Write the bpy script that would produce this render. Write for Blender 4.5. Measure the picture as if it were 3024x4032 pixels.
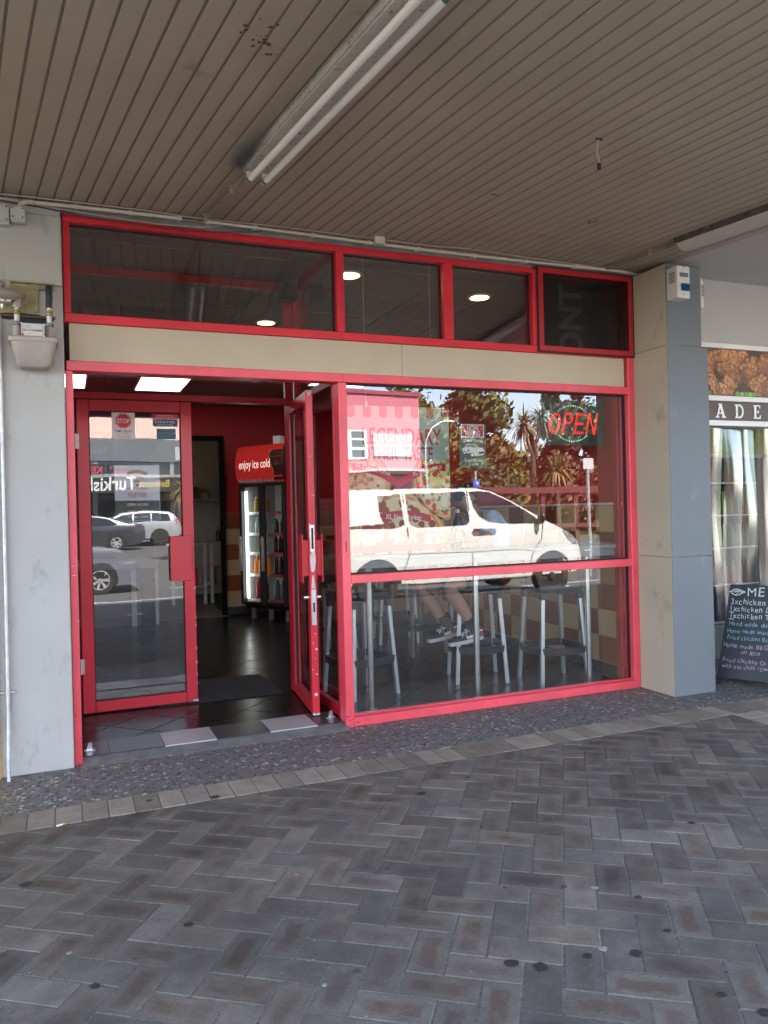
import bpy, bmesh, math, random
from mathutils import Vector, Matrix
from mathutils.geometry import tessellate_polygon
for o in list(bpy.data.objects): bpy.data.objects.remove(o)
S = bpy.context.scene
COL = S.collection
R = math.radians
random.seed(7)

# ------------------------------------------------------------------ camera
CAM = Vector((0, -4.5, 1.341))
r_ = Vector((0.92457795, -0.38021388, -0.02435193)); u_ = Vector((0.02329629, -0.00737852, 0.99970138)); f_ = Vector((0.38028002, 0.92486916, -0.00203555))
cd = bpy.data.cameras.new('camera'); cam = bpy.data.objects.new('camera', cd); COL.objects.link(cam)
cam.matrix_world = Matrix(((r_.x, u_.x, -f_.x, CAM.x), (r_.y, u_.y, -f_.y, CAM.y), (r_.z, u_.z, -f_.z, CAM.z), (0, 0, 0, 1)))
cd.sensor_fit = 'VERTICAL'; cd.sensor_height = 24.0; cd.lens = 3030 / 4032 * 24.0
cd.clip_end = 2000; cd.clip_start = 0.02
S.camera = cam

# ------------------------------------------------------------------ light
SUN_EL, SUN_AZ = 50.0, 12.0          # azimuth measured from +Y towards +X
w = bpy.data.worlds.new("World"); S.world = w; w.use_nodes = True
nt = w.node_tree; bg = nt.nodes['Background']
sky = nt.nodes.new('ShaderNodeTexSky'); sky.sky_type = 'NISHITA'; sky.sun_disc = False
sky.sun_elevation = R(SUN_EL); sky.sun_rotation = R(SUN_AZ); sky.air_density = 1.0; sky.dust_density = 0.0; sky.ozone_density = 2.0; sky.altitude = 1200
hs = nt.nodes.new('ShaderNodeHueSaturation'); hs.inputs['Saturation'].default_value = 0.64   # sky desaturated so that shaded surfaces come out less blue
nt.links.new(sky.outputs[0], hs.inputs['Color']); nt.links.new(hs.outputs[0], bg.inputs[0]); bg.inputs[1].default_value = 0.1
sl = bpy.data.lights.new('sun', 'SUN'); sl.energy = 4.2; sl.angle = R(0.5); sl.color = (1, 0.95, 0.87)
so = bpy.data.objects.new('sun', sl); COL.objects.link(so)
sd = Vector((math.sin(R(SUN_AZ)) * math.cos(R(SUN_EL)), math.cos(R(SUN_AZ)) * math.cos(R(SUN_EL)), math.sin(R(SUN_EL))))
so.rotation_euler = (-sd).to_track_quat('-Z', 'Y').to_euler(); so.location = (0, 0, 30)
S.view_settings.view_transform = 'Standard'; S.view_settings.look = 'None'; S.view_settings.gamma = 1
S.view_settings.use_curve_mapping = False
S.view_settings.exposure = 3.47
S.render.engine = 'CYCLES'
S.cycles.max_bounces = 10; S.cycles.transparent_max_bounces = 24; S.cycles.diffuse_bounces = 5; S.cycles.glossy_bounces = 5
S.cycles.caustics_reflective = False; S.cycles.caustics_refractive = False
S.cycles.use_denoising = True; S.cycles.sample_clamp_indirect = 6.0

# ------------------------------------------------------------------ materials
def _mat(name):
    m = bpy.data.materials.new(name); m.use_nodes = True
    return m, m.node_tree.nodes, m.node_tree.links, m.node_tree.nodes['Principled BSDF']
def rgb(c): return (c[0], c[1], c[2], 1)
def M(name, col, rough=0.5, metal=0.0, noise=None, bump=None, spec=0.5, emit=0.0, dirt=None, coat=0.0):
    m, N, L, b = _mat(name)
    b.inputs['Base Color'].default_value = rgb(col); b.inputs['Roughness'].default_value = rough
    b.inputs['Metallic'].default_value = metal; b.inputs['Specular IOR Level'].default_value = spec
    if coat: b.inputs['Coat Weight'].default_value = coat; b.inputs['Coat Roughness'].default_value = 0.05
    if emit:
        b.inputs['Emission Color'].default_value = rgb(col); b.inputs['Emission Strength'].default_value = emit
    tc = None
    def coords():
        nonlocal tc
        if tc is None: tc = N.new('ShaderNodeTexCoord')
        return tc.outputs['Object']
    if noise or dirt:
        src = None
        if noise:
            sc, am = noise
            n = N.new('ShaderNodeTexNoise'); n.inputs['Scale'].default_value = sc; n.inputs['Detail'].default_value = 6; n.inputs['Roughness'].default_value = 0.65
            L.new(coords(), n.inputs['Vector'])
            cr = N.new('ShaderNodeValToRGB'); cr.color_ramp.elements[0].position = 0.3; cr.color_ramp.elements[1].position = 0.7
            cr.color_ramp.elements[0].color = rgb([max(0, c * (1 - am)) for c in col]); cr.color_ramp.elements[1].color = rgb([min(1, c * (1 + am)) for c in col])
            L.new(n.outputs[0], cr.inputs[0]); src = cr.outputs[0]
        if dirt:
            dcol, sc, thr, stretch = dirt
            mp = N.new('ShaderNodeMapping'); mp.inputs['Scale'].default_value = stretch
            L.new(coords(), mp.inputs[0])
            n2 = N.new('ShaderNodeTexNoise'); n2.inputs['Scale'].default_value = sc; n2.inputs['Detail'].default_value = 8; n2.inputs['Roughness'].default_value = 0.7
            L.new(mp.outputs[0], n2.inputs['Vector'])
            r2 = N.new('ShaderNodeValToRGB'); r2.color_ramp.elements[0].position = thr; r2.color_ramp.elements[1].position = min(1, thr + 0.12)
            L.new(n2.outputs[0], r2.inputs[0])
            mx = N.new('ShaderNodeMix'); mx.data_type = 'RGBA'
            L.new(r2.outputs[0], mx.inputs[0])
            if src: L.new(src, mx.inputs[6])
            else: mx.inputs[6].default_value = rgb(col)
            mx.inputs[7].default_value = rgb(dcol); src = mx.outputs[2]
        L.new(src, b.inputs['Base Color'])
    if bump:
        sc, st = bump
        n = N.new('ShaderNodeTexNoise'); n.inputs['Scale'].default_value = sc; n.inputs['Detail'].default_value = 5
        L.new(coords(), n.inputs['Vector'])
        bp = N.new('ShaderNodeBump'); bp.inputs['Strength'].default_value = st; bp.inputs['Distance'].default_value = 0.01
        L.new(n.outputs[0], bp.inputs['Height']); L.new(bp.outputs[0], b.inputs['Normal'])
    return m
def math_(N, L, op, a, b=None, c=None, clamp=False):
    n = N.new('ShaderNodeMath'); n.operation = op; n.use_clamp = clamp
    for i, x in enumerate((a, b, c)):
        if x is None: continue
        if isinstance(x, (int, float)): n.inputs[i].default_value = x
        else: L.new(x, n.inputs[i])
    return n.outputs[0]
def mixc(N, L, fac, a, b):
    n = N.new('ShaderNodeMix'); n.data_type = 'RGBA'
    for i, x in ((0, fac), (6, a), (7, b)):
        if isinstance(x, (int, float)): n.inputs[i].default_value = x
        elif isinstance(x, (tuple, list)): n.inputs[i].default_value = rgb(x)
        else: L.new(x, n.inputs[i])
    return n.outputs[2]
def noise_(N, L, vec, scale, detail=5, rough=0.6, w=None):
    n = N.new('ShaderNodeTexNoise'); n.inputs['Scale'].default_value = scale; n.inputs['Detail'].default_value = detail; n.inputs['Roughness'].default_value = rough
    L.new(vec, n.inputs['Vector']); return n.outputs[0]
def ramp_(N, L, x, p0, p1, c0=(0, 0, 0), c1=(1, 1, 1)):
    n = N.new('ShaderNodeValToRGB'); n.color_ramp.elements[0].position = p0; n.color_ramp.elements[1].position = p1
    n.color_ramp.elements[0].color = rgb(c0); n.color_ramp.elements[1].color = rgb(c1); L.new(x, n.inputs[0]); return n.outputs[0]
def glass(name, r0, tint=(0.93, 0.96, 0.95), rough=0.0):
    m, N, L, b = _mat(name); N.remove(b)
    out = [n for n in N if n.type == 'OUTPUT_MATERIAL'][0]
    lw = N.new('ShaderNodeLayerWeight'); lw.inputs[0].default_value = 0.5
    p = math_(N, L, 'POWER', lw.outputs['Facing'], 4.0)
    fac = math_(N, L, 'MULTIPLY_ADD', p, 1 - r0, r0, clamp=True)
    t = N.new('ShaderNodeBsdfTransparent'); t.inputs[0].default_value = rgb(tint)
    g = N.new('ShaderNodeBsdfGlossy'); g.inputs['Roughness'].default_value = rough; g.inputs[0].default_value = (1, 1, 1, 1)
    if rough == 0:      # float glass is never quite flat
        tc = N.new('ShaderNodeTexCoord'); bp = N.new('ShaderNodeBump'); bp.inputs['Strength'].default_value = 1.0; bp.inputs['Distance'].default_value = 0.001
        L.new(noise_(N, L, tc.outputs['Object'], 1.7, 1, 0.4), bp.inputs['Height']); L.new(bp.outputs[0], g.inputs['Normal'])
    mx = N.new('ShaderNodeMixShader'); L.new(fac, mx.inputs[0]); L.new(t.outputs[0], mx.inputs[1]); L.new(g.outputs[0], mx.inputs[2])
    L.new(mx.outputs[0], out.inputs[0]); return m
def paver_mat(name, rim, core, joint_noise=0.25, wear=1.0):
    m, N, L, b = _mat(name)
    uv = N.new('ShaderNodeUVMap'); uv.uv_map = 'UVMap'
    at = N.new('ShaderNodeVertexColor'); at.layer_name = 'rnd'
    tc = N.new('ShaderNodeTexCoord'); ob = tc.outputs['Object']
    sp = N.new('ShaderNodeSeparateXYZ'); L.new(uv.outputs[0], sp.inputs[0])
    sc = N.new('ShaderNodeSeparateColor'); L.new(at.outputs[0], sc.inputs[0])
    # distance to the paver's edge (uv in metres, z unused)
    du = math_(N, L, 'MINIMUM', sp.outputs[0], math_(N, L, 'SUBTRACT', 0.2185, sp.outputs[0]))
    dv = math_(N, L, 'MINIMUM', sp.outputs[1], math_(N, L, 'SUBTRACT', 0.106, sp.outputs[1]))
    d = math_(N, L, 'MINIMUM', du, dv)
    n1 = noise_(N, L, ob, 22, 6, 0.7)
    d2 = math_(N, L, 'ADD', d, math_(N, L, 'MULTIPLY', math_(N, L, 'SUBTRACT', n1, 0.5), 0.05))
    core_m = ramp_(N, L, math_(N, L, 'MULTIPLY', d2, 10), 0.22, 0.36)
    fac = math_(N, L, 'MULTIPLY', core_m, math_(N, L, 'MULTIPLY', sc.outputs[1], wear), clamp=True)
    c0 = mixc(N, L, fac, rim, core)
    # pale worn patches and per-paver tone
    big = noise_(N, L, ob, 1.6, 4, 0.6)
    pale = ramp_(N, L, math_(N, L, 'MULTIPLY_ADD', noise_(N, L, ob, 11, 4, 0.6), 0.35, math_(N, L, 'MULTIPLY', big, 0.8)), 0.54, 0.68)
    c1 = mixc(N, L, math_(N, L, 'MULTIPLY', pale, 0.42), c0, (0.25, 0.222, 0.19))
    tone = math_(N, L, 'MULTIPLY_ADD', sc.outputs[0], 0.5, 0.72)
    fine = noise_(N, L, ob, 190, 4, 0.75)
    tone2 = math_(N, L, 'MULTIPLY', tone, math_(N, L, 'MULTIPLY_ADD', fine, 1.7, 0.15))
    med = noise_(N, L, ob, 9, 6, 0.7)
    tone3 = math_(N, L, 'MULTIPLY', tone2, math_(N, L, 'MULTIPLY_ADD', med, 1.1, 0.45))
    vm = N.new('ShaderNodeVectorMath'); vm.operation = 'SCALE'; L.new(c1, vm.inputs[0]); L.new(tone3, vm.inputs[3])
    # cold or warm cast
    cc = mixc(N, L, sc.outputs[2], (0.985, 0.99, 1.01), (1.045, 1.0, 0.95))
    vm2 = N.new('ShaderNodeVectorMath'); vm2.operation = 'MULTIPLY'; L.new(vm.outputs[0], vm2.inputs[0]); L.new(cc, vm2.inputs[1])
    L.new(vm2.outputs[0], b.inputs['Base Color'])
    b.inputs['Roughness'].default_value = 0.72; b.inputs['Specular IOR Level'].default_value = 0.35
    bp = N.new('ShaderNodeBump'); bp.inputs['Strength'].default_value = 0.5; bp.inputs['Distance'].default_value = 0.004
    L.new(math_(N, L, 'ADD', fine, math_(N, L, 'MULTIPLY', med, 1.5)), bp.inputs['Height']); L.new(bp.outputs[0], b.inputs['Normal'])
    return m
def aggregate_mat():
    m, N, L, b = _mat('exposed aggregate')
    tc = N.new('ShaderNodeTexCoord'); ob = tc.outputs['Object']
    def vor(scale, feat, out):
        v = N.new('ShaderNodeTexVoronoi'); v.inputs['Scale'].default_value = scale; v.feature = feat
        L.new(ob, v.inputs['Vector']); return v.outputs[out]
    dist = vor(48, 'F1', 'Distance'); colr = vor(48, 'F1', 'Color')
    sc = N.new('ShaderNodeSeparateColor'); L.new(colr, sc.inputs[0])
    cr = N.new('ShaderNodeValToRGB'); e = cr.color_ramp.elements
    e[0].position = 0; e[0].color = rgb((0.04, 0.043, 0.05)); e[1].position = 1; e[1].color = rgb((0.6, 0.52, 0.45))
    for p, c in ((0.35, (0.085, 0.085, 0.09)), (0.6, (0.16, 0.145, 0.13)), (0.82, (0.23, 0.175, 0.145)), (0.93, (0.36, 0.32, 0.28))):
        q = cr.color_ramp.elements.new(p); q.color = rgb(c)
    L.new(sc.outputs[0], cr.inputs[0])
    mask = ramp_(N, L, dist, 0.46, 0.58)
    big = noise_(N, L, ob, 3, 4)
    matrix = mixc(N, L, big, (0.12, 0.122, 0.126), (0.18, 0.175, 0.17))
    c = mixc(N, L, mask, cr.outputs[0], matrix)
    L.new(c, b.inputs['Base Color']); b.inputs['Roughness'].default_value = 0.6
    bp = N.new('ShaderNodeBump'); bp.inputs['Strength'].default_value = 0.6; bp.inputs['Distance'].default_value = 0.006
    L.new(math_(N, L, 'SUBTRACT', 1, dist), bp.inputs['Height']); L.new(bp.outputs[0], b.inputs['Normal'])
    return m
def floor_tile_mat():
    m, N, L, b = _mat('black floor tile')
    tc = N.new('ShaderNodeTexCoord'); mp = N.new('ShaderNodeMapping'); mp.inputs['Rotation'].default_value = (0, 0, R(45))
    L.new(tc.outputs['Object'], mp.inputs[0])
    sp = N.new('ShaderNodeSeparateXYZ'); L.new(mp.outputs[0], sp.inputs[0])
    def line(x):
        fr = math_(N, L, 'FRACT', math_(N, L, 'MULTIPLY', x, 1 / 0.3))
        return math_(N, L, 'LESS_THAN', fr, 0.03)
    g = math_(N, L, 'MAXIMUM', line(sp.outputs[0]), line(sp.outputs[1]))
    n = noise_(N, L, tc.outputs['Object'], 6, 5)
    base = mixc(N, L, n, (0.009, 0.009, 0.01), (0.02, 0.019, 0.018))
    L.new(mixc(N, L, g, base, (0.006, 0.006, 0.006)), b.inputs['Base Color']); b.inputs['Specular IOR Level'].default_value = 0.15
    L.new(math_(N, L, 'MAXIMUM', math_(N, L, 'MULTIPLY_ADD', n, 0.1, 0.2), math_(N, L, 'MULTIPLY', g, 0.8)), b.inputs['Roughness'])
    bp = N.new('ShaderNodeBump'); bp.inputs['Strength'].default_value = 0.25; bp.inputs['Distance'].default_value = 0.002
    L.new(math_(N, L, 'SUBTRACT', math_(N, L, 'MULTIPLY', n, 0.12), g), bp.inputs['Height']); L.new(bp.outputs[0], b.inputs['Normal'])
    return m
def attr_mat(name, layer, rough=0.7, var=0.25, spec=0.3, trans=0.0):
    m, N, L, b = _mat(name)
    at = N.new('ShaderNodeVertexColor'); at.layer_name = layer
    L.new(at.outputs[0], b.inputs['Base Color']); b.inputs['Roughness'].default_value = rough; b.inputs['Specular IOR Level'].default_value = spec
    return m
def chicken_mat():
    m, N, L, b = _mat('printed fried chicken')
    at = N.new('ShaderNodeVertexColor'); at.layer_name = 'rnd'
    tc = N.new('ShaderNodeTexCoord'); ob = tc.outputs['Object']
    n = noise_(N, L, ob, 45, 8, 0.75); n2 = noise_(N, L, ob, 14, 4)
    k = math_(N, L, 'MULTIPLY_ADD', math_(N, L, 'ADD', n, n2), 1.1, -0.1)
    vm = N.new('ShaderNodeVectorMath'); vm.operation = 'SCALE'; L.new(at.outputs[0], vm.inputs[0]); L.new(k, vm.inputs[3])
    L.new(vm.outputs[0], b.inputs['Base Color']); b.inputs['Roughness'].default_value = 0.5
    return m

# ------------------------------------------------------------------ mesh building
ORG = {}
class MB:
    def __init__(s): s.v = []; s.f = []; s.mi = []; s.col = []; s.uv = {}; s.cur = 0; s.ccol = None
    def add(s, vs, fs, m=None, col=None):
        o = len(s.v); s.v += [tuple(p) for p in vs]
        for f in fs:
            s.f.append([o + i for i in f]); s.mi.append(s.cur if m is None else m); s.col.append(col if col is not None else s.ccol)
        return s
    def box(s, x0, x1, y0, y1, z0, z1, b=0.0, m=None, col=None):
        if x0 > x1: x0, x1 = x1, x0
        if y0 > y1: y0, y1 = y1, y0
        if z0 > z1: z0, z1 = z1, z0
        c = ((x0 + x1) / 2, (y0 + y1) / 2, (z0 + z1) / 2); h = ((x1 - x0) / 2, (y1 - y0) / 2, (z1 - z0) / 2)
        b = min(b, min(h) * 0.95)
        if b <= 0:
            vs = [(x, y, z) for z in (z0, z1) for y in (y0, y1) for x in (x0, x1)]
            return s.add(vs, [(0, 2, 3, 1), (4, 5, 7, 6), (0, 1, 5, 4), (2, 6, 7, 3), (0, 4, 6, 2), (1, 3, 7, 5)], m, col)
        idx = {}; vs = []
        for sx in (-1, 1):
            for sy in (-1, 1):
                for sz in (-1, 1):
                    sg = (sx, sy, sz)
                    for a in range(3):
                        idx[(sg, a)] = len(vs)
                        vs.append(tuple(c[i] + sg[i] * (h[i] - (0 if i == a else b)) for i in range(3)))
        fs = []
        def st(a, sa, b_, sb, c_, sc):
            q = [0, 0, 0]; q[a] = sa; q[b_] = sb; q[c_] = sc; return tuple(q)
        for a in range(3):
            b_, c_ = (a + 1) % 3, (a + 2) % 3
            for sa in (-1, 1):
                fs.append([idx[(st(a, sa, b_, p, c_, q), a)] for p, q in ((-1, -1), (1, -1), (1, 1), (-1, 1))])
            for sb in (-1, 1):
                for sc in (-1, 1):
                    fs.append([idx[(st(a, -1, b_, sb, c_, sc), b_)], idx[(st(a, 1, b_, sb, c_, sc), b_)], idx[(st(a, 1, b_, sb, c_, sc), c_)], idx[(st(a, -1, b_, sb, c_, sc), c_)]])
        for sx in (-1, 1):
            for sy in (-1, 1):
                for sz in (-1, 1): fs.append([idx[((sx, sy, sz), a)] for a in range(3)])
        return s.add(vs, fs, m, col)
    def tube(s, pts, r, n=8, m=None, cap=True, col=None):
        pts = [Vector(p) for p in pts]; rr = r if isinstance(r, (list, tuple)) else [r] * len(pts)
        vs = []; up = None
        for i, p in enumerate(pts):
            t = (pts[min(i + 1, len(pts) - 1)] - pts[max(i - 1, 0)]).normalized()
            if up is None:
                up = Vector((0, 0, 1)) if abs(t.z) < 0.9 else Vector((1, 0, 0))
            a = t.cross(up)
            if a.length < 1e-6: a = t.orthogonal()
            a.normalize(); bb = t.cross(a).normalized(); up = -bb if False else up
            for k in range(n):
                th = 2 * math.pi * k / n
                vs.append(p + (a * math.cos(th) + bb * math.sin(th)) * rr[i])
        fs = []
        for i in range(len(pts) - 1):
            for k in range(n):
                fs.append((i * n + k, i * n + (k + 1) % n, (i + 1) * n + (k + 1) % n, (i + 1) * n + k))
        if cap: fs += [tuple(range(n))[::-1], tuple(range((len(pts) - 1) * n, len(pts) * n))]
        return s.add(vs, fs, m, col)
    def cyl(s, p0, p1, r0, r1=None, n=14, m=None, cap=True, col=None): return s.tube([p0, p1], [r0, r0 if r1 is None else r1], n, m, cap, col)
    def lathe(s, prof, c=(0, 0, 0), ax=(0, 0, 1), n=20, m=None, col=None, cap=True):
        ax = Vector(ax).normalized(); a = ax.orthogonal().normalized(); b = ax.cross(a); c = Vector(c); vs = []
        for (r, z) in prof:
            for k in range(n):
                th = 2 * math.pi * k / n; vs.append(c + ax * z + (a * math.cos(th) + b * math.sin(th)) * r)
        fs = []
        for i in range(len(prof) - 1):
            for k in range(n): fs.append((i * n + k, i * n + (k + 1) % n, (i + 1) * n + (k + 1) % n, (i + 1) * n + k))
        if cap and prof[0][0] > 1e-5: fs.append(tuple(range(n))[::-1])
        if cap and prof[-1][0] > 1e-5: fs.append(tuple(range((len(prof) - 1) * n, len(prof) * n)))
        return s.add(vs, fs, m, col)
    def ball(s, c, rx, ry=None, rz=None, n=12, m=None, col=None, jit=0):
        ry = rx if ry is None else ry; rz = rx if rz is None else rz; vs = []; fs = []; h = n // 2
        for i in range(h + 1):
            ph = math.pi * i / h
            for k in range(n):
                th = 2 * math.pi * k / n; j = 1 + random.uniform(-jit, jit)
                vs.append((c[0] + rx * j * math.sin(ph) * math.cos(th), c[1] + ry * j * math.sin(ph) * math.sin(th), c[2] + rz * j * math.cos(ph)))
        for i in range(h):
            for k in range(n): fs.append((i * n + k, (i + 1) * n + k, (i + 1) * n + (k + 1) % n, i * n + (k + 1) % n))
        return s.add(vs, fs, m, col)
    def poly(s, pts, m=None, col=None): return s.add(pts, [tuple(range(len(pts)))], m, col)
    def prism(s, pts, off, m=None, col=None):
        n = len(pts); off = Vector(off); vs = [Vector(p) for p in pts] + [Vector(p) + off for p in pts]
        fs = [tuple(range(n))[::-1], tuple(range(n, 2 * n))] + [(i, (i + 1) % n, n + (i + 1) % n, n + i) for i in range(n)]
        return s.add(vs, fs, m, col)
    def loft(s, rings, m=None, cap=True, col=None):
        n = len(rings[0]); vs = [p for r in rings for p in r]; fs = []
        for i in range(len(rings) - 1):
            for k in range(n): fs.append((i * n + k, i * n + (k + 1) % n, (i + 1) * n + (k + 1) % n, (i + 1) * n + k))
        if cap: fs += [tuple(range(n))[::-1], tuple(range((len(rings) - 1) * n, len(rings) * n))]
        return s.add(vs, fs, m, col)
    def text(s, txt, size, org, ux=(1, 0, 0), uy=(0, 0, 1), align='LEFT', bold=0.0, shear=0.0, sx=1.0, space=1.0, m=None, col=None, off=0.0, depth=0.0):
        cu = bpy.data.curves.new('lettering', 'FONT'); cu.body = txt; cu.size = size; cu.align_x = align; cu.offset = bold * size; cu.shear = shear
        cu.space_character = space; cu.resolution_u = 3; cu.extrude = depth
        ob = bpy.data.objects.new('lettering_curve', cu)
        me = bpy.data.meshes.new_from_object(ob)
        ux = Vector(ux).normalized(); uy = Vector(uy).normalized(); nn = ux.cross(uy); o = Vector(org)
        vs = [o + ux * (v.co.x * sx) + uy * v.co.y + nn * (off + v.co.z) for v in me.vertices]
        s.add(vs, [tuple(p.vertices) for p in me.polygons], m, col)
        bpy.data.objects.remove(ob); bpy.data.curves.remove(cu); bpy.data.meshes.remove(me); return s
    def xf(s, mat):
        s.v = [tuple(mat @ Vector(p)) for p in s.v]; return s
    def pieces(s, name, mats, parent=None, gap=0.002, **k):
        """one object per separate piece: touching parts stay together"""
        par = list(range(len(s.v)))
        def find(i):
            while par[i] != i: par[i] = par[par[i]]; i = par[i]
            return i
        for f in s.f:
            a = find(f[0])
            for i in f[1:]: par[find(i)] = a
        bb = {}
        for i, q in enumerate(s.v):
            r = find(i); b = bb.setdefault(r, [list(q), list(q)])
            for c in range(3): b[0][c] = min(b[0][c], q[c] - gap / 2); b[1][c] = max(b[1][c], q[c] + gap / 2)
        ks = list(bb)
        for i, a in enumerate(ks):
            for b in ks[i + 1:]:
                if find(a) != find(b) and all(bb[a][0][c] <= bb[b][1][c] and bb[b][0][c] <= bb[a][1][c] for c in range(3)): par[find(b)] = find(a)
        groups = {}
        for fi, f in enumerate(s.f): groups.setdefault(find(f[0]), []).append(fi)
        out = []
        for fl_ in groups.values():
            m2 = MB(); mp = {}
            for fi in fl_:
                for i in s.f[fi]:
                    if i not in mp: mp[i] = len(m2.v); m2.v.append(s.v[i])
                m2.f.append([mp[i] for i in s.f[fi]]); m2.mi.append(s.mi[fi]); m2.col.append(s.col[fi])
            out.append(m2.build(name, mats, parent, **k))
        return out
    def build(s, name, mats, parent=None, smooth=None, recalc=True, local=False, layer='rnd'):
        if not isinstance(mats, (list, tuple)): mats = [mats]
        me = bpy.data.meshes.new(name)
        org = Vector((0, 0, 0))
        if parent is not None and not local: org = ORG.get(parent.name, Vector((0, 0, 0)))
        me.from_pydata([tuple(Vector(p) - org) for p in s.v], [], s.f)
        for m in mats: me.materials.append(m)
        for p, i in zip(me.polygons, s.mi): p.material_index = i
        if any(c is not None for c in s.col):
            ca = me.color_attributes.new(layer, 'FLOAT_COLOR', 'CORNER')
            for p, c in zip(me.polygons, s.col):
                c = c if c is not None else (0.5, 0.5, 0.5)
                for li in p.loop_indices: ca.data[li].color = (c[0], c[1], c[2], 1)
        if s.uv:
            ul = me.uv_layers.new(name='UVMap')
            for fi, uvs in s.uv.items():
                for li, q in zip(me.polygons[fi].loop_indices, uvs): ul.data[li].uv = q
        if recalc:
            bm = bmesh.new(); bm.from_mesh(me); bmesh.ops.recalc_face_normals(bm, faces=bm.faces[:]); bm.to_mesh(me); bm.free()
        if smooth:
            me.shade_smooth()
            me.set_sharp_from_angle(angle=R(smooth))
        me.update()
        o = bpy.data.objects.new(name, me); COL.objects.link(o)
        if parent is not None:
            o.parent = parent; ORG[o.name] = ORG.get(parent.name, Vector((0, 0, 0)))
        else: ORG[o.name] = Vector((0, 0, 0))
        return o
def tag(o, label=None, cat=None, group=None, kind=None):
    if label: o['label'] = label
    if cat: o['category'] = cat
    if group: o['group'] = group
    if kind: o['kind'] = kind
    return o
def T(name, label, cat, loc=(0, 0, 0), group=None, rz=0):
    o = bpy.data.objects.new(name, None); o.empty_display_size = 0.1; COL.objects.link(o)
    o.location = loc; o.rotation_euler = (0, 0, rz); ORG[o.name] = Vector(loc)
    return tag(o, label, cat, group)
def copy_tree(o, parent=None):
    c = o.copy(); COL.objects.link(c)
    if parent is not None: c.parent = parent
    for ch in list(o.children): copy_tree(ch, c)
    return c
def one(mb, name, mats, label, cat, group=None, loc=None, **k):    # a thing that is one mesh, origin at its own base
    if loc is None:
        xs = [p[0] for p in mb.v]; ys = [p[1] for p in mb.v]; zs = [p[2] for p in mb.v]
        loc = ((min(xs) + max(xs)) / 2, (min(ys) + max(ys)) / 2, min(zs))
    mb.v = [(p[0] - loc[0], p[1] - loc[1], p[2] - loc[2]) for p in mb.v]
    o = mb.build(name, mats, **k); o.location = loc; ORG[o.name] = Vector(loc)
    return tag(o, label, cat, group)
def struct(mb, name, mats, **k):
    o = mb.build(name, mats, **k); o['kind'] = 'structure'; return o
X_, Y_, Z_ = (1, 0, 0), (0, 1, 0), (0, 0, 1)
def rrect(x0, x1, z0, z1, r, n=4):
    out = []
    for cx, cz, a0 in ((x1 - r, z1 - r, 0), (x0 + r, z1 - r, 90), (x0 + r, z0 + r, 180), (x1 - r, z0 + r, 270)):
        for k in range(n + 1):
            a = R(a0 + 90 * k / n); out.append((cx + r * math.cos(a), cz + r * math.sin(a)))
    return out
def clip(poly, fn):    # keep the side where fn(p) >= 0
    out = []
    for i in range(len(poly)):
        a, b = poly[i], poly[(i + 1) % len(poly)]; fa, fb = fn(a), fn(b)
        if fa >= 0: out.append(a)
        if (fa >= 0) != (fb >= 0):
            t = fa / (fa - fb); out.append((a[0] + (b[0] - a[0]) * t, a[1] + (b[1] - a[1]) * t))
    return out
PANEL_E = 0.8
GUMS = [(0.335, -1.919, 0.016, 0), (-0.171, -1.378, 0.022, 0), (0.619, -0.809, 0.020, 0), (0.323, -0.715, 0.014, 0), (0.041, -2.140, 0.013, 0), (1.243, -2.593, 0.021, 0), (1.536, -2.653, 0.017, 0), (1.400, -2.604, 0.015, 0), (1.175, -2.541, 0.018, 0), (1.769, -2.393, 0.011, 0), (1.710, -2.595, 0.012, 0), (1.511, -1.200, 0.020, 0), (1.463, -2.593, 0.014, 1), (1.676, -2.278, 0.013, 1), (2.387, -1.998, 0.014, 0), (1.663, -3.006, 0.018, 0), (1.811, -1.104, 0.011, 0), (1.616, -2.904, 0.013, 0), (2.303, -1.683, 0.010, 0), (0.752, -1.732, 0.008, 1), (-0.026, -1.930, 0.008, 1), (2.571, -0.369, 0.012, 1), (0.640, -2.412, 0.008, 1), (2.387, -2.253, 0.009, 1)]
# ------------------------------------------------------------------ palette
RED = M('red paint with street sheen', (0.73, 0.07, 0.095), 0.36, noise=(2.2, 0.2), bump=(25, 0.06), dirt=((0.3, 0.03, 0.04), 40, 0.72, (1, 1, 1)), spec=0.6)  # paler, pinker than the transom red: street sheen is put into the colour
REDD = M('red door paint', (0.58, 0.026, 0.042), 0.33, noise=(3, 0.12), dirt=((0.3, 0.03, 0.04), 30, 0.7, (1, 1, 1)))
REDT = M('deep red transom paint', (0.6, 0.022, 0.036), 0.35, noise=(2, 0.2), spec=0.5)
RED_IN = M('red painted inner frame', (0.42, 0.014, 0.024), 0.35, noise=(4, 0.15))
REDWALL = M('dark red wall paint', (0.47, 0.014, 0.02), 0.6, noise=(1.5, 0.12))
BEIGE = M('beige fascia paint', (0.48, 0.415, 0.3), 0.6, noise=(2.2, 0.07), dirt=((0.33, 0.28, 0.2), 5, 0.66, (1, 1, 4)))
SOFFIT = M('soffit paint', (0.365, 0.312, 0.245), 0.55, noise=(1.2, 0.1), dirt=((0.2, 0.17, 0.13), 3, 0.62, (1, 1, 1)))
SOFGAP = M('soffit groove', (0.24, 0.2, 0.152), 0.8)
WALLP = M('grey wall paint', (0.4, 0.388, 0.362), 0.7, noise=(1.3, 0.09), dirt=((0.3, 0.29, 0.27), 6, 0.57, (1.5, 1.5, 0.6)), bump=(60, 0.08))
PILB = M('pillar beige paint', (0.44, 0.375, 0.285), 0.7, noise=(2, 0.06), dirt=((0.31, 0.26, 0.2), 5, 0.58, (1, 1, 0.6)), bump=(60, 0.08))
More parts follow.
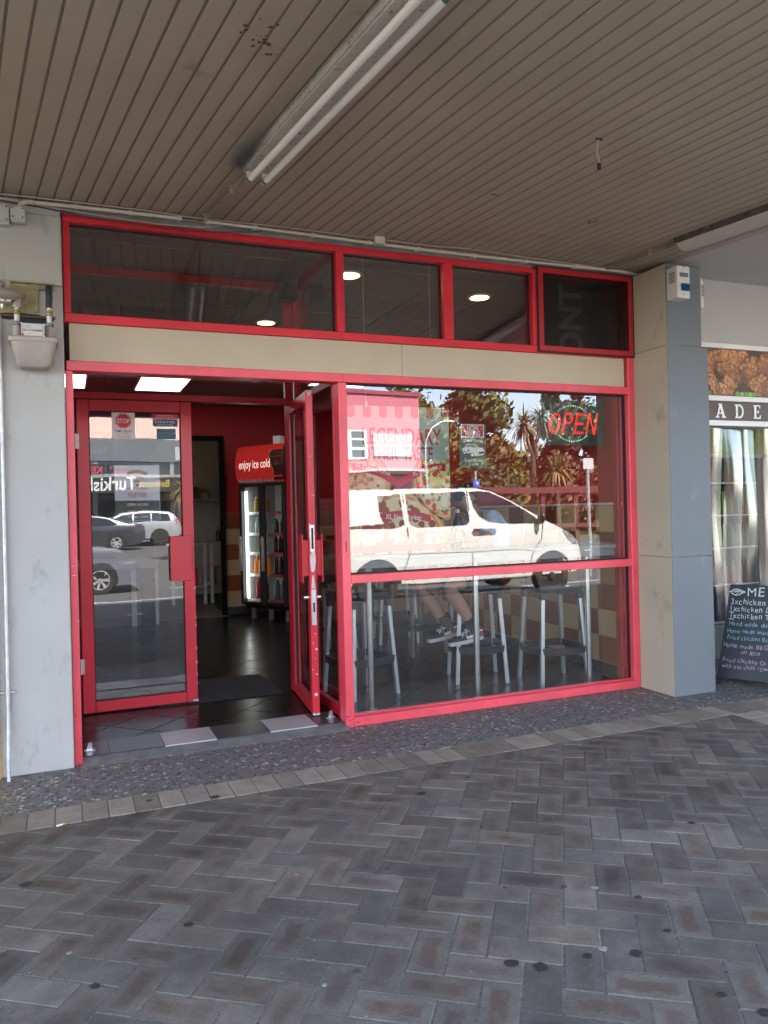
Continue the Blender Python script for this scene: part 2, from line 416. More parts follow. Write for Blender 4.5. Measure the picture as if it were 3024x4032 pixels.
PILG = M('pillar slate paint', (0.135, 0.155, 0.17), 0.6, noise=(2, 0.06), dirt=((0.2, 0.215, 0.23), 5, 0.6, (1, 1, 0.7)), bump=(40, 0.1))
CONC = M('raw concrete', (0.23, 0.225, 0.21), 0.85, noise=(9, 0.25), bump=(30, 0.3))
WHITE = M('white paint', (0.74, 0.74, 0.73), 0.5, noise=(3, 0.05))
PLAST = M('white plastic', (0.68, 0.67, 0.64), 0.4, noise=(9, 0.06), dirt=((0.45, 0.38, 0.3), 8, 0.68, (1, 1, 1)))
CREAM = M('cream conduit plastic', (0.5, 0.46, 0.37), 0.5, noise=(6, 0.1))
GREYP = M('grey plastic box', (0.42, 0.42, 0.41), 0.5, noise=(8, 0.08))
STEEL = M('brushed steel', (0.62, 0.64, 0.66), 0.28, 1.0, noise=(30, 0.1))
ALU = M('aluminium tube', (0.5, 0.53, 0.56), 0.35, 0.75, noise=(14, 0.08))
GALV = M('galvanised pipe', (0.5, 0.5, 0.5), 0.45, 0.6, noise=(14, 0.2))
BLACK = M('black plastic', (0.018, 0.018, 0.02), 0.4)
BLACKM = M('matt black', (0.012, 0.012, 0.013), 0.75)
RUBBER = M('black rubber', (0.016, 0.016, 0.017), 0.85, noise=(30, 0.2))
DARKC = M('dark cable', (0.06, 0.055, 0.05), 0.6)
PALEC = M('pale cable', (0.42, 0.39, 0.34), 0.6)
CHIP = M('chipped undercoat', (0.6, 0.56, 0.54), 0.6, noise=(30, 0.2))
GLASS = glass('window glass', 0.135, (0.8, 0.83, 0.82))
GLASSD = glass('door glass', 0.14, (0.93, 0.95, 0.94))
GLASST = glass('transom glass', 0.12, (0.8, 0.82, 0.8))
GLASSF = glass('fridge glass', 0.06, (0.9, 0.93, 0.92))
SCREEN = glass('insect screen', 0.02, (0.28, 0.27, 0.27), 0.4)
PAPER = M('white paper', (0.86, 0.86, 0.84), 0.6)
INKR = M('red ink', (0.6, 0.03, 0.05), 0.5)
INKK = M('black ink', (0.03, 0.03, 0.035), 0.5)
INKW = M('white ink', (0.8, 0.8, 0.79), 0.5)
INKB = M('navy ink', (0.02, 0.055, 0.18), 0.5)
INKT = M('teal ink', (0.02, 0.12, 0.16), 0.5)
INKG = M('grey green ink', (0.075, 0.1, 0.095), 0.5)
INKM = M('mid grey ink', (0.22, 0.23, 0.24), 0.5)
INKY = M('yellow ink', (0.72, 0.5, 0.04), 0.5)

# ------------------------------------------------------------------ ground
PAV = paver_mat('brick paver', (0.13, 0.118, 0.105), (0.1, 0.076, 0.064))
PAVB = paver_mat('pale border paver', (0.27, 0.238, 0.2), (0.25, 0.215, 0.18), wear=0.4)
JOINT = M('sandy joint', (0.15, 0.135, 0.115), 0.95, noise=(70, 0.5))
def paver(mb, quad, L_, W_, uvf, zt=0.0):
    """one paver clipped polygon: top face with a small arris"""
    n = len(quad)
    area = 0.5 * sum(quad[i][0] * quad[(i + 1) % n][1] - quad[(i + 1) % n][0] * quad[i][1] for i in range(n))
    if abs(area) < 0.0006: return
    if area < 0: quad = quad[::-1]
    cx = sum(p[0] for p in quad) / n; cy = sum(p[1] for p in quad) / n
    dz = random.gauss(0, 0.0006)
    tilt = (random.gauss(0, 0.004), random.gauss(0, 0.004))
    def zz(p, d): return zt + dz + d + (p[0] - cx) * tilt[0] + (p[1] - cy) * tilt[1]
    inner = []
    for i in range(n):     # inset by 3 mm towards the centre of each corner
        a, p, b = Vector(quad[i - 1]), Vector(quad[i]), Vector(quad[(i + 1) % n])
        e1 = (p - a); e2 = (b - p)
        if e1.length < 1e-6 or e2.length < 1e-6: inner.append(tuple(p)); continue
        e1.normalize(); e2.normalize(); n1 = Vector((-e1.y, e1.x)); n2 = Vector((-e2.y, e2.x)); q = n1 + n2
        d = q.length_squared
        inner.append(tuple(p + q * (0.003 * 2 / d if d > 0.3 else 0)))
    vs = [(p[0], p[1], zz(p, 0)) for p in inner] + [(p[0], p[1], zz(p, -0.003)) for p in quad] + [(p[0], p[1], zz(p, -0.012)) for p in quad]
    fs = [tuple(range(n))] + [(n + i, n + (i + 1) % n, (i + 1) % n, i) for i in range(n)] + [(2 * n + i, 2 * n + (i + 1) % n, n + (i + 1) % n, n + i) for i in range(n)]
    c = (random.random(), max(0, random.gauss(0.68, 0.4)), random.random())
    f0 = len(mb.f); mb.add(vs, fs, col=c)
    ref = inner + list(quad) + list(quad)
    for j, f in enumerate(fs): mb.uv[f0 + j] = [uvf(ref[i]) for i in f]
ang = R(-35.3); ca, sa = math.cos(ang), math.sin(ang); U = 0.1128
def hb2w(u, v): return (u * ca - v * sa + 0.02, u * sa + v * ca - 1.7)
mb = MB(); g = 0.002
for i in range(-70, 71):
    for j in range(-70, 71):
        k = (i - j) % 4
        if k == 0: u0, u1, v0, v1, hz = i * U, (i + 2) * U, j * U, (j + 1) * U, True
        elif k == 3: u0, u1, v0, v1, hz = i * U, (i + 1) * U, j * U, (j + 2) * U, False
        else: continue
        cx, cy = hb2w((u0 + u1) / 2, (v0 + v1) / 2)
        if not (-3.2 < cx < 4.1 and -4.3 < cy < -0.7): continue
        q = [hb2w(*p) for p in ((u0 + g, v0 + g), (u1 - g, v0 + g), (u1 - g, v1 - g), (u0 + g, v1 - g))]
        q = clip(q, lambda p: -0.8385 - p[1]); q = clip(q, lambda p: 3.85 - p[0]) if q else q
        if len(q) < 3: continue
        def uvf(p, u0=u0, v0=v0, hz=hz):
            x, y = p[0] - 0.02, p[1] + 1.7; uu = x * ca + y * sa - u0 - g; vv = -x * sa + y * ca - v0 - g
            return (uu, vv) if hz else (vv, uu)
        paver(mb, q, 0.2185, 0.106, uvf)
foot = struct(mb, 'footpath', PAV, recalc=False)
mb = MB(); sp = 0.1134
for i in range(-26, 66):
    x0 = -0.196 + i * sp
    paver(mb, [(x0 + .002, -0.836), (x0 + sp - .002, -0.836), (x0 + sp - .002, -0.619), (x0 + .002, -0.619)], 0, 0, lambda p, x0=x0: (p[1] + 0.836, p[0] - x0))
for r in range(2):
    for i in range(0, 31):
        y0 = -0.84 - i * sp; x0 = 3.853 + r * 0.223
        paver(mb, [(x0, y0 - sp + .003), (x0 + .219, y0 - sp + .003), (x0 + .219, y0), (x0, y0)], 0, 0, lambda p, x0=x0, y0=y0: (p[0] - x0, p[1] - y0 + sp))
struct(mb, 'paving_border', PAVB, recalc=False)
mb = MB(); mb.box(-14, 24, -6.1, -0.6, -0.3, -0.0022); struct(mb, 'paving_bed', JOINT)
# paving beyond the frame (plain, joined courses): right side and the kerb zone
AGG = aggregate_mat()
mb = MB()
mb.prism([(-4, -0.617, 0), (-4, -0.617, -0.2), (-4, 0.2, -0.2), (-4, 0.2, 0.004), (-4, 0.0, 0.002)], (12, 0, 0))
struct(mb, 'aggregate_strip', AGG)
mb = MB(); mb.prism([(0.045, -0.06, -0.05), (0.045, -0.06, 0.003), (0.045, 0.0, 0.014), (0.045, 0.05, 0.024), (0.045, 0.05, -0.05)], (1.53, 0, 0))
struct(mb, 'threshold_kerb', M('threshold concrete', (0.16, 0.155, 0.15), 0.85, noise=(14, 0.3), bump=(50, 0.4)))
GUM = M('gum stain', (0.03, 0.03, 0.032), 0.7)
GUMW = M('pale splash', (0.3, 0.285, 0.265), 0.8)
mb = MB()
def blob(x, y, r, m):
    n = 11; rr = [r * random.uniform(0.75, 1.2) for _ in range(n)]
    mb.add([(x + 1.15 * rr[k] * math.cos(6.283 * k / n), y + rr[k] * math.sin(6.283 * k / n), 0.0022) for k in range(n)] + [(x, y, 0.0034)], [(k, (k + 1) % n, n) for k in range(n)], m)
for x, y, r, m in GUMS: blob(x, y, r, m)
rs = random.Random(31)
for k in range(240):
    x, y = rs.uniform(-1.2, 4.0), rs.uniform(-3.4, -.1); r = rs.choice((.0012, .0016, .002, .0028, .004)); m = 1 if rs.random() < .75 else 0
    if m == 0: r *= 1.6
    mb.add([(x + r * rs.uniform(.6, 1.5) * math.cos(a), y + r * rs.uniform(.6, 1.3) * math.sin(a), .0042) for a in (0, 1, 2, 3, 4, 5)], [tuple(range(6))], m)
for k in range(16):      # faint old gum
    blob(rs.uniform(-.6, 3.4), rs.uniform(-3.0, -.9), rs.uniform(.008, .016), 2)
tag(mb.build('gum_stain', [GUM, GUMW, M('faded gum', (.075, .07, .066), .8)], foot, recalc=False), kind='stuff')
# street beyond the footpath (seen mirrored in the glass)
ASPH = M('asphalt', (0.075, 0.073, 0.072), 0.85, noise=(5, 0.25), bump=(90, 0.3))
mb = MB(); ys = [(-6.22, -0.15), (-9, -0.22), (-11.5, -0.35), (-15, -0.34), (-20, -0.22), (-27, -0.07), (-31.5, -0.04)]
for (a, za), (b, zb) in zip(ys, ys[1:]): mb.add([(-60, a, za), (110, a, za), (110, b, zb), (-60, b, zb)], [(0, 1, 2, 3)])
struct(mb, 'road', ASPH, recalc=False)
mb = MB(); mb.box(-60, 110, -6.22, -6.1, -0.3, 0.0, 0.015); struct(mb, 'kerb', M('kerb concrete', (0.36, 0.35, 0.33), 0.8, noise=(6, 0.15)))
mb = MB()
for y, z in ((-8.35, -0.199), (-10.2, -0.285)):
    mb.add([(-40, y, z), (60, y, z), (60, y - 0.1, z - .003), (-40, y - 0.1, z - .003)], [(0, 1, 2, 3)])
for x in (0.2, 3.0, 8.8, 14.6): mb.add([(x, -6.25, -0.146), (x + .1, -6.25, -0.146), (x + .1, -8.3, -0.198), (x, -8.3, -0.198)], [(0, 1, 2, 3)])
struct(mb, 'road_marking', WHITE, recalc=False)
mb = MB(); mb.box(-60, 110, -36, -31.5, -0.3, 0.1); struct(mb, 'far_footpath', M('far concrete', (0.4, 0.38, 0.35), 0.85, noise=(3, 0.12)))
mb = MB(); mb.add([(-400, -400, -0.5), (400, -400, -0.5), (400, 400, -0.5), (-400, 400, -0.5)], [(0, 1, 2, 3)])
struct(mb, 'ground', M('dry ground', (0.16, 0.14, 0.1), 0.95, noise=(0.2, 0.2)), recalc=False)

# ------------------------------------------------------------------ shop building shell
bld = T('shop_building', 'low concrete shop building whose red shopfront opens under the canopy', 'building', (2, 4, 0))
mb = MB(); mb.box(-6, 3.852, 0.0, 0.3, 3.03, 4.9); mb.box(3.86, 14, 0.0, 0.3, 3.0, 4.9); mb.build('upper_wall', WALLP, bld)
mb = MB(); mb.box(-6, 14, 0.3, 12, 4.2, 4.4); mb.build('roof', CONC, bld)
mb = MB(); mb.box(3.95, 4.05, 0.1, 5.6, 0, 3.12); mb.box(-0.12, -0.02, 0.3, 5.6, 0, 3.12)
mb.box(1.895, 3.95, 5.6, 5.7, 0, 3.12);  mb.box(1.0, 1.895, 5.6, 5.7, 2.36, 3.12)
mb.build('inner_wall', REDWALL, bld)
mb = MB(); mb.box(-0.1, 1.0, 5.6, 5.7, 0, 3.12); mb.build('servery_wall', M('dark slate wall', (.05, .06, .065), .6, noise=(2, .2)), bld)
CEILM = M('shop ceiling panel', (0.3, 0.29, 0.275), 0.7, noise=(1, 0.05))
mb = MB()
mb.box(-0.1, 4.0, 0.1, 2.6, 3.05, 3.2); mb.box(-0.4, 4.0, 2.6, 8.6, 2.75, 3.2)
for i in range(3): mb.box(-0.1, 4.0, 0.55 + i * 0.62, 0.565 + i * 0.62, 3.044, 3.05)
for i in range(7): mb.box(0.2 + i * 0.6, 0.215 + i * 0.6, 0.1, 2.6, 3.043, 3.0495)
mb.build('ceiling', CEILM, bld)
KIT = M('kitchen wall tile', (0.5, 0.47, 0.4), 0.35, noise=(2, 0.06))
mb = MB(); mb.box(-0.4, 4.0, 8.5, 8.6, 0, 3.12); mb.box(-0.5, -0.4, 5.7, 8.5, 0, 3.12); mb.box(3.0, 3.1, 5.7, 8.5, 0, 3.12)
for i in range(9): mb.box(-0.4, 3.0, 8.494, 8.4995, 0.2 + i * 0.2, 0.204 + i * 0.2)
mb.build('kitchen_wall', KIT, bld)
mb = MB(); mb.box(1.838, 1.895, 5.52, 5.6, 0.02, 2.36, 0.003); mb.box(1.0, 1.838, 5.54, 5.6, 2.30, 2.36, 0.003); mb.build('kitchen_doorway_frame', M('matt black frame', (.008, .008, .008), .8, spec=.1), bld)
# checker tile wainscot: tiles with grout, geometry
TB = [(0.56, 0.39, 0.19), (0.6, 0.43, 0.22), (0.52, 0.36, 0.17)]; TR = [(0.28, 0.075, 0.03), (0.31, 0.09, 0.032), (0.25, 0.065, 0.027)]; TO = [(0.42, 0.14, 0.04)]
TILE = attr_mat('glazed wall tile', 'rnd', 0.28, spec=0.5)
GROUT = M('tile grout', (0.34, 0.3, 0.25), 0.9)
mb = MB(); ts = 0.208
for r in range(6):
    for c in range(26):
        y0 = 0.335 + (c - 1) * 0.2655; y1 = min(y0 + 0.2635, 5.59); y0 = max(y0, 0.13)
        if y1 <= y0: continue
        colr = random.choice(TR if (r + c) % 2 else TB)
        mb.box(3.944, 3.95, y0, y1, 0.09 + r * ts + .001, 0.09 + (r + 1) * ts - .002, 0.002, m=0, col=colr)
for r in range(6):
    for c in range(10):
        x0 = 1.9 + c * 0.2
        if x0 + .198 > 3.94: continue
        colr = random.choice(TR if r % 2 else TB) if c else random.choice([TO[0]] + TR if r % 2 else TB)
        mb.box(x0 + .001, x0 + .198, 5.594, 5.6, 0.13 + r * ts * 0.98 + .001, 0.13 + (r + 1) * ts * 0.98 - .002, 0.002, m=0, col=colr)
mb.box(3.9465, 3.95, 0.12, 5.59, 0.085, 1.34, m=1); mb.box(1.897, 3.94, 5.5965, 5.6, 0.125, 1.355, m=1)
mb.build('tile_wainscot', [TILE, GROUT], bld)
mb = MB(); mb.box(3.938, 3.95, 0.12, 5.59, 0.02, 0.085, 0.002); mb.box(1.897, 3.938, 5.588, 5.6, 0.02, 0.125, 0.002); mb.build('skirting', BLACK, bld)
mb = MB(); mb.box(3.93, 3.948, 0.10, 0.125, 0.03, 1.37, 0.002); mb.box(3.936, 3.95, 0.125, 5.59, 1.342, 1.36, 0.002); mb.build('tile_trim', WHITE, bld)
# floor
mb = MB(); mb.box(-0.1, 4.0, 0.05, 8.5, -0.2, 0.026); struct(mb, 'shop_floor', floor_tile_mat())
mb = MB(); FT = [M('dark threshold tile', (0.045, 0.045, 0.05), 0.3, noise=(8, 0.2)), M('pale threshold tile', (0.4, 0.39, 0.38), 0.4, noise=(8, 0.08))]
for i, x in enumerate((0.06, 0.186, 0.483, 0.78, 1.098, 1.396)):
    x1 = (0.186, 0.483, 0.78, 1.098, 1.396, 1.56)[i]
    mb.box(x + .002, x1 - .002, 0.045, 0.327, 0.0, 0.03, 0.001, m=1 if i in (2, 4) else 0)
struct(mb, 'threshold_tiles', FT)
mb = MB(); mb.box(0.0, 1.9, 5.45, 8.5, 0.022, 0.0295); struct(mb, 'kitchen_floor', M('kitchen vinyl', (0.13, 0.11, 0.085), 0.4, noise=(5, 0.2)))

# ------------------------------------------------------------------ side walls, pillar
wl = T('side_wall', 'pale grey painted wall carrying the gas meter left of the doors', 'wall', (-0.5, 0.1, 0))
mb = MB(); mb.box(-3.5, 0.003, -0.05, 0.3, 0.0, 2.578, 0.006); mb.box(-3.5, 0.003, -0.05, 0.3, 2.581, 2.955, 0.006); mb.box(-3.5, 0.0, -0.03, 0.3, 2.5, 3.03); mb.build('wall', WALLP, wl)
mb = MB()
for x, z in ((-0.12, 0.95), (-0.1, 0.75), (-0.21, 0.62)): mb.lathe([(0.006, 0), (0.0065, 0.002), (0.003, 0.0025)], (x, -0.05, z), (0, -1, 0), 8)
mb.pieces('screw_plug', GREYP, wl)
mb = MB(); mb.box(-0.9, -0.349, -0.075, 0.05, 0.0, 2.5, 0.004)
one(mb, 'yellow_panel', M('yellow paint', (0.75, 0.47, 0.02), 0.45, noise=(3, 0.1)), 'bright yellow painted panel at the left edge beside the grey wall', 'panel')
pil = T('pillar', 'square pillar with beige side and slate blue front right of the window', 'pillar', (4.0, -0.17, 0))
mb = MB()
for (x1, z0, z1) in ((4.222, 0.0, 0.964), (4.222, 0.968, 2.434), (4.165, 2.439, 3.0)):
    mb.box(3.8535, x1, -0.34, 0.05, z0, z1, 0.004)
p = mb.build('pillar_face', [PILB, PILG], pil)
for f in p.data.polygons:
    if f.normal.y < -0.5 or f.normal.x > 0.5: f.material_index = 1
mb = MB(); mb.box(3.858, 4.16, -0.333, 0.05, 0.01, 3.0); mb.build('core', CONC, pil)

# ------------------------------------------------------------------ canopy
can = T('canopy', 'brown slatted canopy soffit over the footpath', 'canopy', (0, -1.5, 3.0))
def sof(x0, t, dz=0.0): return (x0 + 0.1255 * t, -t, 3.035 - 0.02 * t + dz)
mb = MB(); NB = 85; sp = 0.081
for i in range(NB):
    xa = 3.925 - i * sp; xb = xa - sp; gw = 0.0105
    t0, t1 = -0.02, 3.5
    prof = [(xb + gw, 0.0048), (xb + gw + .002, 0.0), (xa - .002, 0.0), (xa, 0.0048)]
    for (x0, d0), (x1, d1) in zip(prof, prof[1:]):
        mb.add([sof(x0, t0, d0), sof(x0, t1, d0), sof(x1, t1, d1), sof(x1, t0, d1)], [(0, 1, 2, 3)], 0)
    mb.add([sof(xb, t0, 0.0048), sof(xb, t1, 0.0048), sof(xb + gw, t1, 0.0048), sof(xb + gw, t0, 0.0048)], [(0, 1, 2, 3)], 1)
mb.build('soffit', [SOFFIT, SOFGAP], can, recalc=False)
mb = MB(); mb.prism([sof(3.925, -0.02, 0.012), sof(3.925, 3.5, 0.012), sof(-3.2, 3.5, 0.012), sof(-3.2, -0.02, 0.012)], (0, 0, 0.25)); mb.build('deck', CONC, can)
mb = MB(); mb.prism([sof(3.935, 3.5, -0.06), sof(3.935, 3.56, -0.06), sof(-3.2, 3.56, -0.06), sof(-3.2, 3.5, -0.06)], (0, 0, 0.5)); mb.build('fascia', WHITE, can)
NSOF = M('neighbour soffit', (0.45, 0.44, 0.43), 0.6, noise=(1, 0.05))
nc = T('neighbouring_canopy', 'pale grey canopy of the next shop beside the brown soffit', 'canopy', (7, -1.5, 3.0))
mb = MB()
for i in range(48):
    xa = 3.94 + i * 0.12
    mb.add([sof(xa + .003, -0.02, 0.004), sof(xa + .003, 3.5, 0.004), sof(xa + .117, 3.5, 0.004), sof(xa + .117, -0.02, 0.004)], [(0, 1, 2, 3)])
    mb.add([sof(xa - .003, -0.02, 0.007), sof(xa - .003, 3.5, 0.007), sof(xa + .003, 3.5, 0.004), sof(xa + .003, -0.02, 0.004)], [(0, 1, 2, 3)])
mb.build('soffit', NSOF, nc, recalc=False)
mb = MB(); mb.prism([sof(3.94, -0.02, 0.01), sof(3.94, 3.5, 0.01), sof(9.7, 3.5, 0.01), sof(9.7, -0.02, 0.01)], (0, 0, 0.25)); mb.build('deck', CONC, nc)
mb = MB(); mb.prism([sof(3.94, 3.5, -0.06), sof(3.94, 3.56, -0.06), sof(9.7, 3.56, -0.06), sof(9.7, 3.5, -0.06)], (0, 0, 0.5)); mb.build('fascia', WHITE, nc)
# rust patch, hole, dangling wire under the soffit
RUSTP = M('rust stain', (0.13, 0.075, 0.045), 0.9, noise=(60, 0.5))
mb = MB()
for k in range(26):
    t = random.gauss(1.86, 0.05); x0 = 0.67 - 0.1255 * t + random.gauss(0, 0.028) + (1.86 - t) * 0.5
    r = random.uniform(0.003, 0.011)
    mb.add([sof(x0 + r * math.cos(a) * random.uniform(.6, 1.3), t + r * math.sin(a) * random.uniform(.6, 1.3), -0.0015) for a in (0, .8, 1.7, 2.6, 3.5, 4.4, 5.4)], [tuple(range(7))], 0)
for k in range(12):
    t = random.gauss(0.77, 0.02); x0 = 2.895 - 0.1255 * t + random.gauss(0, 0.03); r = random.uniform(0.003, 0.009)
    mb.add([sof(x0 + r * math.cos(a) * 1.5, t + r * math.sin(a), -0.0015) for a in (0, 1, 2, 3, 4, 5)], [tuple(range(6))], 0)
mb.add([sof(2.152 - .1255 * .928 + dx, 0.928 + dy, -0.0012) for dx, dy in ((-.03, 0), (0, -.008), (.03, 0), (0, .008))], [(0, 1, 2, 3)], 1)
tag(mb.build('rust_stain', [RUSTP, BLACKM], can, recalc=False), kind='stuff')
tw = T('hanging_wire', 'short frayed wire dangling from a hole in the soffit', 'wire', (2.264, -1.658, 3.0))
mb = MB(); z0 = 3.0
mb.tube([(2.264, -1.658, z0 + .01), (2.262, -1.652, z0 - .03), (2.258, -1.648, z0 - .06), (2.268, -1.65, z0 - .085), (2.27, -1.65, z0 - .11)], 0.004, 6); mb.build('cable', PALEC, tw, smooth=40)
mb = MB(); mb.box(2.262, 2.277, -1.658, -1.642, z0 - .135, z0 - .105, 0.003); mb.box(2.25, 2.285, -1.662, -1.652, z0 - .004, z0 + .004, 0.002); mb.pieces('connector', BLACK, tw)
# ------------------------------------------------------------------ red shopfront
sf = T('shopfront', 'red framed glazed shopfront with recessed double doors under a beige fascia', 'shopfront', (1.9, 0.0, 0))
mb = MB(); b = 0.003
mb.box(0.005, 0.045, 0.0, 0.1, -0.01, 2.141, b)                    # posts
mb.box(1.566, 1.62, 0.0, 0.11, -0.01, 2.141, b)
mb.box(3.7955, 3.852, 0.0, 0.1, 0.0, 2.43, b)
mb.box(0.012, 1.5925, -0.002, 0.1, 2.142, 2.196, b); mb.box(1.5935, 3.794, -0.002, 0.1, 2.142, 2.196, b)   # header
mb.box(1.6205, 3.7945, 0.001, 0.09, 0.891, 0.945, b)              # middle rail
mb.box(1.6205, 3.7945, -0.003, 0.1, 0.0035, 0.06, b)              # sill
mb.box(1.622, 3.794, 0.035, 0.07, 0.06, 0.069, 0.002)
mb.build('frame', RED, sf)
mb = MB()
for x0, x1, z0, z1 in ((1.6205, 3.7945, 0.945, 0.953), (1.6205, 3.7945, 2.132, 2.1415), (1.6205, 1.628, 0.953, 2.132), (1.6205, 1.627, .07, .89), (3.786, 3.7945, .953, 2.132), (3.787, 3.7945, .07, .89)):
    mb.box(x0, x1, 0.042, 0.066, z0, z1)
mb.pieces('glazing_seal', BLACKM, sf)
mb = MB()                                                         # inner return frame right of the window
mb.box(3.765, 3.794, 0.1, 0.16, 0.06, 2.14, b); mb.box(1.565, 1.6, 0.11, 0.14, 0.03, 2.14, b)
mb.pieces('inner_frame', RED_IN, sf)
mb = MB(); mb.box(0.03, 2.005, 0.012, 0.05, 2.197, 2.402, 0.002); mb.box(2.0065, 3.772, 0.012, 0.05, 2.197, 2.402, 0.002); mb.build('fascia_panel', BEIGE, sf)
mb = MB()
mb.box(0.008, 1.592, -0.002, 0.09, 2.403, 2.4525, b); mb.box(1.593, 3.03, -0.002, 0.09, 2.403, 2.4525, b); mb.box(3.03, 3.795, 0.0, 0.09, 2.403, 2.415, b)
mb.box(0.008, 3.85, -0.002, 0.09, 2.951, 2.979, b); mb.box(0.006, 3.85, 0.025, 0.09, 2.981, 3.0, b)
for x0, x1 in ((0.009, 0.044), (1.57, 1.62), (2.312, 2.38), (2.996, 3.058), (3.82, 3.852)): mb.box(x0, x1, 0.0, 0.09, 2.4535, 2.95, b)
mb.build('transom_frame', REDT, sf)
mb = MB(); mb.box(0.0, 3.9, 0.03, 0.1, 3.0, 3.06); mb.build('packing_strip', CONC, sf)
def pane(name, pts, mat, par): return MB().poly(pts).build(name, mat, par, recalc=False)
def paneY(name, x0, x1, z0, z1, y, mat, par): return pane(name, [(x0, y, z0), (x1, y, z0), (x1, y, z1), (x0, y, z1)], mat, par)
def paneX(name, x, y0, y1, z0, z1, mat, par): return pane(name, [(x, y0, z0), (x, y1, z0), (x, y1, z1), (x, y0, z1)], mat, par)
paneY('window_pane', 1.62, 3.795, 0.953, 2.132, 0.054, GLASS, sf)
paneY('window_pane', 1.62, 3.795, 0.069, 0.891, 0.054, GLASS, sf)
for x0, x1 in ((0.044, 1.57), (1.62, 2.312), (2.38, 2.996), (3.058, 3.82)): paneY('transom_pane', x0, x1, 2.4525, 2.951, 0.055, GLASST, sf)
mb = MB()
for x0, x1 in ((0.044, 1.57), (1.62, 2.312), (2.38, 2.996)):
    mb.box(x0, x1, .045, .066, 2.944, 2.951); mb.box(x1 - .008, x1, .045, .066, 2.4525, 2.944)
mb.build('transom_seal', BLACKM, sf)
# fly screened casement at the right end of the transom
cs = MB(); z0, z1, x0, x1 = 2.418, 2.993, 3.036, 3.84
for q in ((x0, x1, z0, z0 + .036), (x0, x1, z1 - .036, z1), (x0, x0 + .036, z0 + .036, z1 - .036), (x1 - .036, x1, z0 + .036, z1 - .036)): cs.box(q[0], q[1], -0.018, -0.003, q[2], q[3], 0.002)
cs = cs.build('screen_window', RED_IN, sf)
mb = MB(); e = .01
for q in ((x0 - e, x1 + e, z0 - e, z0), (x0 - e, x1 + e, z1, z1 + e), (x0 - e, x0, z0, z1), (x1, x1 + e, z0, z1)): mb.box(q[0], q[1], -0.0145, -0.004, q[2], q[3])
mb.build('gasket', BLACKM, cs)
paneY('insect_mesh', x0 + .03, x1 - .03, z0 + .03, z1 - .03, -0.012, SCREEN, cs)
# inner vestibule frame
mb = MB()
mb.box(0.035, 1.56, 1.0, 1.06, 2.138, 2.184, b); mb.box(-0.02, 1.6, 1.0, 1.06, 2.974, 3.03, b)
mb.box(1.505, 1.56, 1.0, 1.06, 0.03, 2.138, b); mb.box(1.57, 1.62, 1.0, 1.06, 0.03, 3.12, b); mb.box(0.02, 0.052, 1.0, 1.06, 0.03, 2.138, b)
mb.box(1.578, 1.612, 0.115, 1.0, 2.974, 3.03, b); mb.box(1.578, 1.612, 0.115, 1.0, 0.03, 0.1, b); mb.box(1.578, 1.612, 0.115, 1.0, 2.15, 2.2, b)
mb.box(1.50, 1.56, 1.0, 1.05, 2.184, 2.974, b)
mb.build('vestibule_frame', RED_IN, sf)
paneX('side_pane', 1.595, 0.11, 1.0, 0.1, 2.15, GLASSD, sf)
paneX('side_pane', 1.595, 0.11, 1.0, 2.2, 2.974, GLASST, sf)
paneY('vestibule_pane', -0.02, 1.56, 2.184, 2.974, 1.03, GLASST, sf)
# closed left leaf
d1 = MB()
d1.box(0.068, 0.145, 1.0, 1.045, 0.035, 2.132, b); d1.box(0.742, 0.818, 1.0, 1.045, 0.035, 2.132, b)
d1.box(0.146, 0.741, 1.001, 1.044, 2.056, 2.132, b); d1.box(0.146, 0.741, 1.001, 1.044, 0.035, 0.108, b)
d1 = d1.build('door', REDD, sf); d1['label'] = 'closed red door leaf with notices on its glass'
mb = MB()
for q in ((.145, .742, .108, .113), (.145, .742, 2.051, 2.056), (.145, .15, .113, 2.051), (.737, .742, .113, 2.051)): mb.box(q[0], q[1], 1.012, 1.03, q[2], q[3])
mb.build('door_seal', BLACKM, d1)
paneY('door_pane', 0.14, 0.745, 0.1, 2.06, 1.022, GLASSD, d1)
mb = MB(); mb.box(0.648, 0.794, 0.955, 0.963, 0.888, 1.197, 0.002); mb.box(0.648, 0.656, 0.963, 0.985, 0.888, 1.197, 0.002); mb.box(0.72, 0.76, 0.963, 1.0, 0.92, 1.16)
mb.build('pull_plate', REDD, d1)
mb = MB()
for z in (0.35, 1.85): mb.cyl((0.06, 0.995, z - .05), (0.06, 0.995, z + .05), 0.008, n=10); mb.box(0.045, 0.082, 0.996, 1.0, z - .05, z + .05)
mb.pieces('hinge', GALV, d1)
mb = MB()
for z, h, x in ((1.05, .008, .8165), (.82, .02, .8165), (.62, .012, .817), (.56, .02, .8165), (.4, .015, .8165), (.3, .02, .816), (.22, .014, .8165), (.16, .01, .8165)): mb.box(x - .003, .8192, .9985, 1.004, z, z + h)
mb.box(.785, .82, .9975, 1.003, .038, .05)
for z, dx in ((1.08, .012), (1.03, .02), (1.028, .01), (.78, .033)): mb.lathe([(.004, 0), (.003, .001)], (.008 + dx, -.0005, z), (0, -1, 0), 6)
tag(mb.build('paint_chip', CHIP, d1), kind='stuff')
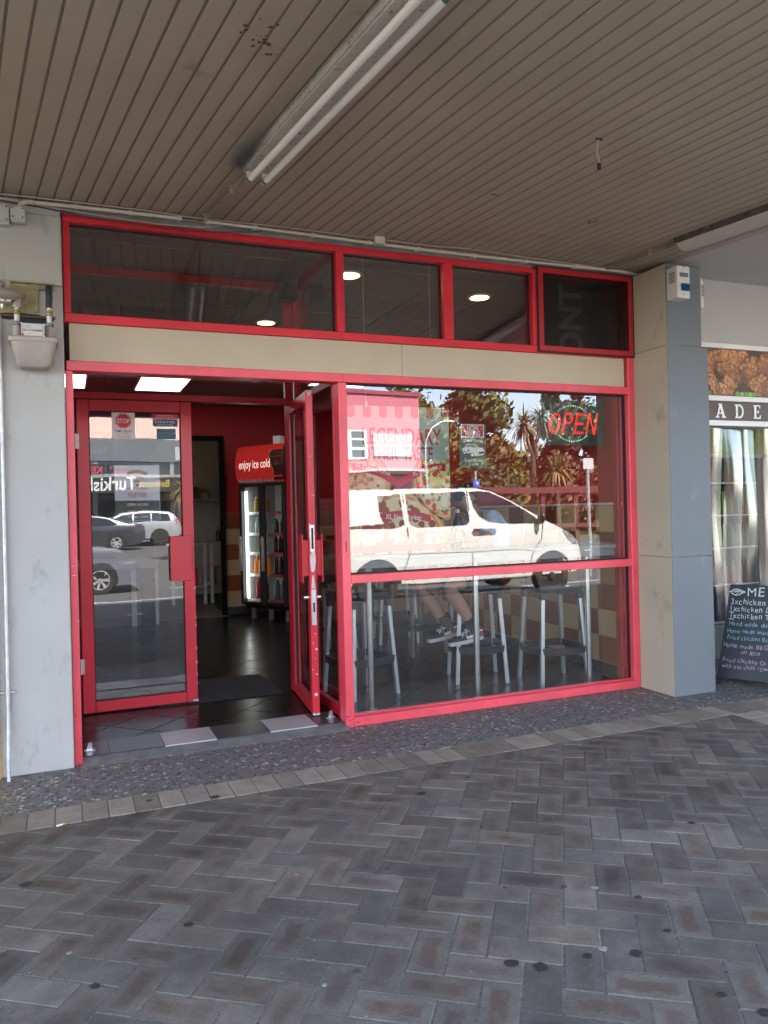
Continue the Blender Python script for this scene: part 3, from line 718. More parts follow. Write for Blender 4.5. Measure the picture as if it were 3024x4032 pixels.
# open right leaf, swung out towards the street
hx, hy = 1.527, 0.985; dr = math.atan2(-0.735, -0.077)
L2 = Matrix.Translation((hx, hy, 0)) @ Matrix.Rotation(dr, 4, 'Z')
def leaf(mb): return mb.xf(L2)
w_ = 0.742; th = .0235
d2 = MB()
d2.box(0, .076, -th, th, .035, 2.125, b); d2.box(w_ - .076, w_, -th, th, .035, 2.125, b)
d2.box(.077, w_ - .077, -th + .001, th - .001, 2.05, 2.125, b); d2.box(.077, w_ - .077, -th + .001, th - .001, .035, .108, b)
d2 = leaf(d2).build('door', REDD, sf); d2['label'] = 'open red door leaf swung out and seen edge on'
leaf(MB().poly([(.07, 0, .1), (w_ - .07, 0, .1), (w_ - .07, 0, 2.06), (.07, 0, 2.06)])).build('door_pane', GLASSD, d2, recalc=False)
mb = MB()
for q in ((.076, .082, .11, 2.05), (w_ - .082, w_ - .076, .11, 2.05)): mb.box(q[0], q[1], -.01, .01, q[2], q[3])
leaf(mb).build('door_seal', BLACKM, d2)
mb = MB()
for s in (-1, 1):
    mb.box(w_ - .125, w_ + .0, s * (th + .045), s * (th + .037), .888, 1.197, 0.002)
    mb.box(w_ - .125, w_ - .117, s * (th + .037), s * (th + .014), .888, 1.197, 0.002); mb.box(w_ - .08, w_ - .03, s * th, s * (th + .037), .93, 1.16)
leaf(mb).pieces('pull_plate', REDD, d2)
mb = MB(); mb.box(w_, w_ + .003, -.016, .016, .615, .845, 0.001); mb.box(w_, w_ + .0025, -.0145, .0145, 1.085, 1.26, 0.001)
mb.box(w_ + .003, w_ + .006, -.011, .011, .635, .83, 0.001)
mb.cyl((w_ - .05, -.055, .79), (w_ - .05, .055, .79), .014, n=14); leaf(mb).pieces('lock_plate', STEEL, d2)
mb = MB(); mb.box(w_ + .003, w_ + .0062, -.006, .006, .70, .76); mb.box(w_ + .0025, w_ + .0035, -.007, .007, 1.105, 1.24)
leaf(mb).pieces('lock_slot', BLACKM, d2)
mb = MB()
def fl(pts): mb.add([(w_ + .0006, y, z) for y, z in pts], [tuple(range(len(pts)))])
fl([(-.018, 1.06), (-.006, 1.085), (.016, 1.085), (.02, 1.03), (.012, .97), (.004, .955), (-.012, .96), (-.016, 1.0)])
fl([(-.006, .93), (.002, .94), (.008, .9), (.013, .85), (-.014, .85), (-.01, .89)]); fl([(-.02, 1.265), (-.013, 1.27), (-.012, 1.18), (-.019, 1.17)])
fl([(-.022, 2.124), (.02, 2.124), (.012, 2.105), (.0, 2.085), (-.01, 2.1)]); fl([(-.022, .037), (.023, .037), (.023, .05), (.0, .045), (-.022, .052)])
for y, z, r in ((.01, .46, .008), (-.012, .5, .004), (.006, .56, .004), (-.018, .33, .004), (.008, .3, .006), (.0, .17, .012), (-.004, 1.7, .004), (.014, 1.45, .004), (.002, .4, .003)):
    fl([(y + r * math.cos(a), z + r * 0.9 * math.sin(a)) for a in (0, .9, 1.9, 2.7, 3.6, 4.5, 5.5)])
tag(leaf(mb).build('paint_chip', CHIP, d2, recalc=False), kind='stuff')
# worn marks on the mullion and sill
mb = MB()
mb.box(1.588, 1.595, -.0006, .002, 1.09, 1.155)
for x, z, r in ((1.575, .07, .006), (1.585, .045, .004), (1.605, .05, .004), (1.592, .09, .003), (1.64, .028, .009), (1.628, .02, .004), (1.69, .035, .006), (1.71, .035, .004), (3.816, .85, .006), (1.59, 1.2, .002), (1.6, 1.06, .003)):
    mb.lathe([(r, 0), (r * .6, .0006)], (x, -.0026, z), (0, -1, 0), 7)
rs = random.Random(5)
for k in range(46):
    x = rs.choice((rs.uniform(1.64, 3.78), rs.uniform(1.57, 1.61), rs.uniform(.01, .04), rs.uniform(3.8, 3.85))); post = not 1.63 < x < 3.79; z = abs(rs.gauss(0, .12)) + .01 if post else rs.uniform(.008, .055); r = rs.uniform(.001, .0042)
    mb.add([(x + r * rs.uniform(.5, 2) * math.cos(a), -.0008 if post else -.0036, z + r * rs.uniform(.5, 1.3) * math.sin(a)) for a in (0, 1, 2, 3, 4, 5)], [tuple(range(6))])
tag(mb.build('wear_mark', M('worn dark spot', (.09, .03, .03), .8), sf), kind='stuff')
st = T('door_stop', 'small steel floor stop beside the left post', 'door stop', (0.075, 0.15, 0.03), 'floor stops in the doorway')
mb = MB(); mb.box(.055, .115, .13, .165, .03, .035, .001); mb.prism([(.067, .14, .035), (.1, .14, .035), (.096, .14, .075), (.078, .14, .075)], (0, .012, 0)); mb.build('stop_body', STEEL, st)
st = T('door_stop', 'small steel floor stop between the open leaf and the middle post', 'door stop', (1.515, 0.18, 0.03), 'floor stops in the doorway')
mb = MB(); mb.box(1.49, 1.55, .16, .195, .03, .035, .001); mb.prism([(1.505, .17, .035), (1.538, .17, .035), (1.532, .17, .075), (1.514, .17, .075)], (0, .012, 0)); mb.build('stop_body', STEEL, st)

# ------------------------------------------------------------------ notices on glass (flat prints, layered)
class Flat:
    """a print: origin at its top-left, u right, v up, layers 0.6 mm apart"""
    def __init__(s, x, y, z, ux=X_, uy=Z_): s.o = Vector((x, y, z)); s.ux = Vector(ux).normalized(); s.uy = Vector(uy).normalized(); s.n = s.ux.cross(s.uy)
    def P(s, u, v, l=0): return tuple(s.o + s.ux * u + s.uy * v + s.n * (l * 0.0006))
    def rect(s, mb, u0, u1, v0, v1, l=1, m=None, col=None): mb.add([s.P(u0, v0, l), s.P(u1, v0, l), s.P(u1, v1, l), s.P(u0, v1, l)], [(0, 1, 2, 3)], m, col); return mb
    def pg(s, mb, pts, l=1, m=None, col=None): mb.add([s.P(u, v, l) for u, v in pts], [tuple(range(len(pts)))], m, col); return mb
    def disc(s, mb, u, v, r, l=1, m=None, col=None, n=16, ry=None, a0=0, jit=0):
        ry = r if ry is None else ry
        return s.pg(mb, [(u + r * random.uniform(1 - jit, 1 + jit) * math.cos(a0 + 6.2832 * k / n), v + ry * random.uniform(1 - jit, 1 + jit) * math.sin(a0 + 6.2832 * k / n)) for k in range(n)], l, m, col)
    def text(s, mb, t, size, u, v, l=2, **k): mb.text(t, size, s.P(u, v, l), s.ux, s.uy, **k); return mb
    def sheet(s, w, h, th=0.0006):
        mb = MB(); mb.add([s.P(0, 0), s.P(w, 0), s.P(w, -h), s.P(0, -h)] + [tuple(Vector(s.P(a, b_)) - s.n * th) for a, b_ in ((0, 0), (w, 0), (w, -h), (0, -h))],
              [(0, 1, 2, 3), (4, 5, 6, 7), (0, 1, 5, 4), (1, 2, 6, 5), (2, 3, 7, 6), (3, 0, 4, 7)]); return mb
yg = 1.019
n_ = T('time_delay_notice', 'white notice with a red octagon reading STOP time delay on the door glass', 'notice', (0.291, yg, 1.87))
f = Flat(0.291, yg, 2.054); f.sheet(.15, .184).build('sheet', PAPER, n_)
mb = MB(); f.disc(mb, .075, -.06, .055, 1, 0, n=8, a0=R(22.5)); f.disc(mb, .075, -.06, .0515, 2, 1, n=8, a0=R(22.5)); f.disc(mb, .075, -.06, .049, 3, 0, n=8, a0=R(22.5)); mb.build('octagon', [INKR, INKW], n_, recalc=False)
mb = MB(); f.text(mb, 'STOP', .042, .075, -.075, 4, align='CENTER', bold=.02, sx=.8, m=0)
f.text(mb, 'TIME DELAY', .021, .075, -.137, 1, align='CENTER', bold=.015, m=1)
f.text(mb, 'SAFE LOCKS PROTECT', .0082, .075, -.148, 1, align='CENTER', m=2); f.text(mb, 'CASH ON THESE PREMISES', .0078, .075, -.156, 1, align='CENTER', m=2)
f.text(mb, 'SAFE WILL NOT OPEN', .0082, .075, -.169, 1, align='CENTER', m=1); f.text(mb, 'WITHOUT WAITING', .0082, .075, -.177, 1, align='CENTER', m=1)
mb.build('lettering', [INKW, INKK, INKR], n_, recalc=False)
n_ = T('security_sticker', 'navy and red security sticker at the top right of the door glass', 'sticker', (0.558, yg, 1.96))
f = Flat(0.558, yg, 2.047); f.sheet(.17, .088).build('sheet', PAPER, n_)
mb = MB(); f.rect(mb, 0, .17, -.032, 0, 1, 0); f.rect(mb, .004, .166, -.084, -.036, 1, 1); mb.build('colour_field', [INKR, INKB], n_, recalc=False)
mb = MB(); f.text(mb, 'WARNING: THIS PROPERTY IS', .0085, .085, -.014, 2, align='CENTER'); f.text(mb, 'ELECTRONICALLY MONITORED BY', .0085, .085, -.025, 2, align='CENTER')
f.text(mb, 'S', .033, .012, -.064, 2, bold=.01); f.text(mb, 'IGNATURE', .026, .032, -.064, 2, bold=.005, sx=.95); f.text(mb, 'SECURITY SYSTEMS', .011, .085, -.078, 2, align='CENTER', bold=.01, space=1.15)
mb.build('lettering', INKW, n_, recalc=False)
n_ = T('food_safety_sticker', 'teal food safety sticker just below the navy security sticker', 'sticker', (0.584, yg, 1.873))
f = Flat(0.584, yg, 1.945); f.sheet(.128, .072).build('sheet', INKT, n_)
mb = MB(); f.text(mb, 'Food Safety', .016, .012, -.034, 1); f.text(mb, 'Council Control Plan', .009, .012, -.062, 1); f.rect(mb, .01, .1, -.047, -.0455, 1); f.disc(mb, .112, -.03, .01, 1)
mb.build('lettering', INKM, n_, recalc=False)
yg = 1.03
n_ = T('wifi_poster', 'pale blue poster offering free wifi on the closed door', 'poster', (0.3, yg, 1.45))
PB = M('pale blue print', (.7, .8, .86), .5, noise=(5, .06)); f = Flat(0.3, yg, 1.692); f.sheet(.296, .242).build('sheet', PB, n_)
mb = MB()
def arc(r0, r1, a, l, m, cu=.148, cv=-.135):
    N_ = 14; A = [R(90 - a + 2 * a * k / N_) for k in range(N_ + 1)]
    f.pg(mb, [(cu + r1 * math.cos(t), cv + r1 * .9 * math.sin(t)) for t in A] + [(cu + r0 * math.cos(t), cv + r0 * .9 * math.sin(t)) for t in A[::-1]], l, m)
arc(.09, .116, 40, 1, 0); arc(.095, .108, 36, 2, 1); arc(.054, .078, 40, 1, 2); arc(.058, .068, 36, 2, 0); arc(.018, .04, 42, 1, 0); f.pg(mb, [(.148, -.155), (.16, -.128), (.136, -.128)], 1, 1)
mb.build('pizza_slice_symbol', [M('crust print', (.5, .3, .12), .5), M('topping print', (.36, .12, .05), .5), M('cheese print', (.75, .62, .4), .5)], n_, recalc=False)
mb = MB(); f.text(mb, 'HELP YOURSELF', .026, .148, -.166, 1, align='CENTER', bold=.005, sx=.72); f.text(mb, '- TO OUR -', .011, .148, -.183, 1, align='CENTER'); f.text(mb, 'FREE WIFI', .043, .148, -.222, 1, align='CENTER', bold=.008, sx=.66)
mb.build('lettering', INKR, n_, recalc=False)
n_ = T('opening_hours_notice', 'dark notice listing the open hours beneath the wifi poster', 'notice', (0.3, yg, 1.31))
f = Flat(0.3, yg + .001, 1.449); sheet = f.sheet(.296, .139); sheet.build('sheet', M('charcoal vinyl', (.035, .042, .052), .3, bump=(14, .5)), n_)
mb = MB(); f.text(mb, 'OPEN HOURS', .025, .148, -.035, 1, align='CENTER', bold=.012, sx=.9, m=0); f.text(mb, '11.00AM - 12.00AM', .0175, .148, -.078, 1, align='CENTER', bold=.012, sx=.95, m=0); f.text(mb, '11.00AM - 11.00PM', .0175, .148, -.117, 1, align='CENTER', bold=.012, sx=.95, m=0)
f.text(mb, 'FRI - SAT', .014, .148, -.056, 1, align='CENTER', m=1); f.text(mb, 'SUN - THURS', .014, .148, -.096, 1, align='CENTER', m=1)
f.rect(mb, .0, .296, -.139, -.137, 1, 0); f.rect(mb, .293, .296, -.139, -.0, 1, 0)
mb.build('lettering', [INKW, INKR], n_, recalc=False)
n_ = T('push_sticker', 'small white push sticker on the open door leaf', 'sticker', (1.48, .45, 1.55))
nx = Vector((-math.sin(dr), math.cos(dr), 0)); ux = Vector((math.cos(dr), math.sin(dr), 0))
o = Vector((hx, hy, 1.6)) + ux * .6
f = Flat(*(o - nx * .004), ux=ux); f.sheet(.05, .055).build('sheet', PAPER, n_)
mb = MB(); f.text(mb, 'PUSH', .015, .025, -.03, 1, align='CENTER', bold=.02); f.rect(mb, .003, .047, -.014, -.006, 1); mb.build('lettering', INKK, n_, recalc=False)
# now hiring
n_ = T('hiring_poster', 'grey NOW HIRING poster with a white hatchback taped inside the window', 'poster', (2.433, 0.058, 1.612))
f = Flat(2.433, 0.062, 1.91); f.sheet(.202, .295).build('sheet', INKG, n_)
mb = MB(); f.rect(mb, .013, .189, -.093, -.005, 1, 1); f.rect(mb, .02, .182, -.087, -.011, 2, 0); f.rect(mb, .034, .168, -.051, -.014, 2.5, 0); mb.build('banner', [INKR, INKW], n_, recalc=False)
mb = MB(); f.text(mb, 'NOW', .05, .101, -.047, 4, align='CENTER', bold=.02, sx=.68); f.text(mb, 'HIRING', .05, .101, -.084, 4, align='CENTER', bold=.02, sx=.68)
f.text(mb, 'Drivers Wanted', .031, .101, -.122, 1, align='CENTER', bold=.016, sx=.74); f.text(mb, 'Enquire instore', .028, .101, -.255, 1, align='CENTER', bold=.006, sx=.74); f.text(mb, 'Pizza Hut', .018, .117, -.281, 1, align='CENTER', bold=.01, shear=.2, sx=.8)
mb.build('lettering', INKW, n_, recalc=False)
mb = MB()
f.pg(mb, [(.02, -.19), (.022, -.168), (.042, -.158), (.055, -.14), (.075, -.134), (.115, -.136), (.14, -.156), (.172, -.162), (.188, -.176), (.19, -.2), (.172, -.212), (.1, -.218), (.08, -.2), (.03, -.197)], 1, 0)
f.pg(mb, [(.046, -.158), (.058, -.143), (.078, -.138), (.08, -.155)], 2, 1); f.pg(mb, [(.083, -.155), (.082, -.138), (.113, -.14), (.135, -.156), (.1, -.161)], 2, 1)
f.disc(mb, .036, -.196, .013, 2, 2); f.disc(mb, .036, -.196, .008, 3, 0); f.disc(mb, .093, -.21, .016, 2, 2); f.disc(mb, .093, -.21, .01, 3, 0); f.pg(mb, [(.14, -.19), (.185, -.186), (.187, -.2), (.15, -.205)], 2, 2); f.disc(mb, .066, -.18, .008, 2, 3)
f.disc(mb, .068, -.275, .009, 1, 3, ry=.007)
mb.build('car_picture', [INKW, INKM, INKK, INKR], n_, recalc=False)
# hanging pizza poster
n_ = T('pizza_poster', 'large hanging pizza poster reading LEGENDARY taste behind the window', 'poster', (1.72, 0.3, 1.05))
x0, zt, wd, ht = 1.722, 2.045, .756, 1.0
f = Flat(x0, 0.3, zt); f.sheet(wd, ht, .003).build('sheet', M('poster sage print', (.5, .58, .53), .4), n_)
CR = (.62, .38, .16); mb = MB()
AW = [(.5, .13, .12), (.6, .6, .53)]
for i in range(13):
    u0 = i * wd / 13; u1 = u0 + wd / 13
    f.rect(mb, u0, u1, -.05, 0, 1, col=AW[i % 2]); f.disc(mb, (u0 + u1) / 2, -.05, wd / 26, 2, col=AW[i % 2], ry=.03)
f.rect(mb, 0, wd, -.99, -.46, 1, col=(.1, .06, .04)); f.rect(mb, 0, wd, -.47, -.44, 1, col=(.32, .2, .1))
def pizza(cu, cv, r, kind):
    def inside(u, v): return 0.003 < u < wd - .003 and -ht + .003 < v < -.38
    def cdisc(u, v, rr, l, col, jit=0, n=22, ry=None):
        pts = [(u + rr * random.uniform(1 - jit, 1 + jit) * math.cos(6.2832 * k / n), v + (ry or rr) * random.uniform(1 - jit, 1 + jit) * math.sin(6.2832 * k / n)) for k in range(n)]
        for fn in (lambda p: p[0] - .003, lambda p: wd - .003 - p[0], lambda p: p[1] + ht - .003, lambda p: -.36 - p[1]):
            if pts: pts = clip(pts, fn)
        if len(pts) > 2: f.pg(mb, pts, l, col=col)
    cdisc(cu, cv, r, 2, (.45, .23, .08), .02, 40); cdisc(cu, cv, r * .93, 3, (.72, .46, .18), .015, 40); cdisc(cu, cv, r * .87, 4, (.68, .2, .07), .02, 40); cdisc(cu, cv, r * .84, 5, (.8, .62, .33), .03, 40)
    for q in range(170 if kind == 'p' else 150):
        a = random.uniform(0, 6.28); rr = r * .8 * math.sqrt(random.random()); u, v = cu + rr * math.cos(a), cv + rr * math.sin(a)
        if kind == 'p': c, s = random.choice([((.36, .05, .035), .03), ((.42, .07, .04), .028), ((.3, .045, .03), .027), ((.82, .68, .42), .02)])
        elif kind == 'm': c, s = random.choice([((.6, .06, .04), .02), ((.1, .26, .04), .014), ((.82, .76, .58), .022), ((.7, .35, .1), .016)])
        else: c, s = random.choice([((.78, .62, .38), .024), ((.66, .3, .12), .02), ((.83, .74, .5), .018), ((.5, .12, .05), .014)])
        cdisc(u, v, s * random.uniform(.7, 1.15), 6 + q * .02, c, .12, 10)
pizza(.06, -.53, .25, 'c'); pizza(.72, -.52, .26, 'm'); pizza(.36, -.93, .37, 'p')
f.rect(mb, .02, wd - .02, -.985, -.94, 12, col=(.6, .06, .06)); f.rect(mb, .48, wd, -.905, -.86, 11, col=(.55, .05, .06))
def ribbon(u0, v0, u1, v1, h, bend):
    N_ = 10; t_ = [k / N_ for k in range(N_ + 1)]
    up = [(u0 + (u1 - u0) * t, v0 + (v1 - v0) * t + bend * math.sin(math.pi * t)) for t in t_]; f.pg(mb, up + [(u, v - h) for u, v in up[::-1]], 11, col=(.55, .03, .045))
ribbon(.03, -.385, .36, -.5, .055, .03); ribbon(.36, -.5, .72, -.385, .055, .03) ; ribbon(.2, -.73, .6, -.745, .05, .03)
mb.build('printed_picture', attr_mat('poster print', 'rnd', .4), n_, recalc=False)
mb = MB(); f.text(mb, 'LEGENDARY', .155, .1, -.255, 2, bold=.014, sx=.68, m=0); f.text(mb, 'OTHER', .13, .1, -.365, 2, bold=.014, sx=.62, m=1); f.text(mb, 'TASTE', .13, .4, -.365, 2, bold=.014, sx=.62, m=1)
f2 = Flat(x0, 0.3, zt); a = R(-14); f2.ux = Vector((math.cos(a), 0, math.sin(a))); f2.uy = Vector((-math.sin(a), 0, math.cos(a)))
def tt(s, size, u, v, a, m=2):
    a = R(a); mb.text(s, size, f.P(u, v, 13), (math.cos(a), 0, math.sin(a)), (-math.sin(a), 0, math.cos(a)), bold=.012, sx=.8, m=m)
tt('XL Chicken Parma', .042, .05, -.408, -14); tt('XL Margherita', .042, .47, -.475, 15); tt('XL New Yorker', .05, .26, -.762, -3); tt('EXTRA LARGE', .03, .55, -.893, 0)
mb.build('lettering', [INKR, M('maroon ink', (.3, .03, .05), .5), INKW], n_, recalc=False)
mb = MB()
for u in (.14, .63):
    mb.tube([(x0 + u, .3, zt), (x0 + u, .3, 3.11)], .0016, 5); mb.box(x0 + u - .006, x0 + u + .006, .295, .305, zt - .01, zt + .03)
mb.pieces('hanging_cord', PAPER, n_)
# LED open sign
n_ = T('open_sign', 'lit LED sign spelling OPEN in red inside a dotted oval', 'sign', (3.37, 0.1, 1.77))
x0, x1, z0, z1 = 3.085, 3.65, 1.775, 2.115; cx, cz = 3.37, 1.932
mb = MB(); pts = rrect(x0, x1, z0, z1, .02); mb.prism([(a, .098, c) for a, c in pts], (0, .02, 0)); mb.build('panel', M('dark green panel', (.02, .03, .024), .35), n_)
LR = M('red LED', (1, .035, .03), .3, emit=.12); LG = M('green LED', (.05, .9, .3), .3, emit=.1); LY = M('amber LED', (1, .55, .05), .3, emit=.1); LB = M('blue LED', (.1, .25, 1), .3, emit=.1)
sh = .38
def P_(u, v): return (cx - .205 + u + sh * v * .55, cz - .072 + v)
strokes = []
def dots(pts, closed=False, step=.0125):
    out = []; seq = pts + ([pts[0]] if closed else [])
    for (a, b_), (c, d) in zip(seq, seq[1:]):
        n = max(1, round(math.hypot(c - a, d - b_) / step))
        out += [(a + (c - a) * k / n, b_ + (d - b_) * k / n) for k in range(n)]
    if not closed: out.append(seq[-1])
    return out
H = .145
def ell(u, v, a, b_, n=20): return [(u + a * math.cos(6.2832 * k / n), v + b_ * math.sin(6.2832 * k / n)) for k in range(n)]
D = []
for off in (0, .011):
    D += dots(ell(.04, H / 2, .044 - off, H / 2 - off), True)
    D += dots([(.113 + off, 0), (.113 + off, H - off), (.165, H - off), (.186 - off, H * .8), (.186 - off, H * .66), (.165, H * .48 + off), (.12, H * .48 + off)])
    D += dots([(.295, H - off), (.215 + off, H - off), (.215 + off, off), (.295, off)]) + dots([(.22, H * .53 - off), (.28, H * .53 - off)])
    D += dots([(.318 + off, 0), (.318 + off, H)]) + dots([(.398 - off, 0), (.398 - off, H)]) + dots([(.318 + off, H), (.398 - off, 0)])
mb = MB()
for u, v in D:
    x, z = P_(u, v); mb.ball((x, .0955, z), .0048, .004, .0048, 6)
mb.build('lettering', LR, n_)
mb = MB(); nn = 50
for k in range(nn):
    a = 6.2832 * k / nn; x, z = cx + .162 * math.cos(a), cz + .128 * math.sin(a)
    if abs(z - cz) < .085: continue
    mb.ball((x, .0955, z), .0058 if k % 2 else .0075, .004, .0058 if k % 2 else .0075, 6, m=(0, 1, 2, 0)[k % 4] if True else 0)
mb.build('led_border', [LG, LY, LB], n_)
mb = MB(); mb.tube([(x0 + .05, .11, z1), (x0 + .05, .11, 3.11)], .001, 4); mb.tube([(x1 - .05, .11, z1), (x1 - .05, .11, 3.11)], .001, 4); mb.pieces('hanging_cord', DARKC, n_)

# ------------------------------------------------------------------ gas meter on the left wall
gm = T('gas_meter', 'beige gas meter hanging on pipes from a rusty plate on the wall', 'gas meter', (-0.14, -0.05, 2.12))
MET = M('meter enamel', (.36, .32, .285), .45, noise=(9, .12), dirt=((.22, .18, .15), 14, .6, (1, 1, 1)))
yw = -.05
mb = MB()
def ring(hx_, y0, y1, z, r, cx_=-.1405):
    return [(cx_ + x, yy, z) for x, yy in rrect(-hx_, hx_, y0, y1, r, 3)]
mb.loft([ring(.068, -.17, -.07, 2.12, .02), ring(.082, -.185, -.062, 2.135, .025), ring(.106, -.205, -.055, 2.235, .03), ring(.108, -.207, -.053, 2.245, .03)]); mb.build('meter_case', MET, gm, smooth=40)
mb = MB(); mb.loft([ring(.116, -.213, -.053, 2.244, .03), ring(.118, -.215, -.053, 2.252, .03), ring(.118, -.215, -.053, 2.266, .03), ring(.112, -.209, -.053, 2.271, .03)]); mb.build('flange', MET, gm, smooth=30)
mb = MB(); mb.box(-.19, -.09, -.165, -.06, 2.27, 2.3, .006)
for cx_ in (-.217, -.064): mb.lathe([(.023, 0), (.022, .06), (.02, .068)], (cx_, -.125, 2.27), n=18)
mb.build('upper_case', MET, gm, smooth=40)
ip = MB(); ip.box(-.197, -.086, -.19, -.165, 2.272, 2.342, .004); ip = ip.build('index_plate', GREYP, gm)
f = Flat(-.185, -.1905, 2.336); mb = MB(); f.rect(mb, 0, .088, -.058, 0, 0, 0); f.rect(mb, 0, .088, -.037, -.026, 1, 1); f.rect(mb, .003, .035, -.012, -.009, 1, 1); mb.build('dial_sheet', [M('dial sheet', (.55, .58, .52), .4), INKM], ip, recalc=False)
mb = MB(); f.text(mb, '00413', .0105, .009, -.0352, 2, m=0, space=1.3); f.text(mb, '527', .0105, .057, -.0352, 2, m=1, space=1.2); f.text(mb, 'm3', .006, .06, -.011, 1, m=2); f.text(mb, 'GAS METER', .006, .004, -.021, 1, m=2); f.text(mb, 'P MAX 200 kPa', .005, .01, -.052, 1, m=2); mb.build('lettering', [INKW, INKR, INKK], ip, recalc=False)
mb = MB()
for x, z in ((-.192, 2.338), (-.09, 2.336), (-.09, 2.277)): mb.lathe([(.005, 0), (.005, .003), (.002, .004)], (x, -.19, z), (0, -1, 0), 8)
mb.pieces('screw', STEEL, ip)
mb = MB(); mb.lathe([(.007, 0), (.006, .003)], (-.19, -.19, 2.281), (0, -1, 0), 10); mb.build('red_seal', INKR, ip)
for cx_, zt_ in ((-.217, 2.43), (-.064, 2.44)):
    mb = MB(); mb.cyl((cx_, -.125, 2.335), (cx_, -.125, zt_), .0135, n=14); mb.build('pipe', GALV, gm, smooth=40)
    mb = MB(); mb.lathe([(.019, 0), (.0215, .003), (.0215, .016), (.019, .019)], (cx_, -.125, 2.341), n=12); mb.build('union_nut', M('dark zinc', (.17, .175, .19), .45, .6), gm, smooth=30)
    mb = MB()
    for dz in (0, .015): mb.lathe([(.0165, 0), (.0185, .003), (.0185, .01), (.0165, .012)], (cx_, -.125, 2.393 + dz + (.0 if cx_ < -.1 else .004)), n=12)
    mb.pieces('brass_ring', M('dull brass', (.3, .2, .06), .45, .6), gm, smooth=30)
mb = MB(); mb.tube([(-.064, -.125, 2.437), (-.065, -.122, 2.46), (-.062, -.12, 2.5), (-.066, -.115, 2.545), (-.064, -.085, 2.558), (-.064, -.05, 2.56)], [.0155, .0165, .0172, .016, .016, .016], 12); mb.build('taped_pipe', M('green black pipe tape', (.02, .03, .027), .6, noise=(40, .5), bump=(50, .4)), gm, smooth=60)
rg = MB(); rg.lathe([(.02, -.035), (.075, -.03), (.105, -.008), (.108, 0), (.104, .006), (.09, .012), (.075, .02), (.04, .024)], (-.29, -.13, 2.505), (.12, -.25, 1), 26); rg.cyl((-.217, -.125, 2.43), (-.217, -.125, 2.5), .021, n=16); rg.cyl((-.265, -.12, 2.525), (-.262, -.12, 2.565), .024, .021, n=14); rg.cyl((-.3, -.15, 2.535), (-.315, -.19, 2.545), .022, n=14)
rg.box(-.31, -.24, -.165, -.11, 2.445, 2.49, .006); rg = rg.build('regulator', MET, gm, smooth=35)
mb = MB(); mb.box(-.262, -.24, -.168, -.1655, 2.452, 2.468); mb.box(-.29, -.272, -.168, -.1655, 2.45, 2.466); mb.build('rating_label', PAPER, rg)
mb = MB(); mb.lathe([(.007, 0), (.004, .014), (.006, .016), (.004, .022)], (-.285, -.14, 2.44), (0, 0, -1), 8); mb.build('vent_plug', STEEL, rg)
mb = MB()
RUSTY = M('rusty yellow plate', (.29, .26, .13), .75, noise=(26, .35), dirt=((.1, .08, .05), 34, .6, (1, 1, 1)))
pts = [(-.33, 2.578), (-.04, 2.578), (-.038, 2.548), (-.115, 2.548), (-.118, 2.43), (-.33, 2.41)]
mb.prism([(x, -.062, z) for x, z in pts], (0, .006, 0)); mb.box(-.33, -.037, -.085, -.054, 2.574, 2.582, .002); mb.build('backing_plate', RUSTY, gm)
mb = MB(); mb.prism([(x, -.0525, z) for x, z in ((-.34, 2.425), (-.12, 2.42), (-.06, 2.408), (-.04, 2.39), (-.09, 2.375), (-.115, 2.33), (-.205, 2.33), (-.21, 2.39), (-.26, 2.383), (-.34, 2.395))], (0, .0015, 0)); mb.build('void_patch', M('void black', (.016, .017, .02), .7, noise=(30, .3)), gm)  # flat black patch painted for the dark void behind the meter
mb = MB(); mb.box(-.34, -.035, -.07, -.056, 2.397, 2.41, .002); mb.build('clamp_strip', M('rusty strap', (.11, .07, .05), .8, noise=(30, .3)), gm)
# junction boxes, conduits and cables at the head of the wall
for (xa, xb, za, zb, lab) in ((-.36, -.243, 2.875, 2.965, 'larger grey junction box cut off at the left edge'), (-.238, -.168, 2.895, 2.963, 'small square junction box under the bent conduit')):
    jb = T('junction_box', lab, 'junction box', ((xa + xb) / 2, -.05, za), 'junction boxes on the grey wall')
    mb = MB(); mb.box(xa, xb, -.1, -.05, za - .012, zb - .012, .004); mb.build('box_body', GREYP, jb)
    mb = MB(); mb.box(xa, xb, -.108, -.1005, za, zb, .005); mb.build('lid', GREYP, jb)
    mb = MB()
    for x in (xa + .012, xb - .012):
        for z in (za + .012, zb - .01): mb.lathe([(.0045, 0), (.0035, .001)], (x, -.108, z), (0, -1, 0), 8)
    mb.pieces('screw', BLACK, jb)
cn = T('wall_conduit', 'cream electrical conduit running along the top of the shopfront', 'conduit', (1.8, -.08, 3.0))
def zc(x): return 3.004 + .006 * math.sin(x * 2.1) - 0.002 * x
mb = MB(); mb.tube([(x / 8, -.078, zc(x / 8)) for x in range(-1, 6)], .0105, 10); mb.tube([(x / 8, -.078, zc(x / 8)) for x in range(6, 31)], .009, 10); mb.build('pipe', CREAM, cn, smooth=40)
mb = MB()
for x in (.08, .36, .62, .78, 1.05, 1.4, 1.76, 2.1, 2.5, 2.9, 3.3): mb.lathe([(.0135, -.012), (.0135, .012)], (x, -.078, zc(x)), (1, 0, -.002), 10); mb.box(x - .008, x + .008, -.08, -.03, zc(x) - .004, zc(x) + .016)
mb.pieces('saddle', CREAM, cn)
mb = MB(); mb.tube([(-.13, -.078, 3.003), (-.15, -.079, 3.002), (-.175, -.08, 2.995), (-.192, -.08, 2.98), (-.2, -.08, 2.96), (-.203, -.08, 2.945)], .012, 10)
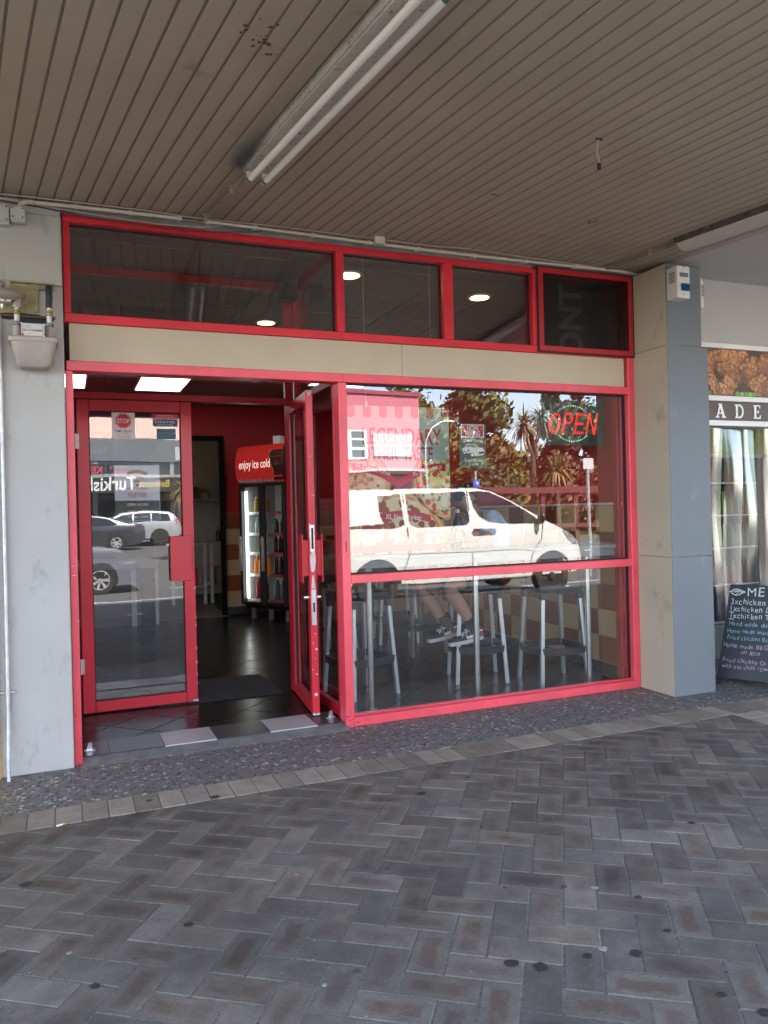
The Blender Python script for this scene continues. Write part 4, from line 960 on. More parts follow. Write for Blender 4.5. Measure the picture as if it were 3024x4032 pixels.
for k in range(9):
    t = k / 8; x = -.15 - .05 * math.sin(t * 1.4); z = 3.0 - .045 * t * t
    mb.lathe([(.0135, -.0015), (.0135, .0015)], (x, -.0795, z), (-1 + t, 0, -t), 10)
mb.build('flexible_bend', CREAM, cn, smooth=40)
mb = MB(); mb.box(1.79, 1.857, -.11, -.05, 2.988, 3.04, .004); mb.build('conduit_box', CREAM, cn)
for nm, lab, mt, pts, r in (('cable_run', 'pale cable stretched along the top of the cream conduit', PALEC, [(-.36, -.1, 3.016), (-.1, -.1, 3.02), (.4, -.095, 3.024), (.75, -.09, 3.018), (1.2, -.09, 3.026), (1.75, -.09, 3.022), (2.2, -.09, 3.02), (2.45, -.085, 3.032), (2.9, -.09, 3.018), (3.4, -.085, 3.012), (3.75, -.07, 3.015), (3.86, -.06, 3.0)], .0035),
                            ('cable_run', 'dark cable sagging across the top of the red transom', DARKC, [(-.33, -.06, 3.0), (-.1, -.05, 2.992), (.1, -.035, 2.976), (.3, -.03, 2.967), (.55, -.03, 2.962), (.8, -.03, 2.968), (.97, -.04, 2.985), (1.1, -.05, 3.0)], .0035),
                            ('cable_run', 'grey cable drooping beside the dark one above the doors', PALEC, [(-.3, -.075, 3.006), (0, -.05, 2.994), (.25, -.04, 2.985), (.5, -.04, 2.977), (.75, -.045, 2.986), (.85, -.06, 3.0)], .0032),
                            ('cable_run', 'twisted cable end above the screened window', PALEC, [(3.3, -.07, 3.018), (3.5, -.075, 3.004), (3.65, -.06, 3.012), (3.77, -.06, 2.998), (3.85, -.045, 3.01)], .005)):
    one(MB().tube(pts, r, 6), nm, mt, lab, 'cable', 'cables above the shopfront', smooth=60)
vp = T('wall_pipe', 'thin galvanised pipe running down the wall beside the yellow panel', 'pipe', (-.305, -.1, 0))
mb = MB(); mb.tube([(-.309, -.12, 0), (-.309, -.1, .16), (-.307, -.075, .3), (-.305, -.07, 1.0), (-.303, -.07, 2.4)], .0095, 10); mb.build('pipe', GALV, vp, smooth=50)
mb = MB(); mb.box(-.345, -.27, -.07, -.05, .44, .452, .002); mb.lathe([(.0115, -.012), (.0115, .012)], (-.307, -.072, .446), n=10); mb.build('pipe_clip', GALV, vp)
# alarm sirens on the pillar
sr = T('alarm_box', 'white louvred alarm siren box with a blue lens on the pillar front', 'alarm', (3.905, -.4, 2.735), 'alarm boxes on the pillar')
mb = MB(); mb.box(3.8545, 3.965, -.45, -.342, 2.735, 2.955, .006); mb.build('housing', PLAST, sr)
mb = MB()
for i in range(6): mb.box(3.8535, 3.8548, -.425, -.37, 2.845 + i * .013, 2.851 + i * .013)
for z in (2.945, 2.758): mb.lathe([(.005, 0), (.004, .001)], (3.91, -.45, z), (0, -1, 0), 8)
mb.pieces('louvre', BLACK, sr)
mb = MB(); mb.box(3.875, 3.945, -.4525, -.45, 2.878, 2.906); sg = mb.build('name_label', M('slate label', (.09, .15, .2), .4), sr)
mb = MB().text('SIGNATURE', .011, (3.91, -.4528, 2.888), align='CENTER', bold=.01, sx=.9); mb.build('lettering', INKM, sg, recalc=False)
mb = MB(); mb.box(3.882, 3.95, -.466, -.4502, 2.782, 2.832, .006); mb.build('strobe_lens', M('blue lens', (.004, .06, .16), .15, noise=(40, .3)), sr)
sr = T('alarm_box', 'white alarm siren box seen edge on at the pillar corner', 'alarm', (4.19, -.3, 2.72), 'alarm boxes on the pillar')
mb = MB(); mb.prism([(4.166, -.34, 2.72), (4.2, -.335, 2.72), (4.2, -.33, 2.9), (4.166, -.34, 2.935)], (0, .12, 0)); mb.build('housing', PLAST, sr)
mb = MB()
for i in range(7): mb.box(4.172, 4.194, -.3425, -.333, 2.8 + i * .012, 2.804 + i * .012)
mb.pieces('louvre', BLACK, sr)

# ------------------------------------------------------------------ fluorescent battens under the canopy
TUBE = M('fluorescent tube glass', (.8, .79, .77), .25, noise=(3, .03)); TRAY = M('dirty white tray', (.47, .455, .43), .5, noise=(8, .12), dirt=((.2, .13, .09), 22, .57, (1, 1, 1)))
def batten(x0, t0, t1, label, tray_m, dusty):
    bt = T('fluorescent_batten', label, 'light', sof(x0, t0, -.05), 'fluorescent battens under the canopy')
    def q(u, t, h): p = sof(x0 + u, t, -h); return p
    def bar(mb, u0, u1, h0, h1, ta, tb, m=None): mb.prism([q(u0, ta, h0), q(u1, ta, h0), q(u1, ta, h1), q(u0, ta, h1)], Vector(q(u0, tb, h0)) - Vector(q(u0, ta, h0)), m)
    mb = MB(); bar(mb, -.058, .062, .0015, .036, t0 + .0, t1); bar(mb, -.066, -.0585, .0, .028, t0, t1); bar(mb, .0625, .068, .0, .028, t0, t1); bar(mb, -.012, .026, .036, .043, t0 + .02, t1)
    mb.build('tray', tray_m, bt)
    for u in (-.03, .045):
        t_ = MB(); t_.tube([q(u, t0 + .02, .075), q(u, t1 - .02, .075)], .015, 12); t_ = t_.build('tube', TUBE, bt, smooth=50)
        mb = MB()
        for t in (t0 + .012, t1 - .03): mb.tube([q(u, t, .075), q(u, t + .022, .075)], .0158, 12)
        mb.pieces('end_cap', M('end cap', (.05, .16, .1), .4) if u else STEEL, t_, smooth=40)
        mb = MB()
        for t in (t0 + .006, t1 - .01): bar(mb, u - .012, u + .012, .02, .088, t, t + .007)
        mb.pieces('lamp_holder', PLAST, bt)
    mb = MB(); random.seed(5)
    for k in range(60):
        u = random.choice((-.045, .012, .03)) + random.gauss(0, .008); t = random.uniform(t0 + .03, t1); r = random.uniform(.0015, .005 if random.random() < .85 else .011)
        mb.add([tuple(Vector(q(u + r * math.cos(a), t + r * math.sin(a), .0435 if -.012 < u < .026 else .0365))) for a in (0, 1, 2, 3, 4, 5)], [tuple(range(6))])
    tag(mb.build('rust_stain', RUSTP, bt, recalc=False), kind='stuff')
    return q
q = batten(.767, .84, 2.42, 'twin tube batten fixed along the soffit above the doors', TRAY, True)
random.seed(3)
mb = MB()
for k in range(2600):
    t = 0.84 + abs(random.gauss(0, .17)); u = -.09 + random.gauss(0, .024) + .04 * (t < 1.0) * random.random(); h = random.uniform(.0, .03); p = Vector(q(u, t, h)); d = Vector((random.gauss(0, 1), random.gauss(0, 1), random.gauss(0, .6))).normalized() * random.uniform(.01, .03)
    n2 = d.orthogonal().normalized() * .0007; mb.add([p - n2, p + n2, p + d + n2, p + d - n2], [(0, 1, 2, 3)])
for tt_ in range(2):
    for k in range(500):
        t = random.uniform(.86, 2.4); u = (-.068, .072)[tt_] + random.gauss(0, .006); p = Vector(q(u, t, random.uniform(0, .012))); d = Vector((random.gauss(0, .6), random.gauss(0, 1), random.gauss(0, .4))).normalized() * random.uniform(.006, .02)
        n2 = d.orthogonal().normalized() * .0007; mb.add([p - n2, p + n2, p + d + n2, p + d - n2], [(0, 1, 2, 3)])
o = one(mb, 'cobwebs', M('grey cobweb', (.3, .29, .29), .9), 'dusty grey cobwebs clinging along the twin tube batten', 'cobweb', recalc=False); o['kind'] = 'stuff'
bt = T('covered_batten', 'batten light under a grey clear cover near the pillar', 'light', sof(3.575, .72, -.05), 'fluorescent battens under the canopy')
def q2(u, t, h): return sof(3.575 + u, t, -h)
mb = MB(); mb.prism([q2(-.075, .70, 0), q2(-.055, .70, 0), q2(-.05, .70, .03), q2(-.07, .70, .028)], Vector(q2(0, 2.2, 0)) - Vector(q2(0, .7, 0))); mb.build('tray', M('grimy dark tray', (.075, .065, .055), .7, noise=(20, .6), dirt=((.2, .18, .16), 18, .6, (1, 1, 1))), bt)
mb = MB(); prof = [(-.05, 0)] + [(.01 + .062 * math.cos(R(a)), .01 + .062 * math.sin(R(a))) for a in range(180, -1, -20)] + [(.07, 0)]
mb.loft([[q2(u, t, h) for u, h in prof] for t in (.70, .72, 2.2)]); mb.build('cover', M('aged clear cover', (.5, .48, .45), .3, noise=(6, .12)), bt, smooth=50)
mb = MB(); mb.tube([q2(.012, .73, .062), q2(.012, 2.2, .062)], .017, 10); mb.build('tube', M('dull tube', (.5, .48, .45), .3), bt, smooth=50)
mb = MB(); mb.tube([q2(-.01, .728, .066), q2(.0, .716, .058), q2(.0, .712, .03)], .006, 6); mb.build('end_clip', STEEL, bt)
for (x0, ta, tb, lab) in ((.75, .08, .84, 'brown conduit along the soffit up to the twin tube batten'), (3.55, .02, .7, 'brown conduit along the soffit up to the covered batten')):
    cn = T('soffit_conduit', lab, 'conduit', sof(x0, ta, -.02), 'conduits feeding the battens')
    mb = MB(); mb.tube([sof(x0, ta, -.02), sof(x0 + .004, (ta + tb) / 2, -.022), sof(x0, tb, -.02)], .0125, 10); mb.build('pipe', M('brown conduit paint', (.23, .185, .14), .55, noise=(8, .25)), cn, smooth=40)
    mb = MB()
    for t in (ta + .03, (ta + tb) / 2 + .1, tb - .02): mb.tube([sof(x0, t, -.02), sof(x0, t + .018, -.02)], .016, 8); mb.box(*[v for a_ in ((sof(x0, t)[0] - .022, sof(x0, t)[0] + .022), (-t - .014, -t - .004), (sof(x0, t)[2] - .006, sof(x0, t)[2])) for v in a_])
    mb.pieces('saddle', SOFFIT, cn)

# ------------------------------------------------------------------ neighbouring takeaway
ns = T('neighbouring_shopfront', 'takeaway shopfront with food picture and plastic strip curtain right of the pillar', 'shopfront', (6.5, 0, 0))
mb = MB(); mb.box(4.16, 9.7, -.03, .3, 2.53, 3.06, .002); mb.build('upper_panel', NSOF, ns)
mb = MB(); mb.box(4.1, 9.7, -.13, .1, 2.498, 2.535, .003); mb.box(4.22, 9.7, -.12, .1, 2.103, 2.143, .003); mb.box(4.22, 9.7, -.12, .1, 1.916, 1.957, .003); mb.pieces('trim', WHITE, ns)
ch = MB(); ch.box(4.2, 9.7, -.098, .05, 2.144, 2.497); ch = ch.build('food_picture', M('picture shadow print', (.07, .035, .022), .5, noise=(9, .4)), ns)
f = Flat(4.448, -.0985, 2.497); mb = MB(); random.seed(12)
def nug(u, v, rx, ry, l, rot=0, c=None):
    c = c or random.choice([(.42, .2, .085), (.47, .23, .1), (.38, .17, .07), (.5, .27, .13)]); n = 30; ph = [random.uniform(0, 6.28) for _ in range(3)]
    for ring_, k in ((1, .72), (.84, 1.0), (.6, 1.2), (.33, 1.4)):
        pts = []
        for i in range(n):
            a = 6.2832 * i / n; wob = 1 + .05 * math.sin(5 * a + ph[0]) + .05 * math.sin(9 * a + ph[1]) + .03 * math.sin(14 * a + ph[2]); x, y = rx * ring_ * wob * math.cos(a) - (1 - ring_) * rx * .25, ry * ring_ * wob * math.sin(a) + (1 - ring_) * ry * .3
            pts.append((u + x * math.cos(rot) - y * math.sin(rot), v + x * math.sin(rot) + y * math.cos(rot)))
        for fn in (lambda p: p[1] + .35, lambda p: -.002 - p[1], lambda p: p[0]): pts = clip(pts, fn) if pts else pts
        if len(pts) > 2: f.pg(mb, pts, l + .15 * (1 - ring_), col=[x * k for x in c])
def crumbs(u, v, rx, ry, l, rot):
    base = random.choice([(.42, .19, .075), (.47, .22, .09), (.36, .15, .055)])
    for q in range(70):
        a = random.uniform(0, 6.28); rr = math.sqrt(random.random()) * 1.02; x, y = rx * rr * math.cos(a), ry * rr * math.sin(a); X, Y = u + x * math.cos(rot) - y * math.sin(rot), v + x * math.sin(rot) + y * math.cos(rot)
        k = 1.0 + .38 * (y / ry) - .2 * (x / rx) - .25 * rr ** 4 + random.gauss(0, .2); r = random.uniform(.006, .017); pts = [(X + r * random.uniform(.6, 1.2) * math.cos(t), Y + r * random.uniform(.6, 1.2) * math.sin(t)) for t in (0, .8, 1.6, 2.4, 3.2, 4, 4.8, 5.6)]
        for fn in (lambda p: p[1] + .35, lambda p: -.002 - p[1], lambda p: p[0]): pts = clip(pts, fn) if pts else pts
        if len(pts) > 2: f.pg(mb, pts, l + .2 + q * .001, col=[max(.02, c * k) for c in base])
lt = 1
for u, v, rx, ry, rot in ((.05, -.08, .1, .075, 0), (.19, -.05, .08, .07, .2), (.33, -.04, .09, .05, 0), (.28, -.1, .06, .05, 0), (.46, -.16, .12, .13, .3), (.62, -.1, .12, .1, 0), (.02, -.2, .05, .06, 0), (.07, -.27, .045, .1, .5), (.23, -.17, .17, .062, -.35), (.21, -.28, .09, .075, .2), (.55, -.26, .12, .09, 0), (.72, -.27, .1, .08, .4), (.84, -.14, .12, .1, 0), (1.0, -.22, .13, .11, 0), (1.2, -.12, .14, .1, .2), (1.3, -.27, .12, .09, 0)):
    nug(u, v, rx, ry, lt, rot, (.2, .08, .03)); crumbs(u, v, rx * .95, ry * .95, lt, rot); lt += .4
for u in (.0, .02, .3, .35, .39, .43, .47, .63, .66, .9, .95):
    nug(u, -.335, .028, .02, lt, 0, random.choice([(.16, .3, .04), (.24, .38, .08), (.1, .22, .03)])); lt += .2
mb.build('printed_chicken', chicken_mat(), ch, recalc=False)
nb = MB(); nb.box(4.2, 9.7, -.1, .05, 1.958, 2.102); nb = nb.build('name_board', M('dark wood print', (.075, .045, .04), .5, noise=(4, .3), dirt=((.12, .075, .06), 3, .55, (1, 1, 14))), ns)
mb = MB(); y = -.1015; zb, h = 1.979, .104; s = .017
def bar(x0, z0, x1, z1, wd=.018): dx, dz = x1 - x0, z1 - z0; L_ = math.hypot(dx, dz); nx_, nz_ = -dz / L_ * wd / 2, dx / L_ * wd / 2; mb.prism([(x0 + nx_, y, z0 + nz_), (x1 + nx_, y, z1 + nz_), (x1 - nx_, y, z1 - nz_), (x0 - nx_, y, z0 - nz_)], (0, -.0015 - random.random() * .0006, 0))
def letter(ch_, x):
    if ch_ == 'A': bar(x + .016, zb, x + .05, zb + h, .014); bar(x + .084, zb, x + .05, zb + h, .022); bar(x + .03, zb + .034, x + .075, zb + .034, .01); bar(x, zb + .004, x + .036, zb + .004, .01); bar(x + .062, zb + .004, x + .104, zb + .004, .01); bar(x + .03, zb + h - .004, x + .058, zb + h - .004, .01)
    if ch_ == 'D':
        bar(x + .02, zb, x + .02, zb + h, .02); bar(x, zb + .005, x + .05, zb + .005, .01); bar(x, zb + h - .005, x + .05, zb + h - .005, .01)
        pts = [(x + .045 + .036 * math.cos(R(a)), zb + h / 2 + (h / 2 - .006) * math.sin(R(a))) for a in range(90, -91, -20)]
        for a_, b_ in zip(pts, pts[1:]): bar(a_[0], a_[1], b_[0], b_[1], .016)
    if ch_ == 'E': bar(x + .02, zb, x + .02, zb + h, .02); bar(x, zb + .005, x + .07, zb + .005, .01); bar(x, zb + h - .005, x + .068, zb + h - .005, .01); bar(x + .02, zb + h / 2, x + .055, zb + h / 2, .009); bar(x + .07, zb, x + .074, zb + .026, .009); bar(x + .066, zb + h, x + .07, zb + h - .024, .009); bar(x + .054, zb + .04, x + .054, zb + .066, .007)
for c_, x in (('A', 4.522), ('D', 4.717), ('E', 4.905)): letter(c_, x)
mb.build('lettering', INKW, nb)
mb = MB(); mb.box(4.222, 4.3, -.06, .05, 0, 1.915, .003); mb.box(5.9, 5.96, -.06, .05, 0, 1.915, .003); mb.box(9.6, 9.7, -.06, .05, 0, 1.915, .003); mb.box(5.96, 9.6, -.05, .04, .0, .5, .003); mb.pieces('jamb', WHITE, ns)
paneY('window_pane', 5.96, 9.6, .5, 1.915, 0, GLASS, ns)
STRIP = glass('clear plastic strip', .13, (.62, .66, .63), .12)
for i in range(9):
    x = 4.3 + i * .175; amp = .012; mb = MB(); rows = []
    for r in range(12):
        z = .06 + r * 1.85 / 11; yy = -.02 + (.012 if i % 2 else -.012) + .012 * math.sin(r * .8 + i * 2); xx = x + .008 * math.sin(r * .6 + i)
        rows.append([(xx, yy, z), (xx + .06, yy - amp, z), (xx + .13, yy - amp * .8, z), (xx + .19, yy, z)])
    vs = [p for r in rows for p in r]; mb.add(vs, [(r * 4 + k, r * 4 + k + 1, (r + 1) * 4 + k + 1, (r + 1) * 4 + k) for r in range(11) for k in range(3)])
    mb.build('plastic_strip', STRIP, ns, smooth=60, recalc=False)
mb = MB(); mb.box(4.1, 9.7, 2.6, 2.7, 0, 3.0); mb.box(9.6, 9.7, .3, 2.6, 0, 3.0); mb.build('back_wall', M('takeaway wall', (.42, .42, .38), .7, noise=(1, .1)), ns)
mb = MB(); mb.box(4.06, 9.7, .05, 2.6, -.1, .02); struct(mb, 'takeaway_floor', M('takeaway floor', (.2, .19, .17), .4, noise=(3, .1)))
nf = T('drinks_fridge', 'lit glass drinks fridge behind the plastic strip curtain', 'fridge', (4.95, .6, .02))
mb = MB(); mb.box(4.42, 5.7, .45, .5, .02, .3); mb.box(4.42, 4.5, .45, 1.1, .02, 2.0); mb.box(5.62, 5.7, .45, 1.1, .02, 2.0); mb.box(4.42, 5.7, 1.05, 1.1, .02, 2.0); mb.box(4.42, 5.7, .45, 1.1, 1.72, 2.02); mb.build('body', M('fridge grey', (.3, .31, .3), .4), nf)
mb = MB()
for z in (.3, .62, .94, 1.22, 1.5): mb.box(4.5, 5.62, .52, 1.05, z, z + .012)
mb.pieces('shelf', PLAST, nf)
mb = MB(); mb.box(4.93, 4.945, .5, .515, .32, 1.3); mb.build('led_strip', M('cold LED strip', (.75, .9, 1), .4, emit=.2), nf)
mb = MB(); mb.box(4.43, 5.69, .447, .4495, 1.75, 2.0); mb.build('header', M('lime header print', (.13, .22, .03), .4, noise=(7, .5), emit=.02), nf)
random.seed(9); k = 0
for zi, z in enumerate((.312, .632, .952, 1.232)):
    for x in [4.56 + i * .09 for i in range(12)]:
        mb = MB(); mb.lathe([(.03, 0), (.032, .02), (.032, .13), (.014, .18), (.013, .2), (.0, .2)], (x, .58, z), n=8)
        ci = (zi + (x > 5)) % 4; c = ((.13, .2, .03), (.16, .1, .2), (.34, .2, .14), (.08, .2, .05))[ci]; cn_ = ('lime', 'purple', 'peach', 'green')[ci]; sh_ = ('lowest', 'second lowest', 'middle', 'second highest')[zi]
        nmc = 'bottle shade %d' % ((zi + (x > 5)) % 4)
        one(mb, 'bottle', bpy.data.materials.get(nmc) or M(nmc, c, .25), cn_ + ' drink bottle on the ' + sh_ + ' shelf of the takeaway fridge', 'bottle', cn_ + ' bottles on the ' + sh_ + ' takeaway fridge shelf', smooth=40)
# chalkboard
ab = T('chalkboard_sign', 'black A-frame chalkboard with a chalked takeaway menu beside the pillar', 'sign', (4.56, -.5, 0))
a0 = Vector((4.405, -.165, 0.0)); dx = Vector((.48, -.877, 0)); nb_ = Vector((-.877, -.48, 0)); lean = (Vector((0, 0, 1)) * math.cos(R(13)) - nb_ * math.sin(R(13)))
BW, BH = .62, .74
mb = MB(); th_ = nb_ * -.018
mb.prism([a0 + dx * .0 + lean * .05, a0 + dx * BW + lean * .05, a0 + dx * (BW - .07) + lean * BH, a0 + dx * .07 + lean * BH], th_)
mb.build('board', M('chalkboard black', (.012, .016, .023), .55, noise=(5, .5), dirt=((.03, .045, .065), 2.2, .58, (1, 1, 1))), ab)
mb = MB(); nf_ = lean.cross(dx)
back = a0 - nb_ * .36
for s0, s1 in ((.0, .03), (BW - .03, BW)): mb.prism([a0 + dx * s0, a0 + dx * s1, a0 + dx * s1 + lean * .05, a0 + dx * s0 + lean * .05], th_)
mb.prism([back + dx * .0, back + dx * BW, a0 + dx * (BW - .07) + lean * BH + th_ * 1.5, a0 + dx * .07 + lean * BH + th_ * 1.5], th_); mb.build('stand', BLACKM, ab)
CH = [M('white chalk', (.5, .54, .53), .9, noise=(120, .4)), M('blue chalk', (.2, .36, .46), .9, noise=(120, .4)), M('pink chalk', (.4, .27, .4), .9, noise=(120, .4))]
mb = MB(); random.seed(4); face = dx.cross(lean)
def chalk(s, size, u, v, m, sx=1.0, thin=-.004):
    x = u
    for c_ in s:
        w2 = {'m': .75, 'w': .72, 'M': .8, 'i': .28, 'l': .28, 'I': .3, ' ': .36, 'f': .36, 't': .38, 'r': .4, '/': .4, 'N': .68, 'D': .68, 'R': .62, 'B': .62, 'Q': .72, 'H': .66, 'O': .7}.get(c_, .54) * size * sx
        if c_ != ' ':
            r = random.gauss(0, .06); ux = dx * math.cos(r) + lean * math.sin(r); uy = -dx * math.sin(r) + lean * math.cos(r)
            mb.text(c_, size * random.uniform(.92, 1.08), a0 + dx * x + lean * (v + random.gauss(0, .0025)) + face * (.0012 if face.dot(nb_) > 0 else -.0012), ux, uy, bold=thin, shear=random.uniform(0, .15), sx=sx, m=m)
        x += w2
def V(yc): return .735 - (yc - 95) / 1700 * .685
chalk('ME', .092, .185, V(285), 0); chalk('3xchicken N', .062, .075, V(440), 0, .85); chalk('1xchicken Dr', .058, .07, V(570), 0, .85); chalk('1xchicken Thi', .058, .07, V(700), 0, .85)
chalk('Hand made dum', .045, .07, V(830), 1, .9); chalk('Home made wonton', .043, .06, V(965), 1, .85); chalk('Fried chicken Roll', .043, .06, V(1085), 1, .85)
chalk('Home made BBQ po', .047, .035, V(1235), 2, .86); chalk('on Rice', .043, .16, V(1340), 2, .9); chalk('Fried chicken On Ri', .045, .035, V(1500), 2, .86); chalk('with hot chilli /Swee', .043, .03, V(1605), 2, .86)
def pl(pts, wd=.004, m=0):
    for (u0, v0), (u1, v1) in zip(pts, pts[1:]):
        A = a0 + dx * u0 + lean * v0; B = a0 + dx * u1 + lean * v1; pd = (B - A).cross(face).normalized() * wd; k_ = face * (.0013 if face.dot(nb_) > 0 else -.0013); mb.add([A - pd + k_, B - pd + k_, B + pd + k_, A + pd + k_], [(0, 1, 2, 3)], m)
cu, cv = .115, V(215); pl([(cu + .036 * math.cos(t / 3), cv + .022 * math.sin(t / 3)) for t in range(20)]); pl([(cu - .055, cv), (cu - .03, cv + .004)]); pl([(cu + .03, cv + .012), (cu + .062, cv + .003), (cu + .03, cv - .01)]); pl([(cu - .02, cv), (cu + .025, cv + .006)], .003); pl([(cu - .025, cv + .008), (cu + .02, cv + .012)], .002); pl([(cu, cv - .012), (cu + .02, cv)], .002)
for v in (V(590), V(715)): pl([(.068, v), (.105, v)], .0025)
mb.build('chalk_lettering', CH, ab, recalc=False)
mb = MB(); mb.tube([(-.075, -.86, .006), (-.052, -.85, .006)], .0038, 8, m=0); mb.tube([(-.052, -.85, .006), (-.04, -.845, .006)], .0038, 8, m=1)
one(mb, 'cigarette_butt', [PAPER, M('filter paper', (.55, .3, .1), .7)], 'cigarette butt lying on the pale border pavers near the corner', 'cigarette butt')
# ------------------------------------------------------------------ inside the shop
PANEL = M('light panel', (.93, .97, 1), .5, emit=PANEL_E); WARM = M('warm lamp', (1, .86, .55), .5, emit=PANEL_E * .55)
for x0, x1, y0, y1, lab in ((.72, 1.2, 3.55, 4.4, 'lit ceiling panel above the middle of the doorway'), (-.08, .2, 3.55, 4.4, 'lit ceiling panel at the left above the closed door'), (2.48, 3.1, 3.0, 3.65, 'lit ceiling panel behind the side glazing')):
    t = T('ceiling_panel_light', lab, 'light', ((x0 + x1) / 2, (y0 + y1) / 2, 2.73), 'lit ceiling panels')
    mb = MB()
    for q in ((x0 - .02, x1 + .02, y0 - .02, y0), (x0 - .02, x1 + .02, y1, y1 + .02), (x0 - .02, x0, y0, y1), (x1, x1 + .02, y0, y1)): mb.box(*q, 2.735, 2.749)
    mb.build('frame', WHITE, t); mb = MB(); mb.box(x0, x1, y0, y1, 2.742, 2.749); mb.build('diffuser', PANEL, t)
for x, y, on, lab in ((.62, 2.05, 0, 'unlit round downlight behind the large transom pane'), (1.68, 2.25, 1, 'lit downlight low in the large transom pane'), (1.92, .72, 1, 'lit downlight behind the second transom pane'), (3.12, .95, 1, 'lit downlight behind the third transom pane'), (1.95, 3.6, 0, 'unlit downlight above the doorway'), (1.3, 7.0, 1, 'lit downlight in the kitchen')):
    t = T('downlight', lab, 'light', (x, y, 3.04 if y < 2.6 else 2.74), 'round ceiling downlights')
    mb = MB(); mb.lathe([(.075, .0), (.1, .004), (.1, .01)], (x, y, 3.04 if y < 2.6 else 2.74), n=24); mb.build('trim_ring', STEEL if not on else WHITE, t, smooth=30)
    mb = MB(); mb.lathe([(.0, 0), (.074, 0)], (x, y, 3.0385 if y < 2.6 else 2.7385), n=24); mb.build('lamp', WARM if on else M('unlit lamp', (.4, .4, .38), .3), t, recalc=False)
sp_ = T('speaker', 'small dark speaker under the ceiling behind the large transom pane', 'speaker', (1.5, .85, 2.86))
mb = MB(); mb.box(1.44, 1.56, .8, .92, 2.86, 3.0, .008); mb.build('cabinet', BLACK, sp_); mb = MB(); mb.box(1.45, 1.55, .797, .7995, 2.87, 2.99); mb.build('grille', BLACKM, sp_)
mb = MB(); mb.prism([(.55, .98, .027), (1.42, .97, .027), (1.412, 1.69, .027), (.55, 1.72, .027)], (0, 0, .009)); one(mb, 'door_mat', M('charcoal mat', (.022, .022, .024), .95, noise=(60, .3), bump=(200, .4)), 'charcoal door mat inside the open doorway', 'mat')
# fridge
FR = T('drinks_fridge', 'black two door drinks fridge with a red ice cold header', 'fridge', (1.99, 5.06, .02), rz=math.atan2(-.65, .4))
W_, Dp = .763, .62
mb = MB(); mb.box(0, W_, .05, Dp, .15, .2, .004); mb.box(0, .035, .03, Dp, .2, 1.72, .004); mb.box(W_ - .035, W_, .03, Dp, .2, 1.72, .004); mb.box(.035, W_ - .035, Dp - .03, Dp, .2, 1.72); mb.box(0, W_, .03, Dp, 1.7, 1.76, .004); mb.box(0, W_, .1, Dp, 1.76, 2.15, .02); mb.build('cabinet', BLACK, FR, local=True)
mb = MB(); mb.box(.036, W_ - .036, Dp - .034, Dp - .031, .2, 1.7); mb.box(.0355, .038, .06, Dp - .03, .2, 1.7); mb.build('liner', M('white liner', (.6, .64, .62), .4), FR, local=True)
prof = [(.1, 1.7), (.0, 1.705), (-.035, 1.76), (-.05, 1.88), (-.045, 2.0), (-.02, 2.1), (.02, 2.15), (.1, 2.165)]
mb = MB(); mb.loft([[(x, y, z) for y, z in prof] for x in (-.015, W_ + .012)]); hd = mb.build('header_sign', [M('red header print', (.5, .025, .02), .3, noise=(3, .15), emit=.03)], FR, smooth=50, local=True)
mb = MB(); mb.loft([[(x, y, z) for y, z in prof] for x in (W_ + .012, W_ + .05)]); mb.loft([[(x, y, z) for y, z in prof] for x in (-.03, -.015)]); mb.pieces('header_end', BLACK, hd, smooth=50, local=True)
def hp(x, z, l=1):     # point on the curved header face
    zs = [p[1] for p in prof]; ys = [p[0] for p in prof]; y = ys[0]
    for (y0, z0), (y1, z1) in zip(prof[1:], prof[2:]):
        if z0 <= z <= z1: y = y0 + (y1 - y0) * (z - z0) / (z1 - z0)
    return (x, y - .0015 * l, z)
def wrap(mb): mb.v = [hp(p[0], p[2], -p[1]) for p in mb.v]; return mb
mb = MB(); mb.text('enjoy ice cold', .15, (.05, -1.6, 1.875), bold=.006, sx=.64); wrap(mb).build('lettering', M('lit white ink', (.85, .8, .72), .5, emit=.07), hd, recalc=False, local=True)
mb = MB()
for i in range(12):
    x = W_ - .17 + .035 * math.sin(i * .5); z = 1.72 + i * .03
    mb.add([(x, -.8, z), (W_ + .01, -.8, z), (W_ + .01, -.8, z + .03), (W_ - .17 + .035 * math.sin((i + 1) * .5), -.8, z + .03)], [(0, 1, 2, 3)], 0)
    mb.add([(x, -1, z), (x + .012, -1, z), (W_ - .158 + .035 * math.sin((i + 1) * .5), -1, z + .03), (W_ - .17 + .035 * math.sin((i + 1) * .5), -1, z + .03)], [(0, 1, 2, 3)], 1)
mb.text('Coca', .07, (W_ - .12, -1.5, 1.9), shear=.25, sx=.6, m=2)
wrap(mb).build('bottle_print', [M('cola brown print', (.07, .025, .015), .3), M('gold print', (.5, .32, .1), .4), INKM], hd, recalc=False, local=True)
mb = MB(); random.seed(2); pts = [(x / 40 * .6, 1.735 + .02 * math.sin(x * 1.3) + random.uniform(0, .03) - x * .0006) for x in range(41)]
for (a, b_), (c, d) in zip(pts, pts[1:]): mb.add([(a, -1, 1.708), (c, -1, 1.708), (c, -1, d), (a, -1, b_)], [(0, 1, 2, 3)])
wrap(mb).build('ice_print', M('ice print', (.6, .58, .57), .4), hd, recalc=False, local=True)
